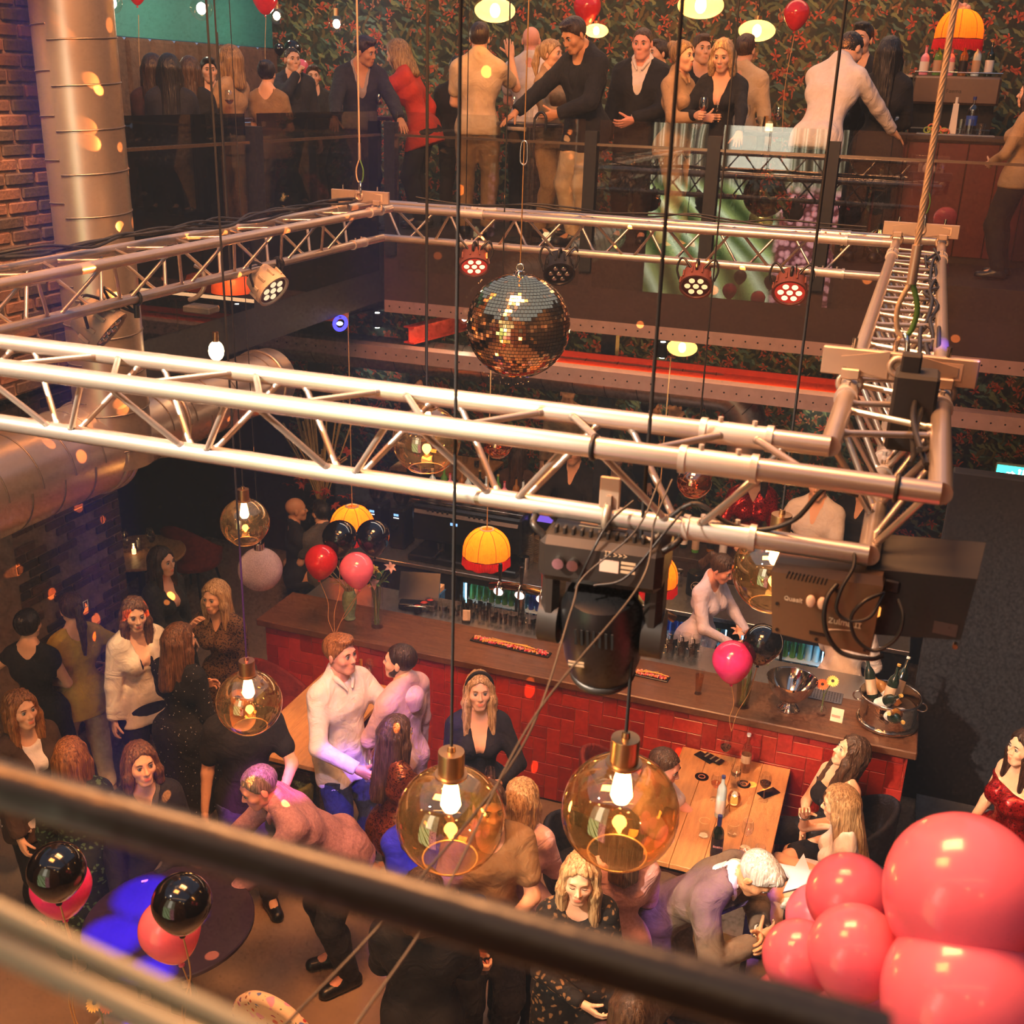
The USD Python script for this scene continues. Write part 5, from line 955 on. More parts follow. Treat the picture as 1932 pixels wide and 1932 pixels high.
p1 = at_y(925, 1128, 7.86); p2 = at_y(1045, 1150, 7.86); tap_tower('chrome three-handled beer tap bridge above the rows of glasses', p1[0], p2[0], 3, handles=('black', 'black', 'red')); p3 = at_y(1237, 1190, 7.86); tap_tower('single chrome beer tap between the moving head and the bartender', p3[0]-.14, p3[0]+.14, 1)
# back bar machines
def onback(px, py, z=.95): return at_z(px, py, z)
cf = thing('coffee_machine', 'wide black espresso machine with rows of buttons on the back counter', 'coffee machine', (-3.6, 9.2, .95)); cblk = mat('machine_black', '#131417', .28); chg = mat('machine_grey', '#6a6664', .35, .6)
obj('body', bx(-4.15, -3.05, 9.02, 9.58, 1.14, 1.50, .02), cblk, cf, True); obj('base', bx(-4.15, -3.05, 8.92, 9.58, .955, 1.02, .012), cblk, cf, True); obj('back_panel', bx(-4.13, -3.07, 9.4, 9.58, 1.02, 1.14), cblk, cf, True); obj('button_strip', hexa([(-4.12, 9.0, 1.42), (-3.08, 9.0, 1.42), (-3.08, 9.03, 1.42), (-4.12, 9.03, 1.42), (-4.12, 9.05, 1.50), (-3.08, 9.05, 1.50), (-3.08, 9.08, 1.50), (-4.12, 9.08, 1.50)]), chg, cf, True)
for g_ in (0, 1):
    for k in range(5): obj('button', box(.022, .012, .022, (-3.98+g_*.42+k*.05, 9.012, 1.455), .003), mat('button_dark', '#1a1a1c', .3), cf, True)
    obj('display', bx(-3.75+g_*.42, -3.68+g_*.42, 9.012, 9.018, 1.34, 1.365), glow('blue_display', (.25, .5, 1), 1.6), cf, True)
    gx = -3.86+g_*.45; obj('group_head', cyl((gx, 9.05, 1.14), (gx, 9.05, 1.06), .04, n=20), chrome, cf, True); obj('portafilter', merge(cyl((gx, 9.05, 1.06), (gx, 9.05, 1.035), .038, n=20), cyl((gx, 9.03, 1.05), (gx, 8.86, 1.04), .012, n=10)), cblk, cf, True)
obj('cup_rail', tube([(-4.15, 9.04, 1.54), (-3.05, 9.04, 1.54)], .006, 6), chrome, cf, True)
for k, (px, py) in enumerate(((735, 1000), (762, 1008))):
    q = onback(px, py+50); t = thing('coffee_grinder', ['taller', 'shorter'][k]+' black coffee grinder with a small lit display left of the espresso machine', 'coffee grinder', (-4.62+.26*k, 9.25, .95))
    obj('body', box(.17, .26, .42, (0, 0, .21), .02), cblk, t); obj('hopper', lathe([(.04, .42), (.085, .50), (.085, .60), (.06, .61), (.001, .61)], 20), clear('hopper', (.35, .25, .18), .08), t); obj('display', box(.05, .004, .022, (0, -.131, .36)), glow('blue_display', (.25, .5, 1), 1.6), t)
    for i in range(4): obj('key', box(.010, .004, .010, (-.022+.015*i, -.132, .33)), glow('key_white', (1, 1, 1), 1.5), t)
    obj('spout', box(.05, .07, .05, (0, -.15, .24), .008), cblk, t)
tallb = [bottle_maker(c, h, r, cp, lb) for c, h, r, cp, lb in (('clear', .27, .038, 'white', 'white'), ('green', .28, .036, 'gold', 'cream'), ('pink', .25, .04, 'red', 'white'), ('amber', .28, .038, 'black', 'black'), ('clear', .29, .036, 'black', 'cream'), ('dark', .30, .037, 'gold', 'white'))]
bl_ = ['white labelled clear', 'green gold-capped', 'pink red-capped', 'amber black-labelled', 'clear cream-labelled', 'dark gold-capped']
order = ['first', 'second', 'third', 'fourth', 'fifth', 'sixth', 'seventh', 'eighth', 'ninth', 'tenth', 'eleventh', 'twelfth']
for k in range(11):
    tallb[k % 6].place('bottle', f'{bl_[k%6]} bottle, {order[k]} from the left on top of the espresso machine', 'bottle', (-4.06+k*.092, 9.30+.07*(k % 2), 1.50), group='bottles on the espresso machine')
for k in range(9):
    tallb[(k*2+1) % 6].place('bottle', f'{bl_[(k*2+1)%6]} bottle, {order[k]} from the left on the dark ledge behind the counter', 'bottle', (-2.85+k*.13+(.5 if k > 4 else 0), 9.80+.08*(k % 2), 1.14), group='bottles on the back ledge')
mon = thing('till_screen', 'dark till screen with a purple glow behind the orange lampshade', 'screen', (-2.95, 9.35, .95)); obj('stand', bx(-2.97, -2.87, 9.33, 9.39, .95, 1.35, .006), cblk, mon, True); obj('screen', bx(-3.06, -2.74, 9.26, 9.30, 1.33, 1.55, .008), cblk, mon, True); obj('screen_face', bx(-3.03, -2.80, 9.257, 9.26, 1.42, 1.53), glow('purple_screen', (.25, .12, .8), 1.0), mon, True)
fr = thing('drinks_dispenser', 'black chrome-railed machine beside the till screen', 'machine', (-2.6, 9.35, .95)); obj('body', bx(-2.70, -2.42, 9.2, 9.5, .955, 1.50, .015), cblk, fr, True); obj('rail', tube(spline([(-2.72, 9.18, 1.2), (-2.72, 9.15, 1.5), (-2.66, 9.15, 1.54), (-2.62, 9.18, 1.5)], 14), .008, 8), chrome, fr, True); obj('indicator', bx(-2.66, -2.60, 9.195, 9.2, 1.36, 1.38), glow('green_led', (.3, 1, .3), 2.0), fr, True)
saucer = Many(lambda t: obj('plate', lathe([(.001, .0), (.045, .001), (.078, .012), (.080, .016), (.045, .006), (.001, .005)], 24), mat('stoneware', '#a89a80', .3, vary=.1), t))
q0 = onback(990, 1062); 
for k in range(17): saucer.place('plate', f'{nth(k)} plate from the bottom of the tall front stack of plates', 'plate', (q0[0], q0[1], .95+.018*k), group='front stack of plates')
for k in range(14): saucer.place('plate', f'{nth(k)} plate from the bottom of the shorter rear stack of plates', 'plate', (q0[0]+.13, q0[1]+.10, .95+.018*k), group='rear stack of plates')
can = thing('steel_tin', 'steel canister beside the plate stacks', 'canister', (q0[0]+.05, q0[1]-.12, .95)); obj('tin', lathe([(.001, 0), (.035, 0), (.035, .12), (.032, .12), (.032, .005), (.001, .005)], 18), chrome, can)
rb = thing('red_bowl', 'shallow red bowl behind the stacked plates', 'bowl', (q0[0]+.02, q0[1]+.3, .95)); obj('bowl', lathe([(.001, .0), (.05, .002), (.11, .06), (.106, .06), (.05, .008), (.001, .008)], 24), mat('red_glaze', '#b03018', .2), rb)
sm = [tumbler(.033, .085), tumbler(.03, .07)]; sg = stem(.036, .19)
for i, (px, py, kind, nm) in enumerate(((1095, 985, 'w', 'stemmed glass on the back counter under the truss clamp'), (1104, 992, 't', 'short tumbler beside the stemmed glass under the truss clamp'), (1170, 1003, 't', 'tumbler with a straw on the back counter'), (1192, 1012, 't', 'low tumbler right of the straw tumbler'), (1248, 1005, 'w', 'stemmed glass left of the shot glass on the back counter'), (1288, 1028, 't', 'heavy shot glass right of the stemmed glass'), (1045, 1030, 't', 'small glass near the left end of the moving head'))):
    q = onback(px, py+8); 
    (sg if kind == 'w' else sm[i % 2]).place('wine_glass' if kind == 'w' else 'tumbler', nm, 'glass', q)
for px, py, r, h, nm in ((1322, 1058, .085, .20, 'large steel ice bucket behind the bartender'), ):
    q = onback(px, py-10); t = thing('ice_bucket', nm, 'bucket', q); obj('bucket', lathe([(.001, 0), (r*.8, 0), (r, h), (r*.95, h), (r*.76, .006), (.001, .006)], 24), chrome, t); obj('tongs', merge(cyl((-.02, 0, .02), (-.05, .02, h+.06), .006), cyl((.02, 0, .02), (.04, -.02, h+.05), .006)), steel, t)
kg = thing('ground_coffee_tin', 'black canister printed with a round emblem beside the bartender', 'canister', onback(1312, 1120)); obj('tin', lathe([(.001, 0), (.085, 0), (.09, .01), (.09, .20), (.08, .215), (.001, .22)], 28), cblk, kg)
u = EYE-np.array([kg.M[0, 3], kg.M[1, 3], 1.05]); u[2] = 0; u /= np.linalg.norm(u); M_ = np.stack([np.array([-u[1], u[0], 0]), [0, 0, 1.0], u], 1)
em = torus(.045, .002, (0, 0, 0), 28, 6); obj('emblem', merge(mv(em, u*.092+[0, 0, .11], Rm=M_), mv(text('ROYAL', .016, .001, True), u*.0915+[0, 0, .112]-M_[:, 0]*.030, Rm=M_), mv(text('CLUB', .012, .001, True), u*.0915+[0, 0, .090]-M_[:, 0]*.018, Rm=M_)), mat('emblem_cream', '#b8a488', .5), kg)
cx_ = thing('spice_box', 'small tan carton of mints beside the steel ice bucket', 'box', onback(1285, 1075)); obj('carton', box(.09, .07, .10, (0, 0, .05), .003), mat('carton_tan', '#9a6a3a', .7), cx_); obj('lid_print', box(.075, .055, .001, (0, 0, .1005)), mat('paper_white', '#d8cfc0', .7), cx_)
tn = thing('steel_jar', 'ribbed glass jar beside the black canister', 'jar', onback(1278, 1105)); obj('glass', lathe([(.001, 0), (.045, 0), (.048, .02), (.045, .13), (.048, .14), (.044, .14), (.04, .01), (.001, .01)], 20), gclear, tn); obj('lid', lathe([(.049, .14), (.049, .155), (.001, .157)], 20), chrome, tn)
# on the wooden counter
def oncounter(px, py, z=1.10): return at_z(px, py, z)
def leafs(t, n, r, h, col, name='leaf', L=.12, w=.02, seed=0, droop=.6, z0=0, up=.9):
    q = random.Random(seed)
    for k in range(n):
        a = q.uniform(0, 6.28); s = q.uniform(.6, 1.1)*L; pts = []; rr = q.uniform(0, r); b = np.array([math.cos(a)*rr, math.sin(a)*rr, z0+q.uniform(0, h)]); d = np.array([math.cos(a), math.sin(a), 0])
        us = np.linspace(0, 1, 6); P = np.array([b+d*s*u_*.8+np.array([0, 0, s*(up*u_-droop*u_*u_)]) for u_ in us]); wv = w*np.sin(np.pi*np.clip(us*.93+.05, 0, 1)); sd = np.array([-d[1], d[0], 0])
        V = np.vstack([P-sd*wv[:, None], P+np.array([0, 0, .004]), P+sd*wv[:, None]]); F = []
        for i in range(5): F += [(i, i+1, 6+i+1, 6+i), (6+i, 6+i+1, 12+i+1, 12+i)]
        obj(name, tri(V, np.array(F)), col, t)
leafm = mat('leaf_green', '#4a6a28', .5, vary=.3, vscale=20); petal_y = mat('lily_yellow', '#d8b030', .5, vary=.12); petal_p = mat('lily_pink', '#d8a088', .5, vary=.15); petal_o = mat('gerbera_orange', '#e06a1c', .5); petal_w = mat('gerbera_yellow', '#f0c860', .5); stemm = mat('stem_green', '#5a6a2c', .5)
def lily(t, c, r, m, seed, name='lily'):
    q = random.Random(seed); tilt = rot('x', q.uniform(-50, 50)) @ rot('y', q.uniform(-50, 50)); ms = []
    for k in range(6):
        a = k*math.pi/3+q.uniform(-.1, .1); us = np.linspace(0, 1, 5); d = np.array([math.cos(a), math.sin(a), 0]); sd = np.array([-d[1], d[0], 0]); P = np.array([d*r*(u_**1.2)+np.array([0, 0, r*(.9*u_-.75*u_**3)]) for u_ in us]); w = r*.24*np.sin(np.pi*np.clip(us*.9+.08, 0, 1))
        V = np.vstack([P-sd*w[:, None], P-[0, 0, .003], P+sd*w[:, None]]); F = []
        for i in range(4): F += [(i, i+1, 5+i+1, 5+i), (5+i, 5+i+1, 10+i+1, 10+i)]
        ms.append(tri(V, np.array(F)))
    return obj(name, mv(merge(ms), c, Rm=tilt), m, t)
def gerbera(t, c, r, m, tilt):
    ms = []
    for k in range(18):
        a = k*2*math.pi/18; d = np.array([math.cos(a), math.sin(a), 0]); sd = np.array([-d[1], d[0], 0]); V = np.array([d*r*.25-sd*r*.05, d*r*.25+sd*r*.05, d*r*.8+sd*r*.13, d*r+[0, 0, -.1*r], d*r*.8-sd*r*.13]); ms.append((V, np.array([(0, 1, 2), (0, 2, 3), (0, 3, 4)])))
    p = obj('gerbera', mv(merge(ms), c, Rm=tilt), m, t); obj('centre', mv(ball(r*.26, (0, 0, .002), 10, (1, 1, .4)), c, Rm=tilt), mat('gerbera_eye', '#3a2410', .8), t)
vs = thing('mottled_vase', 'mottled green vase full of dried grasses at the left end of the bar', 'vase', oncounter(660, 1168)); obj('vase', lathe([(.001, 0), (.04, 0), (.048, .01), (.040, .04), (.060, .15), (.058, .21), (.040, .26), (.036, .262), (.05, .2), (.001, .02)], 28), mat('vase_green', '#7a8a68', .25, vary=.35, vscale=40), vs)
for k in range(26):
    a, rr = R.uniform(0, 6.28), R.uniform(.05, .20); obj('dried_stalk', tube(spline([(0, 0, .2), (math.cos(a)*rr*.4, math.sin(a)*rr*.4, .32), (math.cos(a)*rr, math.sin(a)*rr, .40+R.uniform(-.08, .05))], 8), np.linspace(.002, .005, 8), 5), mat('dried_gold', '#a8905a', .8), vs)
vl = thing('lily_vase', 'tall clear glass vase of yellow lilies at the left end of the bar', 'vase', oncounter(712, 1182)); obj('glass', lathe([(.001, 0), (.05, 0), (.05, .015), (.042, .05), (.048, .36), (.045, .36), (.039, .05), (.001, .02)], 28), gclear, vl)
for k in range(9): obj('stalk', tube(spline([(R.uniform(-.02, .02), R.uniform(-.02, .02), .02), (R.uniform(-.03, .03), R.uniform(-.03, .03), .3), (R.uniform(-.10, .14), R.uniform(-.1, .1), .48)], 8), .004, 6), stemm, vl)
for k in range(7): lily(vl, (R.uniform(-.10, .17), R.uniform(-.08, .08), .42+R.uniform(-.04, .16)), .055, petal_y if k % 3 else petal_p, k)
leafs(vl, 12, .05, .08, leafm, L=.15, w=.015, seed=3, z0=.36)
tl = thing('till', 'black angular cash till with a wire handle on the bar', 'till', oncounter(790, 1140), .25); obj('base', box(.30, .24, .05, (0, 0, .025), .006), cblk, tl); obj('screen', hexa([(-.17, -.02, .05), (.17, -.02, .05), (.17, .03, .05), (-.17, .03, .05), (-.17, .10, .25), (.17, .10, .25), (.17, .13, .24), (-.17, .13, .24)]), cblk, tl); obj('handle', tube(spline([(-.09, -.12, .02), (-.08, -.17, .06), (.08, -.17, .06), (.09, -.12, .02)], 16), .006, 8), chrome, tl)
nb = thing('napkin_stand', 'blue stand holding a stack of cream napkins behind the till', 'napkin holder', oncounter(822, 1135, 1.0)); obj('stand', merge(box(.14, .12, .01, (0, 0, .10)), box(.03, .10, .20, (.05, 0, .0)), box(.12, .10, .01, (0, 0, -.095))), mat('blue_stand', '#2a6ab0', .4), nb); obj('napkins', box(.12, .11, .05, (0, 0, .13), .004), mat('napkin_cream', '#c8ab88', .8), nb)
mc = [thing('card_stand', nm, 'menu card', oncounter(px, py), .3) for nm, px, py in (('small cream menu card left of the clean glasses', 880, 1172), )]
for t in mc: obj('card', box(.06, .008, .10, (0, 0, .05)), mat('card_cream', '#d8c0a0', .7), t); obj('foot', box(.07, .05, .008, (0, 0, .004)), cblk, t)
for k, (px, py) in enumerate(((787, 1155), (800, 1148), (812, 1143))):
    t = thing('cherry_cup', ['left', 'middle', 'right'][k]+' little cup of red garnish beside the till', 'cup', oncounter(px, py)); obj('cup', lathe([(.001, 0), (.03, 0), (.038, .06), (.034, .06), (.028, .006), (.001, .006)], 16), cblk, t); obj('garnish', ball(.033, (0, 0, .05), 12, (1, 1, .4)), mat('garnish_red', '#b8321c', .4), t)
def sprinkle(label, a, b, n):
    a, b = np.array(a), np.array(b); d = (b-a)/np.linalg.norm(b-a); t = thing('sprinkle_tray', label, 'tray', (a+b)/2, math.atan2(d[1], d[0])); L = np.linalg.norm(b-a)
    obj('tray', box(L, .085, .012, (0, 0, .006), .004), cblk, t); ms = []
    for k in range(n): ms.append(ball(R.uniform(.006, .010), (R.uniform(-L/2+.02, L/2-.02), R.uniform(-.032, .032), .015+R.uniform(0, .008)), 6))
    for i, c in enumerate(('#d86a7a', '#e8b0a0', '#c83a4a', '#d8a040')): obj('candy', merge(ms[i::4]), mat('candy_%d' % i, c, .4), t, kind='stuff')
    for k in range(4): obj('paper_straw', cyl((-L*.35+.02*k, -.03+.02*k, .03), (L*.2+.03*k, .03-.012*k, .034), .003, n=6), mat('straw_gold', '#d8a84a', .5), t)
sprinkle('long black tray of pink candy with straws on the bar counter', oncounter(890, 1205), oncounter(1038, 1238), 320); sprinkle('short tray of pink candy right of the moving head on the bar counter', oncounter(1190, 1268), oncounter(1262, 1284), 180)
bg = thing('beer_glass', 'slim beer glass standing alone on the bar right of the short candy tray', 'glass', oncounter(1317, 1308)); obj('glass', lathe([(.001, 0), (.030, 0), (.028, .012), (.024, .02), (.036, .19), (.033, .19), (.021, .025), (.001, .02)], 20), gclear, bg); obj('drink', lathe([(.001, .026), (.021, .026), (.031, .15), (.001, .15)], 18), beer, bg)
v2 = thing('lily_vase', 'clear glass vase of lilies on the bar beside the pink and black balloons', 'vase', oncounter(1400, 1332)); obj('glass', lathe([(.001, 0), (.055, 0), (.052, .01), (.06, .30), (.057, .30), (.046, .02), (.001, .018)], 28), gclear, v2); obj('water', lathe([(.001, .02), (.045, .021), (.055, .20), (.001, .20)], 24), clear('vase_water', (.85, .82, .55), .03), v2)
for k in range(9): obj('stalk', tube(spline([(R.uniform(-.03, .03), R.uniform(-.03, .03), .02), (R.uniform(-.04, .04), R.uniform(-.03, .03), .3), (R.uniform(-.12, .10), R.uniform(-.1, .1), .46)], 8), .004, 6), stemm, v2)
for k in range(9): lily(v2, (R.uniform(-.14, .14), R.uniform(-.1, .1), .44+R.uniform(-.04, .14)), .06, petal_y if k % 2 else petal_p, 20+k)
leafs(v2, 10, .06, .08, leafm, L=.15, w=.016, seed=5, z0=.34)
bw = thing('punch_bowl', 'polished silver punch bowl on a fluted foot on the bar', 'bowl', oncounter(1487, 1338)); obj('bowl', lathe([(.04, .09), (.09, .10), (.15, .17), (.175, .25), (.178, .25), (.172, .246), (.145, .175), (.08, .108), (.001, .10)], 40), mat('silver', '#d8cfc4', .10, 1.0), bw); ft = lathe([(.001, 0), (.075, 0), (.078, .015), (.05, .05), (.035, .075), (.045, .095), (.001, .095)], 40, sharp=60); a_ = np.arctan2(ft[0][:, 1], ft[0][:, 0]); ft = (ft[0]*np.c_[1+.06*np.cos(a_*14), 1+.06*np.cos(a_*14), np.ones(len(a_))], ft[1]); obj('foot', ft, mat('silver'), bw)
bv = thing('bud_vase', 'round glass bud vase with an orange and a yellow gerbera', 'vase', oncounter(1549, 1348)); obj('glass', lathe([(.001, 0), (.03, .0), (.042, .03), (.035, .06), (.014, .085), (.013, .13), (.011, .13), (.012, .085), (.03, .058), (.001, .006)], 24), gclear, bv)
for c, m, x in (((-.02, 0, .24), petal_o, 0), ((.045, .02, .27), petal_w, 1)): obj('stalk', tube(spline([(0, 0, .02), (0, 0, .14), c], 8), .003, 6), stemm, bv); gerbera(bv, c, .045, m, rot('x', 40))
cd = thing('table_card', 'square cream card standing beside the champagne tub', 'card', oncounter(1577, 1362), -.1); obj('card', mv(box(.085, .004, .10, (0, 0, .05)), Rm=rot('x', -12)), mat('card_bright', '#e8d0ae', .7), cd); obj('print', mv(box(.06, .001, .018, (-.006, -.0026, .04)), Rm=rot('x', -12)), mat('card_print', '#b8927a', .7), cd)
dm = thing('drip_mat', 'perforated grey rubber mat between the bowl and the tub', 'mat', oncounter(1550, 1312), -.02); obj('sheet', box(.30, .16, .008, (0, 0, .004), .003), mat('rubber_grey', '#5c6068', .6), dm); obj('dimple', merge([cyl((-.13+.02*i, -.06+.02*j, .008), (-.13+.02*i, -.06+.02*j, .0085), .005, n=8) for i in range(14) for j in range(7)]), hole, dm, kind='stuff')
tub = thing('champagne_tub', 'large hammered silver tub full of bottles at the right end of the bar', 'tub', oncounter(1677, 1372)-[0, 0, 0]+np.array([-.02, .06, 0])); hs = mat('hammered_silver', '#cfc4b4', .09, 1.0, bump=.35, bscale=30)
obj('tub', lathe([(.001, .015), (.175, .015), (.19, .03), (.192, .19), (.207, .215), (.209, .222), (.203, .222), (.185, .195), (.182, .04), (.001, .03)], 48), hs, tub); obj('foot_ring', torus(.195, .016, (0, 0, .02), 48, 10), hs, tub); obj('rim', torus(.206, .007, (0, 0, .22), 48, 8), chrome, tub)
for s in (-1, 1): obj('ring_handle', torus(.032, .006, (s*.215, 0, .17), 20, 8, rot('x', 90)), chrome, tub)
obj('ice_water', cyl((0, 0, .12), (0, 0, .145), .180, n=40), mat('ice_dark', '#3a2c1c', .1, bump=.8, bscale=40), tub)
bts = [bottle_maker('dark', .31, .038, 'gold', 'cream'), bottle_maker('dark', .30, .04, 'gold', 'white'), bottle_maker('amber', .30, .038, 'gold', 'white'), bottle_maker('dark', .32, .037, 'white', 'cream')]
tc_ = tub.M[:3, 3]
for k, (x, y, tx, ty, i, nm) in enumerate(((-.02, .02, -8, 8, 0, 'upright dark bottle with a cream label in the champagne tub'), (-.09, -.02, 40, 30, 1, 'dark bottle leaning left in the champagne tub'), (-.11, .06, -15, -16, 3, 'white capped bottle at the back of the champagne tub'), (.06, .03, -30, -48, 2, 'amber bottle lying towards the right of the champagne tub'), (.10, -.06, 66, -20, 2, 'amber bottle lying low at the front of the champagne tub'), (-.03, -.10, 70, 24, 1, 'white labelled bottle lying across the front of the champagne tub'), (.03, .11, -28, 10, 3, 'dark bottle leaning back in the champagne tub'))):
    bts[i].place('champagne_bottle', nm, 'bottle', tc_+[x, y, .13], Rm=rot('x', tx) @ rot('y', ty), group='bottles in the champagne tub')
# ---------------------------------------------------------------- tables, chairs and what stands on them
def table_rect(name, label, x0, x1, y0, y1, z, m, planks=4, rz=0):
    t = thing(name, label, 'table', ((x0+x1)/2, (y0+y1)/2, 0), rz); w, d = x1-x0, y1-y0
    for k in range(planks): obj('plank', box(w/planks-.002, d, .035, (-w/2+(k+.5)*w/planks, 0, z-.0175), .003), m, t)
    obj('apron', merge(box(w-.14, .02, .07, (0, -d/2+.08, z-.07)), box(w-.14, .02, .07, (0, d/2-.08, z-.07)), box(.02, d-.16, .07, (-w/2+.07, 0, z-.07)), box(.02, d-.16, .07, (w/2-.07, 0, z-.07))), steel_black, t)
    for sx in (-1, 1):
        for sy in (-1, 1): obj('leg', box(.045, .045, z-.035, (sx*(w/2-.07), sy*(d/2-.08), (z-.035)/2), .004), steel_black, t)
    return t
def table_round(label, c, r, z, m):
    t = thing('round_table', label, 'table', c); obj('tabletop', lathe([(.001, z-.03), (r-.006, z-.03), (r, z-.024), (r, z-.006), (r-.006, z), (.001, z)], 48), m, t); obj('column', cyl((0, 0, .02), (0, 0, z-.03), .035, n=16), steel_black, t); obj('foot', lathe([(.001, 0), (.24, 0), (.24, .012), (.05, .03), (.001, .03)], 28), steel_black, t); return t
table_rect('dining_table', 'oak table on the left, behind the man in the white shirt', -4.0, -3.38, 5.78, 7.0, .76, table_wood, 3)
table_rect('dining_table', 'oak table on the right, set with bottles and glasses', -1.08, -.31, 5.70, 7.04, .76, table_wood, 4)
dt = mat('dark_tabletop', '#2a2030', .30, vary=.2, vscale=5)
table_round('dark round bar table under the blue spot, lower left', (-3.19, 3.88, 0), .44, 1.05, dt)
table_round('round oak table with a candle below the left gallery', (-6.87, 8.45, 0), .45, .76, table_wood)
q = at_z(505, 790, .76); table_round('oak table in the dark beyond the big duct', (q[0], q[1], 0), .45, .76, table_wood)
q = at_z(885, 870, .76); table_rect('dining_table', 'oak table with glasses far behind the bar', q[0]-.75, q[0]+.45, q[1]-.75, q[1]+.05, .80, table_wood, 4)
q = at_z(300, 1925, .76); table_rect('dining_table', 'table at the bottom edge lit violet, with two gerberas', q[0]-.30, q[0]+.55, q[1]-.55, q[1]+.08, .74, mat('white_tabletop', '#b8a8a0', .4), 1)
lowt = q
fv = thing('bud_vase', 'small vase with two gerberas on the violet table at the bottom edge', 'vase', at_z(196, 1945, .74)); obj('glass', lathe([(.001, 0), (.03, 0), (.036, .03), (.014, .07), (.013, .10), (.001, .02)], 20), gclear, fv)
for c, m in (((-.035, .0, .17), petal_w), ((.04, .01, .18), petal_o)): obj('stalk', tube(spline([(0, 0, .02), (0, 0, .10), c], 8), .003, 6), stemm, fv); gerbera(fv, c, .05, m, rot('x', 35))
redv = cloth('red_velvet', '#8a2a1a', '#6a1c12'); must = cloth('mustard_seat', '#8a7a22', '#6a5c18'); navy = cloth('navy_velvet', '#1c2030', '#12141e')
def tub_chair(label, x, y, face, m, h=.82, leg=steel_black):
    t = thing('tub_chair', label, 'chair', (x, y, 0), face); a = np.linspace(-2.0, 2.0, 22)-math.pi/2
    V, F = [], []
    for i, u in enumerate(a):
        top = .56+(h-.56)*(.5+.5*math.cos((u+math.pi/2)/2.0*math.pi*.85)); 
        for r, z in ((.25, .42), (.27, top-.02), (.29, top), (.315, top-.02), (.30, .42)): V.append((r*math.cos(u), r*math.sin(u), z))
    for i in range(21):
        for j in range(4): F.append((i*5+j, i*5+j+1, (i+1)*5+j+1, (i+1)*5+j))
    V = np.array(V); f = np.array(F)[:, ::-1]; end = [tri(V, f)]
    for i in (0, 21): end.append((V[i*5:i*5+5], np.array([(0, 1, 2), (0, 2, 3), (0, 3, 4)]) if i == 0 else np.array([(0, 2, 1), (0, 3, 2), (0, 4, 3)])))
    obj('backrest', merge(end), m, t); obj('seat', lathe([(.001, .36), (.25, .36), (.285, .38), (.285, .44), (.25, .47), (.001, .475)], 32, sharp=80), m, t)
    for sx in (-1, 1):
        for sy in (-1, 1): obj('leg', cyl((sx*.15, sy*.15, .36), (sx*.21, sy*.21, 0), .016, .010, 8), leg, t)
    return t
q = at_z(1125, 1400, .80); tub_chair('rust red tub chair against the bar, left of the right table', -1.42, 6.62, -math.pi/2*.9, redv, .86)
q = at_z(540, 1290, .75); tub_chair('rust red tub chair at the left end of the bar', -4.30, 6.75, -math.pi/2, redv, .86)
q = at_z(520, 1490, .45); tub_chair('mustard chair with a black cushion pushed under the left table', q[0], q[1], math.pi*.1, must, .62)
tub_chair('dark blue chair on the right side of the right table', .12, 6.75, math.pi/2, navy, .85); tub_chair('dark blue chair at the near right corner of the right table', .10, 5.95, math.pi/2, navy, .85)
tub_chair('dark blue chair on the left side of the right table, below the smoked globe', -1.42, 5.82, -math.pi/2, navy, .8)
bench = thing('upholstered_bench', 'mustard grey bench block beneath the near end of the right table', 'bench', (-.72, 5.42, 0)); obj('seat', box(.70, .36, .10, (0, 0, .41), .03), cloth('bench_cloth', '#6a5a3a', '#54472c'), bench); obj('base', box(.62, .30, .36, (0, 0, .18), .01), dark_wood, bench)
# patterned chair at the bottom edge
q = at_z(515, 1885, .86); fc = thing('patterned_chair', 'rounded chair back covered in a bright flowered fabric at the bottom edge', 'chair', (q[0], q[1], 0), math.pi*.97)
def flower_cloth():
    n = {'p': ('principled_bsdf', {'roughness': .8}), 'tc': ('texture_coordinate', {}), 'v1': ('voronoi_texture', {'scale': 16.0}), 'v2': ('voronoi_texture', {'scale': 27.0}), 's1': ('separate_color', {}), 'r1': ('rgb_ramp', {'ramp': [(0, hx('#c8503a')), (.3, hx('#d88aa0')), (.55, hx('#5a6a9a')), (.8, hx('#7a9a4a')), (1, hx('#e0a060'))], 'interpolate': False}), 'm1': ('rgb_ramp', {'ramp': [(0, (1, 1, 1, 1)), (.30, (1, 1, 1, 1)), (.36, (0, 0, 0, 0))]}), 'x1': ('mix_color', {'a': hx('#d8b890')}), 's2': ('separate_color', {}), 'r2': ('rgb_ramp', {'ramp': [(0, hx('#3a4a7a')), (.5, hx('#b83a3a')), (1, hx('#4a6a3a'))]}), 'm2': ('rgb_ramp', {'ramp': [(0, (1, 1, 1, 1)), (.18, (1, 1, 1, 1)), (.23, (0, 0, 0, 0))]}), 'x2': ('mix_color', {}), 'nz': ('noise_texture', {'scale': 9.0}), 'mv': ('mix_vector', {'fac': .10})}
    L = [('tc.object', 'mv.a'), ('nz.color', 'mv.b'), ('tc.object', 'nz.vector'), ('mv.result', 'v1.vector'), ('mv.result', 'v2.vector'), ('v1.color', 's1.color'), ('s1.r', 'r1.fac'), ('v1.distance', 'm1.fac'), ('m1.alpha', 'x1.fac'), ('r1.color', 'x1.b'), ('v2.color', 's2.color'), ('s2.r', 'r2.fac'), ('v2.distance', 'm2.fac'), ('m2.alpha', 'x2.fac'), ('x1.result', 'x2.a'), ('r2.color', 'x2.b'), ('x2.result', 'p.base_color')]
    return usdkit.material(stage, '/World/Looks/flowered_fabric', n, L, surface='p.BSDF')
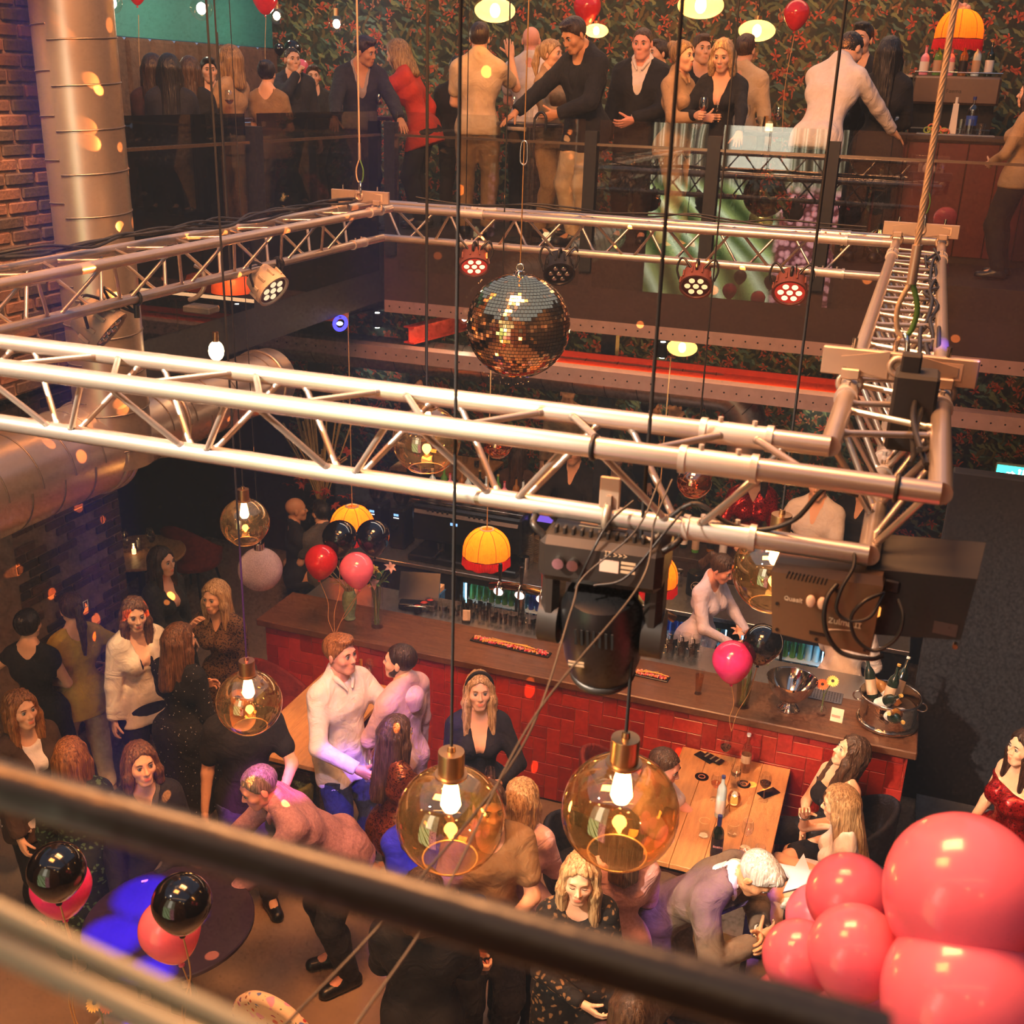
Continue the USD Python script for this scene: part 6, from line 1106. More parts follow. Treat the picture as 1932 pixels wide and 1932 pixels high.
flc = flower_cloth(); pr = disc_poly(.245, .30, 40, 0, math.pi); pr = np.vstack([pr, [(-.23, -.28), (.23, -.28)]]); obj('backrest', mv(merge(prism(pr, -.03, .03)), (0, -.02, .58), Rm=rot('x', 80)), flc, fc); obj('edge_piping', mv(tube(np.c_[pr[:40]*1.0, np.zeros(40)], .034, 8), (0, -.02, .58), Rm=rot('x', 80)), flc, fc); obj('seat', box(.46, .46, .10, (0, .22, .42), .03), flc, fc)
for sx in (-1, 1):
    for sy in (0, .42): obj('leg', cyl((sx*.2, sy, .38), (sx*.22, sy, 0), .018, .012, 8), steel_black, fc)
# things on the right table
ZT_ = .76
def ontable(px, py, z=ZT_): return at_z(px, py, z)
w1 = stem(.040, .21); w2 = stem(.040, .21, wine_red, .6); w3 = stem(.038, .20, rose, .4); tm1 = tumbler(.036, .12); tm2 = tumbler(.038, .09)
for kind, px, py, nm in (('a', 1385, 1490, 'stemmed wine glass behind the coaster on the right table'), ('b', 1440, 1510, 'wine glass with a little red wine standing over a phone on the right table'), ('a', 1406, 1600, 'tall wine glass in the violet light on the right table'), ('a', 1428, 1650, 'wine glass at the near right corner of the right table'), ('c', 1348, 1508, 'wine glass left of the clear bottle on the right table'), ('b', 1366, 1440, 'glass with dark wine beside the phones at the back of the right table')):
    q = ontable(px, py); {'a': w1, 'b': w2, 'c': w3}[kind].place('wine_glass', nm, 'glass', q)
for kind, px, py, nm in ((tm1, 1386, 1482, 'tall tumbler at the middle back of the right table'), (tm2, 1403, 1482, 'short tumbler on a black coaster on the right table'), (tm2, 1381, 1575, 'ribbed tumbler in the violet light on the right table'), (tm1, 1327, 1578, 'tumbler in the hand of the seated person on the left of the right table')):
    kind.place('tumbler', nm, 'glass', ontable(px, py))
b1 = bottle_maker('clear', .31, .033, 'blue', 'white', .66); b1.place('wine_bottle', 'clear bottle with a dark blue cap on the right table', 'bottle', ontable(1357, 1540))
bk = thing('wine_bottle', 'black labelled wine bottle at the near edge of the right table', 'bottle', ontable(1350, 1618)); obj('glass', lathe(bottle_prof(.037, .31, body=.60), 24), bcol['dark'], bk); obj('label', lathe([(.0376, .03), (.0376, .16)], 24), mat('label_black', '#15151a', .6), bk); u = EYE-bk.M[:3, 3]; u[2] = 0; u /= np.linalg.norm(u); M_ = np.stack([np.array([-u[1], u[0], 0]), [0, 0, 1.0], u], 1); obj('lettering', mv(text('Scalini', .014, .001, True), u*.0378+[0, 0, .10]-M_[:, 0]*.025, Rm=M_), mat('lettering_pink', '#d8a0a0', .5), bk); obj('capsule', lathe([(.0130, .24), (.0145, .245), (.0145, .312), (.001, .314)], 16), mat('cap_blue', '#27367a', .35), bk)
wb = thing('water_bottle', 'clear bottle at the back of the right table against the tiles', 'bottle', ontable(1405, 1455)); obj('glass', lathe(bottle_prof(.035, .30, body=.62), 20), clear('water_glass', (.80, .72, .66), .08), wb); obj('cap', lathe([(.013, .285), (.0145, .287), (.0145, .305), (.001, .306)], 12), mat('cap_white', '#d8d8d8', .4), wb); obj('label', lathe([(.0357, .08), (.0357, .14)], 20), mat('label_cream', '#cdb68a'), wb)
phone = mat('phone_black', '#0d0d10', .12); 
for px, py, rz, nm, sc in ((1345, 1434, 1.15, 'black phone in a marbled case at the back of the right table', 1), (1450, 1497, -.7, 'phone under the wine glass on the right table', 1), (1395, 1632, .95, 'phone with a lit picture near the front of the right table', 1), (1330, 1430, 1.05, 'second phone half under the marbled one on the right table', 1)):
    t = thing('phone', nm, 'phone', ontable(px, py)+[0, 0, .0 if px != 1345 else .009], rz); obj('body', box(.074, .15, .009, (0, 0, .0045), .003), phone, t)
    if px == 1395: obj('screen', box(.05, .07, .001, (0, .01, .0095)), mat('phone_picture', '#4a4238', .3), t); obj('picture', prism([(-.02, .02), (.0, -.02), (.012, .02)], .0098, .0104), mat('phone_white', '#cfc4b8', .4), t)
    if px == 1345:
        for k in range(3): obj('marble_band', box(.06, .012, .001, (0, -.04+.045*k, .0095)), mat('marble_band', '#7a7258', .3), t)
for px, py, nm in ((1324, 1466, 'round black coaster with a red print on the right table'), (1403, 1480, 'black coaster under the short tumbler on the right table')):
    t = thing('coaster', nm, 'coaster', ontable(px, py)); obj('disc', lathe([(.001, 0), (.048, 0), (.048, .004), (.001, .004)], 28), phone, t); obj('print', torus(.022, .004, (0, 0, .003), 20, 6), mat('coaster_print', '#c87a5a', .6), t)
cn = thing('candle_glass', 'round smoked glass with a lit candle on the right table', 'candle', ontable(1384, 1518)); obj('glass', lathe([(.001, 0), (.03, 0), (.045, .03), (.045, .06), (.035, .085), (.032, .085), (.041, .06), (.041, .03), (.001, .008)], 24), clear('smoked_glass', (.75, .5, .25), .15), cn); obj('candle', cyl((0, 0, .01), (0, 0, .055), .024, n=18), glow('candle_wax', (1, .72, .38), 3.0), cn); obj('flame', ball(.006, (0, 0, .066), 8, (1, 1, 2)), glow('flame', (1, .7, .3), 30), cn)
ct = thing('wire_card_holder', 'gold wire card holder beside the clear bottle on the right table', 'holder', ontable(1368, 1530)); obj('wire', tube(spline([(-.03, 0, .0), (-.02, 0, .06), (0, 0, .02), (.02, 0, .06), (.03, 0, 0)], 20), .004, 6), mat('gold_wire', '#b8934a', .3, .9), ct)
# things on the left table
for px, py, kind, nm in ((520, 1405, tm2, 'left of two small glasses on the left table'), (548, 1420, tm2, 'right of two small glasses on the left table')): kind.place('tumbler', nm, 'glass', ontable(px, py+8))
t = thing('beer_bottle', 'brown bottle standing on the left table beside the white shirt', 'bottle', ontable(682, 1300)); obj('glass', lathe(bottle_prof(.032, .26), 20), bcol['amber'], t); obj('label', lathe([(.0326, .05), (.0326, .13)], 20), mat('label_white', '#d8d4cc', .6), t)
t = thing('candle_glass', 'small gold candle glass on the left table beside the brown bottle', 'candle', ontable(690, 1315)); obj('glass', lathe([(.001, 0), (.032, 0), (.04, .06), (.037, .06), (.029, .006), (.001, .006)], 20), mat('gold_glass', '#c89a4a', .15, .8), t); obj('candle', cyl((0, 0, .008), (0, 0, .04), .026, n=16), glow('candle_wax', (1, .72, .38), 3.0), t)
w1.place('wine_glass', 'empty wine glass at the back of the left table', 'glass', ontable(697, 1290))
t = thing('receipt', 'thin slip of paper on the near corner of the left table', 'paper', ontable(528, 1370), .5); obj('sheet', box(.02, .10, .002, (0, 0, .001)), mat('paper_white', '#d8cfc0', .7), t)
# round table with the candle (left, below the gallery)
for k, (dx, dy, kind, nm) in enumerate(((-.18, .02, w2, 'wine glass at the left of the round oak table'), (-.10, -.06, w1, 'wine glass in the middle of the round oak table'), (-.22, -.10, tm2, 'tumbler at the left edge of the round oak table'), (.05, .12, w1, 'wine glass at the back of the round oak table'), (-.02, .02, tm1, 'tumbler beside the candle on the round oak table'), (.12, .05, w2, 'wine glass right of the candle on the round oak table'))):
    kind.place('wine_glass' if kind in (w1, w2) else 'tumbler', nm, 'glass', (-6.87+dx, 8.45+dy, .76))
t = thing('candle_glass', 'candle lamp burning on the round oak table', 'candle', (-6.86, 8.36, .76)); obj('glass', lathe([(.001, 0), (.03, 0), (.04, .03), (.028, .11), (.026, .11), (.036, .03), (.001, .006)], 18), clear('lamp_glass', (1, .9, .75), .04), t); obj('candle', cyl((0, 0, .01), (0, 0, .06), .02, n=14), glow('candle_wax', (1, .72, .38), 3.0), t); obj('flame', ball(.008, (0, 0, .08), 8, (1, 1, 2.2)), glow('flame', (1, .7, .3), 30), t)
tub_chair('red chair back behind the round oak table', -6.75, 9.15, 0, redv, .9)
t = thing('glass_case', 'dark planter with green leaves below the round oak table', 'planter', (-6.35, 7.55, 0)); obj('trough', box(.34, .28, .34, (0, 0, .17), .02), dk, t); leafs(t, 22, .10, .10, leafm, L=.28, w=.022, seed=9, z0=.34)
# glasses on the far table and the dried bouquet
q = at_z(885, 870, .80)
for k in range(10): (w1 if k % 2 else tm1).place('wine_glass' if k % 2 else 'tumbler', f'{order[k]} glass of the set on the far oak table behind the bar', 'glass', (q[0]-.6+.10*k, q[1]-.5+.12*(k % 3), .80), group='glasses on the far table')
q = at_z(505, 790, .76)
for k in range(4): tm1.place('tumbler', f'{order[k]} tumbler on the oak table in the dark beyond the duct', 'glass', (q[0]-.15+.1*k, q[1]+.06*(k % 2), .76), group='tumblers beyond the duct')
q = at_y(605, 880, 9.75); t = thing('dried_bouquet', 'tall vase of dried grasses and red flowers behind the near truss', 'bouquet', (q[0], 9.75, 0)); obj('pot', lathe([(.001, 0), (.16, 0), (.20, .35), (.10, .95), (.12, 1.0), (.001, .9)], 24), dk, t)
for k in range(40):
    a, rr, h_ = R.uniform(0, 6.28), R.uniform(.05, .42), R.uniform(1.5, 2.3); obj('dried_stalk', tube(spline([(0, 0, .95), (math.cos(a)*rr*.4, math.sin(a)*rr*.4, 1.4), (math.cos(a)*rr, math.sin(a)*rr, h_)], 8), np.linspace(.004, .011, 8), 5), mat('dried_gold', '#a8905a', .8), t)
for k in range(26): lily(t, (R.uniform(-.32, .32), R.uniform(-.28, .28), R.uniform(1.05, 1.6)), .07, mat('dried_red', '#9a3a20', .7, vary=.2), 60+k, 'dried_flower')
# ---------------------------------------------------------------- pendant lamps, sconces, balloons, the viewer's rail
brass = mat('brass', '#b8946a', .34, 1.0); filament = glow('filament_bulb', (1, .60, .24), 60.0); cordm = mat('textile_cord', '#101012', .8)
def mirror_glass(name, tint, g_lo, g_hi, gcol):
    """smoked mirror glass: mirror coating dense at the top, thinning towards the open bottom"""
    n = {'t': ('transparent_bsdf', {'color': tint}), 'd': ('translucent_bsdf', {'color': tint}), 'md': ('mix_closure', {'fac': .03}), 'g': ('glossy_bsdf', {'color': gcol, 'roughness': .012}), 'm': ('mix_closure', {}), 'tc': ('texture_coordinate', {}), 'sx': ('separate_xyz', {}), 'mr': ('map_range', {'from_min': -.13, 'from_max': .10, 'to_min': g_lo, 'to_max': g_hi, 'clamp': True}), 'fr': ('layer_weight', {'blend': .5}), 'pw': ('math', {'math_type': 'power', 'value2': 3.5}), 'ad': ('math', {'math_type': 'add', 'use_clamp': True})}
    return usdkit.material(stage, '/World/Looks/'+name, n, [('tc.object', 'sx.vector'), ('sx.z', 'mr.value'), ('mr.result', 'ad.value1'), ('fr.facing', 'pw.value1'), ('pw.value', 'ad.value2'), ('ad.value', 'm.fac'), ('t.BSDF', 'md.closure1'), ('d.BSDF', 'md.closure2'), ('md.closure', 'm.closure1'), ('g.BSDF', 'm.closure2')], surface='m.closure')
amber_g = mirror_glass('smoked_amber_glass', (.86, .62, .34), .10, .20, (1, .86, .66)); copper_g = mirror_glass('copper_glass', (.75, .36, .20), .25, .6, (1, .62, .42)); clear_g = mirror_glass('smoked_clear_glass', (.84, .62, .38), .12, .26, (1, .9, .75))
def globe(label, px, py, y, r, glass, lit=True, cap=brass, cord_top=7.1, lightp=0.0):
    p = at_y(px, py, y); t = thing('globe_pendant', label, 'pendant lamp', p)
    th = np.linspace(-math.pi/2*.66, math.pi/2*.86, 26); obj('globe', lathe([(r*math.cos(a), r*math.sin(a)) for a in th], 48, sharp=179), glass, t)
    obj('rim', torus(r*math.cos(th[0]), .003, (0, 0, r*math.sin(th[0])), 40, 6), mat('glass_rim', '#d8b890', .1, .6), t)
    c = r*.24; obj('socket', lathe([(.001, r*.93), (c*1.25, r*.93), (c*1.25, r*.985), (c, r*.99), (c, r*1.42), (c*.98, r*1.44), (.012, r*1.45), (.010, r*1.55), (.004, r*1.56), (.001, r*1.56)], 28), cap, t)
    if lit: obj('bulb', lathe([(.001, r*.18), (r*.13, r*.20), (r*.19, r*.32), (r*.15, r*.62), (r*.085, r*.93), (.001, r*.94)], 20, sharp=70), filament, t)
    obj('flex', cyl((0, 0, r*1.55), (0, 0, cord_top-p[2]), .0045, n=8), cordm, t); return p
GL = [globe('smoked glass globe pendant at the centre bottom, tinted blue by the stage light', 850, 1545, 2.38, .150, amber_g), globe('smoked glass globe pendant at the bottom right, beside the right table', 1170, 1530, 2.43, .155, amber_g),
      globe('smoked glass globe pendant in front of the left table', 470, 1325, 3.87, .152, amber_g), globe('small looking smoked globe pendant above the glitter ball', 462, 985, 5.49, .150, amber_g),
      globe('smoked globe pendant half hidden by the bronze effect light', 1462, 1078, 3.93, .158, clear_g), globe('smoked globe pendant hanging behind the near truss at the centre', 805, 830, 4.2, .148, clear_g)]
globe('small copper mirrored ball pendant behind the near truss, left', 940, 838, 6.76, .098, copper_g, False, steel_black); globe('small copper mirrored ball pendant behind the near truss, right', 1310, 908, 6.05, .100, copper_g, False, steel_black)
gb = at_y(491, 1074, 6.0); gt_ = thing('glitter_ball', 'silver glitter bauble hanging below a globe pendant on the left', 'bauble', gb); obj('bauble', ball(.150, (0, 0, 0), 40), mat('silver_glitter', '#b9a8b4', .38, .75, vary=.35, vscale=160, bump=.9, bscale=320), gt_)
obj('cap', lathe([(.035, .142), (.036, .19), (.034, .195), (.001, .196)], 20), chrome, gt_); obj('loop', torus(.016, .003, (0, 0, .208), 16, 6, rot('x', 90)), chrome, gt_); obj('string', cyl((0, 0, .22), (0, 0, 7.1-gb[2]), .0025, n=6), cordm, gt_)
# fringed orange lampshades
shade_m = usdkit.material(stage, '/World/Looks/orange_silk', {'p': ('principled_bsdf', {'base_color': hx('#e88420'), 'roughness': .7}), 'tl': ('translucent_bsdf', {'color': hx('#ff9a2a')}), 'm': ('mix_closure', {'fac': .62}), 'tc': ('texture_coordinate', {}), 'sx': ('separate_xyz', {}), 'a': ('math', {'math_type': 'arctan2'}), 'w': ('math', {'math_type': 'multiply', 'value2': 60.0}), 's': ('math', {'math_type': 'sine'}), 'b': ('bump', {'strength': .5, 'distance': .004})},
    [('tc.object', 'sx.vector'), ('sx.y', 'a.value1'), ('sx.x', 'a.value2'), ('a.value', 'w.value1'), ('w.value', 's.value1'), ('s.value', 'b.height'), ('b.normal', 'p.normal'), ('p.BSDF', 'm.closure1'), ('tl.BSDF', 'm.closure2')], surface='m.closure')
fringe_m = usdkit.material(stage, '/World/Looks/red_fringe', {'p': ('principled_bsdf', {'base_color': hx('#d83038'), 'roughness': .7}), 'tl': ('translucent_bsdf', {'color': hx('#e83038')}), 'm': ('mix_closure', {'fac': .5})}, [('p.BSDF', 'm.closure1'), ('tl.BSDF', 'm.closure2')], surface='m.closure')
piping = mat('shade_piping', '#3a1410', .7)
def shade(label, px, py, y, r, power, top=None):
    p = at_y(px, py, y); t = thing('fringed_lamp', label, 'pendant lamp', p); prof = [(r, -.30*r), (r*.99, 0), (r*.94, .25*r), (r*.82, .52*r), (r*.60, .76*r), (r*.30, .90*r)]; n = 8
    for k in range(n):
        a = np.linspace(k*2*math.pi/n, (k+1)*2*math.pi/n, 6); us = (np.linspace(-1, 1, 6)); V = []
        pr = spline([(q[0], 0, q[1]) for q in prof], 14)
        for q in pr:
            for ai, u in zip(a, us): rr = q[0]*(1-.02*(1-u*u)*0+.0) * (1-.035*(1-u*u)*-1); V.append((rr*math.cos(ai), rr*math.sin(ai), q[2]))
        i, j = np.meshgrid(np.arange(13), np.arange(5), indexing='ij'); f = np.stack([i*6+j, i*6+j+1, (i+1)*6+j+1, (i+1)*6+j], -1).reshape(-1, 4); obj('shade_panel', tri(np.array(V), f), shade_m, t)
        obj('rib_piping', tube(np.array([(q[0]*1.004*math.cos(a[0]), q[0]*1.004*math.sin(a[0]), q[2]) for q in pr]), r*.012, 5), piping, t)
    obj('top_ring', lathe([(r*.24, .895*r), (r*.32, .895*r), (r*.32, .93*r), (r*.24, .93*r), (r*.24, .895*r)], 28), mat('ring_cream', '#c8b898', .5), t); obj('band', torus(r*1.012, r*.022, (0, 0, -.30*r), 48, 6), piping, t)
    for k in range(96):
        a = k*2*math.pi/96; obj('tassel', cyl((r*1.0*math.cos(a), r*1.0*math.sin(a), -.31*r), (r*1.04*math.cos(a), r*1.04*math.sin(a), -(.70+.03*math.sin(k*7.0))*r), r*.033, r*.030, 5, False), fringe_m, t)
    obj('bulb', ball(r*.16, (0, 0, .30*r), 14, (1, 1, 1.3)), glow('shade_bulb', (1, .50, .14), 8.0), t); obj('flex', cyl((0, 0, .40*r), (0, 0, (top or 3.36)-p[2]), .005, n=6), mat('cord_gold', '#a07a4a', .6), t)
    bulb_light('lamp_light', p+[0, 0, .3*r], (1, .40, .10), power*.16, .045)
shade('orange fringed lampshade above the middle of the bar', 918, 1035, 8.1, .195, 10); shade('orange fringed lampshade behind the bunch of four balloons', 665, 990, 8.5, .20, 10); shade('orange fringed lampshade mostly hidden behind the moving head', 1232, 1085, 8.1, .195, 8); shade('orange fringed lampshade above the small gallery bar at the top right', 1810, 60, 11.6, .205, 8, 7.1)
obj('blossom', merge([ball(.03, q, 8) for q in ((at_y(1812, 18, 11.6)+[R.uniform(-.06, .06), R.uniform(-.04, .04), R.uniform(-.01, .05)]) for _ in range(9))]), petal_p, label='little cluster of blossoms on top of the gallery lampshade', cat='flower')
# flat amber glass disc lamps over the gallery and one below it
discg = usdkit.material(stage, '/World/Looks/amber_disc_glass', {'t': ('transparent_bsdf', {'color': (1, .72, .34)}), 'tl': ('translucent_bsdf', {'color': (1, .70, .34)}), 'm': ('mix_closure', {'fac': .45}), 'g': ('glossy_bsdf', {'roughness': .05}), 'm2': ('mix_closure', {'fac': .07})}, [('t.BSDF', 'm.closure1'), ('tl.BSDF', 'm.closure2'), ('m.closure', 'm2.closure1'), ('g.BSDF', 'm2.closure2')], surface='m2.closure')
def disc_lamp(label, px, py, y, r, power, col=(1, .55, .2), strength=26, top=7.1):
    p = at_y(px, py, y); t = thing('disc_pendant', label, 'pendant lamp', p); obj('glass', ball(r, (0, 0, 0), 28, (1, 1, .55)), discg, t); obj('bulb', ball(r*.26, (0, 0, 0), 14, (1, 1, 1.3)), glow('disc_bulb_%d' % strength, (1, .62, .26), strength*1.6), t)
    obj('neck', cyl((0, 0, r*.5), (0, 0, r*.75), r*.2, n=16), brass, t); obj('flex', cyl((0, 0, r*.75), (0, 0, top-p[2]), .005, n=6), cordm, t); bulb_light('lamp_light', p, col, power*.25, r*.27)
disc_lamp('flat amber glass pendant over the man with the raised arm', 934, 20, 9.6, .172, 16); disc_lamp('flat amber glass pendant at the top right of the gallery', 1322, 10, 9.6, .182, 16); disc_lamp('flat amber glass pendant above the man in the white shirt on the gallery', 1428, 58, 11.4, .17, 14); disc_lamp('flat amber glass pendant behind the tall man in the black blazer', 1125, 58, 11.6, .12, 10); disc_lamp('flat amber glass pendant low under the gallery right of the mirror ball', 1287, 656, 11.2, .155, 8, top=3.36)
# bare glass bulbs along the teal wall
def bare(label, px, py, x=None, y=None, r=.085, power=9):
    p = at_x(px, py, x) if x else at_y(px, py, y); t = thing('bulb_pendant', label, 'pendant lamp', p); obj('glass', ball(r, (0, 0, 0), 20), clear('bulb_glass', (1, .97, .92), .05), t); obj('filament', ball(r*.42, (0, 0, 0), 12, (1, 1, 1.2)), glow('white_filament', (1, .88, .66), 60.0), t); obj('socket', cyl((0, 0, r*.9), (0, 0, r*1.7), r*.3, n=14), brass, t); obj('flex', cyl((0, 0, r*1.7), (0, 0, 7.1-p[2]), .004, n=6), cordm, t); bulb_light('lamp_light', p, (1, .80, .55), power*.42, r*.43)
bare('bare glass bulb beside the silver duct at the teal wall', 212, 6, x=-6.9); bare('brightest bare glass bulb over the teal wall', 380, 16, x=-6.9, r=.11, power=14); bare('bare glass bulb at the corner of the teal wall', 522, 30, x=-6.9); bare('bare glass bulb against the flowered wallpaper', 635, 45, y=11.6, r=.09, power=11)
b_ = at_y(876, 600, 9.6); bare('small bare bulb glowing just left of the mirror ball', 876, 600, y=9.6, r=.06, power=4)
q = at_x(408, 662, -4.05); t = thing('wall_lamp', 'small round amber lamp low on the left behind the near truss', 'lamp', q); obj('glass', ball(.05, (0, 0, 0), 16, (1, 1, 1.3)), glow('amber_lamp', (1, .62, .28), 9), t); obj('socket', cyl((0, 0, .05), (0, 0, .12), .02, n=10), brass, t)
# up-and-down sconces on the papered wall below the gallery
def sconce(label, px, py, p_up, p_dn):
    p = at_y(px, py, YB-.10); t = thing('wall_sconce', label, 'wall lamp', p); obj('cup', lathe([(.03, -.09), (.06, -.08), (.06, .08), (.03, .09)], 20), steel_black, t); obj('arm', cyl((0, 0, 0), (0, .11, 0), .012, n=8), steel_black, t)
    for sg, pw in ((1, p_up), (-1, p_dn)):
        obj('lens', cyl((0, 0, sg*.088), (0, 0, sg*.094), .028, n=16), glow('sconce_lens', (1, .95, .82), 25), t)
        if pw: spot('sconce_light', p+[0, 0, sg*.12], p+[0, .06, sg*1.0], (1, .95, .82), pw, 34, .25, .012)
sconce('black wall sconce throwing white light up and down left of the mirror ball', 712, 604, 12, 12); sconce('black wall sconce throwing white light behind the amber disc lamp', 1250, 660, 12, 12); sconce('black wall sconce at the right throwing a white fan up the wallpaper', 1560, 705, 30, 8)
# orange-lit equipment and a blue beam lamp below the left gallery corner
oh = thing('duct_elbow', 'orange lit sheet metal elbow with buckles under the gallery corner', 'duct', at_y(622, 565, 8.6)); orl = mat('orange_sheet', '#d8642a', .45, .2); obj('drum', lathe([(.10, -.17), (.16, -.15), (.17, .10), (.12, .17), (.001, .18)], 28), orl, oh); obj('lid', hexa([(-.22, -.10, .20), (.20, -.10, .17), (.20, .14, .17), (-.22, .14, .20), (-.22, -.10, .225), (.20, -.10, .195), (.20, .14, .195), (-.22, .14, .225)]), mat('cream_lid', '#a88a6a', .6), oh)
for z_ in (-.06, .02): obj('buckle', box(.03, .02, .05, (-.10, -.15, z_), .004), chrome, oh)
bb = at_y(642, 610, 8.3); bt = thing('beam_lamp', 'small blue glowing beam lamp below the orange sheet metal elbow', 'stage light', bb); obj('ring', torus(.055, .016, (0, 0, 0), 24, 8, rot('x', 65)), glow('blue_ring', (.06, .05, 1), 3.0), bt); obj('lens', ball(.028, (0, -.01, 0), 12, (1, 1, .6)), glow('blue_lens', (.3, .3, 1), 9.0), bt); obj('stem', cyl((0, 0, .05), (0, 0, 3.36-bb[2]), .012, n=8), steel_black, bt)
hl = thing('orange_dome_lamp', 'orange half-dome lamp behind the left truss', 'lamp', at_y(437, 540, 6.6)); obj('dome', lathe([(.14, -.04), (.138, .0), (.11, .06), (.001, .08)], 24), orl, hl); obj('rod', cyl((0, 0, .08), (0, 0, 1.6), .008, n=6), steel_black, hl)
for (px, py, y, lab) in ((1055, 935, 8.0, 'red'),): pass
# lamps of the viewer's own gallery: they show only as reflections
for k, (x, y_, z_) in enumerate(((1.5, -1.0, 6.0), (-3.4, -1.2, 6.3), (.2, -1.3, 6.6), (-5.4, -.6, 6.0))):
    t = thing('disc_pendant', ['first', 'second', 'third', 'fourth'][k]+' amber disc lamp on the gallery behind the viewer', 'pendant lamp', (x, y_, z_)); obj('glass', ball(.20, (0, 0, 0), 24, (1, 1, .55)), glow('disc_behind', (1, .55, .2), 12.0), t); obj('flex', cyl((0, 0, .1), (0, 0, 7.1-z_), .005, n=6), cordm, t)
# balloons
def balloon_m(name, c, tr=.25, rough=.16):
    if name in _mats: return _mats[name]
    _mats[name] = usdkit.material(stage, '/World/Looks/'+name, {'p': ('principled_bsdf', {'base_color': hx(c), 'roughness': rough, 'coat_weight': .4, 'coat_roughness': .08}), 't': ('translucent_bsdf', {'color': hx(c)}), 'm': ('mix_closure', {'fac': tr})}, [('p.BSDF', 'm.closure1'), ('t.BSDF', 'm.closure2')], surface='m.closure'); return _mats[name]
BMAT = {'pink': balloon_m('balloon_pink', '#f87a90'), 'hot': balloon_m('balloon_hot_pink', '#e83a80'), 'red': balloon_m('balloon_red', '#e03038'), 'black': balloon_m('balloon_black', '#0c0c10', .0, .12), 'cluster': balloon_m('balloon_coral', '#f27c9e', .25, .22)}
strm = mat('curling_ribbon', '#c8935a', .4)
def balloon(label, p, r, col, tilt=(0, 0), string=None, group=None, sp=1.0, st=None):
    Rm = rot('x', tilt[0]) @ rot('y', tilt[1]); t = thing('balloon', label, 'balloon', p, Rm=Rm, group=group); th = np.linspace(-math.pi/2, math.pi/2, 34); pr = []
    for a in th:
        z = math.sin(a); rr = math.cos(a); z2 = z*(1.0 if z > 0 else 1.0+.28*sp*(-z)**2.2); pr.append((max(1e-4, r*rr*(1 if z > 0 else 1-.10*sp*(-z)**1.5)), r*z2))
    b = pr[0][1]; obj('skin', lathe(pr, 40, sharp=179), BMAT[col], t); obj('knot', lathe([(.001, b-.016), (.010, b-.018), (.011, b-.012), (.004, b-.006), (.006, b+.006)], 12), BMAT[col], t)
    if string: obj('ribbon', tube(spline(string, 24), .0028, 5), st or strm, t, True)
    return Rm @ np.array([0, 0, b-.015])+p
def bal(label, px, py, y, rpx, col, tilt=(0, 0), end=None, group=None, sp=1.0):
    p = at_y(px, py, y); d = (p-EYE) @ FW; r = rpx*d/FPX; k = rot('x', tilt[0]) @ rot('y', tilt[1]) @ np.array([0, 0, -r*1.29])+p
    s = None
    if end is not None: e = np.array(end, float); s = [k, k*.6+e*.4+[.015, .01, 0], k*.3+e*.7-[.01, .01, 0], e]
    balloon(label, p, r, col, tilt, s, group, sp); return p
e1 = oncounter(632, 1200)
bal('red balloon at the left of the bunch over the bar', 606, 1058, 6.9, 31, 'red', (0, 8), e1); bal('pink balloon at the lower right of the bunch over the bar', 673, 1073, 6.8, 32, 'pink', (0, -6), e1); bal('black balloon at the upper left of the bunch over the bar', 641, 1014, 7.1, 33, 'black', (0, 4), e1); bal('black balloon at the upper right of the bunch over the bar', 704, 1012, 7.05, 32, 'black', (0, -4), e1)
e2 = oncounter(1380, 1380); bal('hot pink balloon tied beside the lily vase on the bar', 1382, 1246, 6.6, 38, 'hot', (0, -3), e2); bal('black balloon right of the hot pink one on the bar', 1439, 1213, 6.7, 37, 'black', (0, 5), e2)
e3 = np.array([-3.05, 3.15, .0]); bal('black balloon tied in front of a pink one at the lower left', 107, 1643, 2.3, 54, 'black', (0, 4), at_y(150, 1960, 2.3)); bal('pink balloon behind the black one at the lower left', 115, 1672, 2.42, 56, 'hot', (0, 0), at_y(155, 1960, 2.4)); bal('black balloon lit blue above the round bar table', 343, 1703, 2.35, 56, 'black', (0, 4), at_y(355, 1960, 2.35)); bal('pink balloon behind the blue lit black one', 320, 1752, 2.45, 58, 'pink', (0, -14), at_y(362, 1960, 2.45))
for lab, px, py, y, r, c in (('red balloon at the top edge over the teal wall', 500, -5, 11.2, 24, 'red'), ('red balloon behind the tall man at the top edge', 1108, 12, 11.6, 26, 'red'), ('red balloon floating before the wallpaper at the top right', 1503, 25, 10.6, 24, 'red'), ('small red balloon at the top edge left of the brightest bulb', 258, -12, 9.5, 16, 'red')):
    p = bal(lab, px, py, y, r, c, (0, 2), None); e = p-[0, .0, 1.1]; obj('balloon_ribbon', tube(spline([p-[0, 0, .18], p-[.03, 0, .6], e], 14), .003, 5), strm, label='curling ribbon under the '+lab.replace(' at the top edge', '').replace('small ', 'little ')[:60], cat='ribbon')
bal('black balloon behind the man with his hand at his mouth', 552, 92, 11.4, 16, 'black'); bal('smaller black balloon at the end of the padded wall', 527, 92, 11.6, 10, 'black'); bal('pink balloon beside the man with his hand at his mouth', 568, 126, 11.0, 14, 'pink')
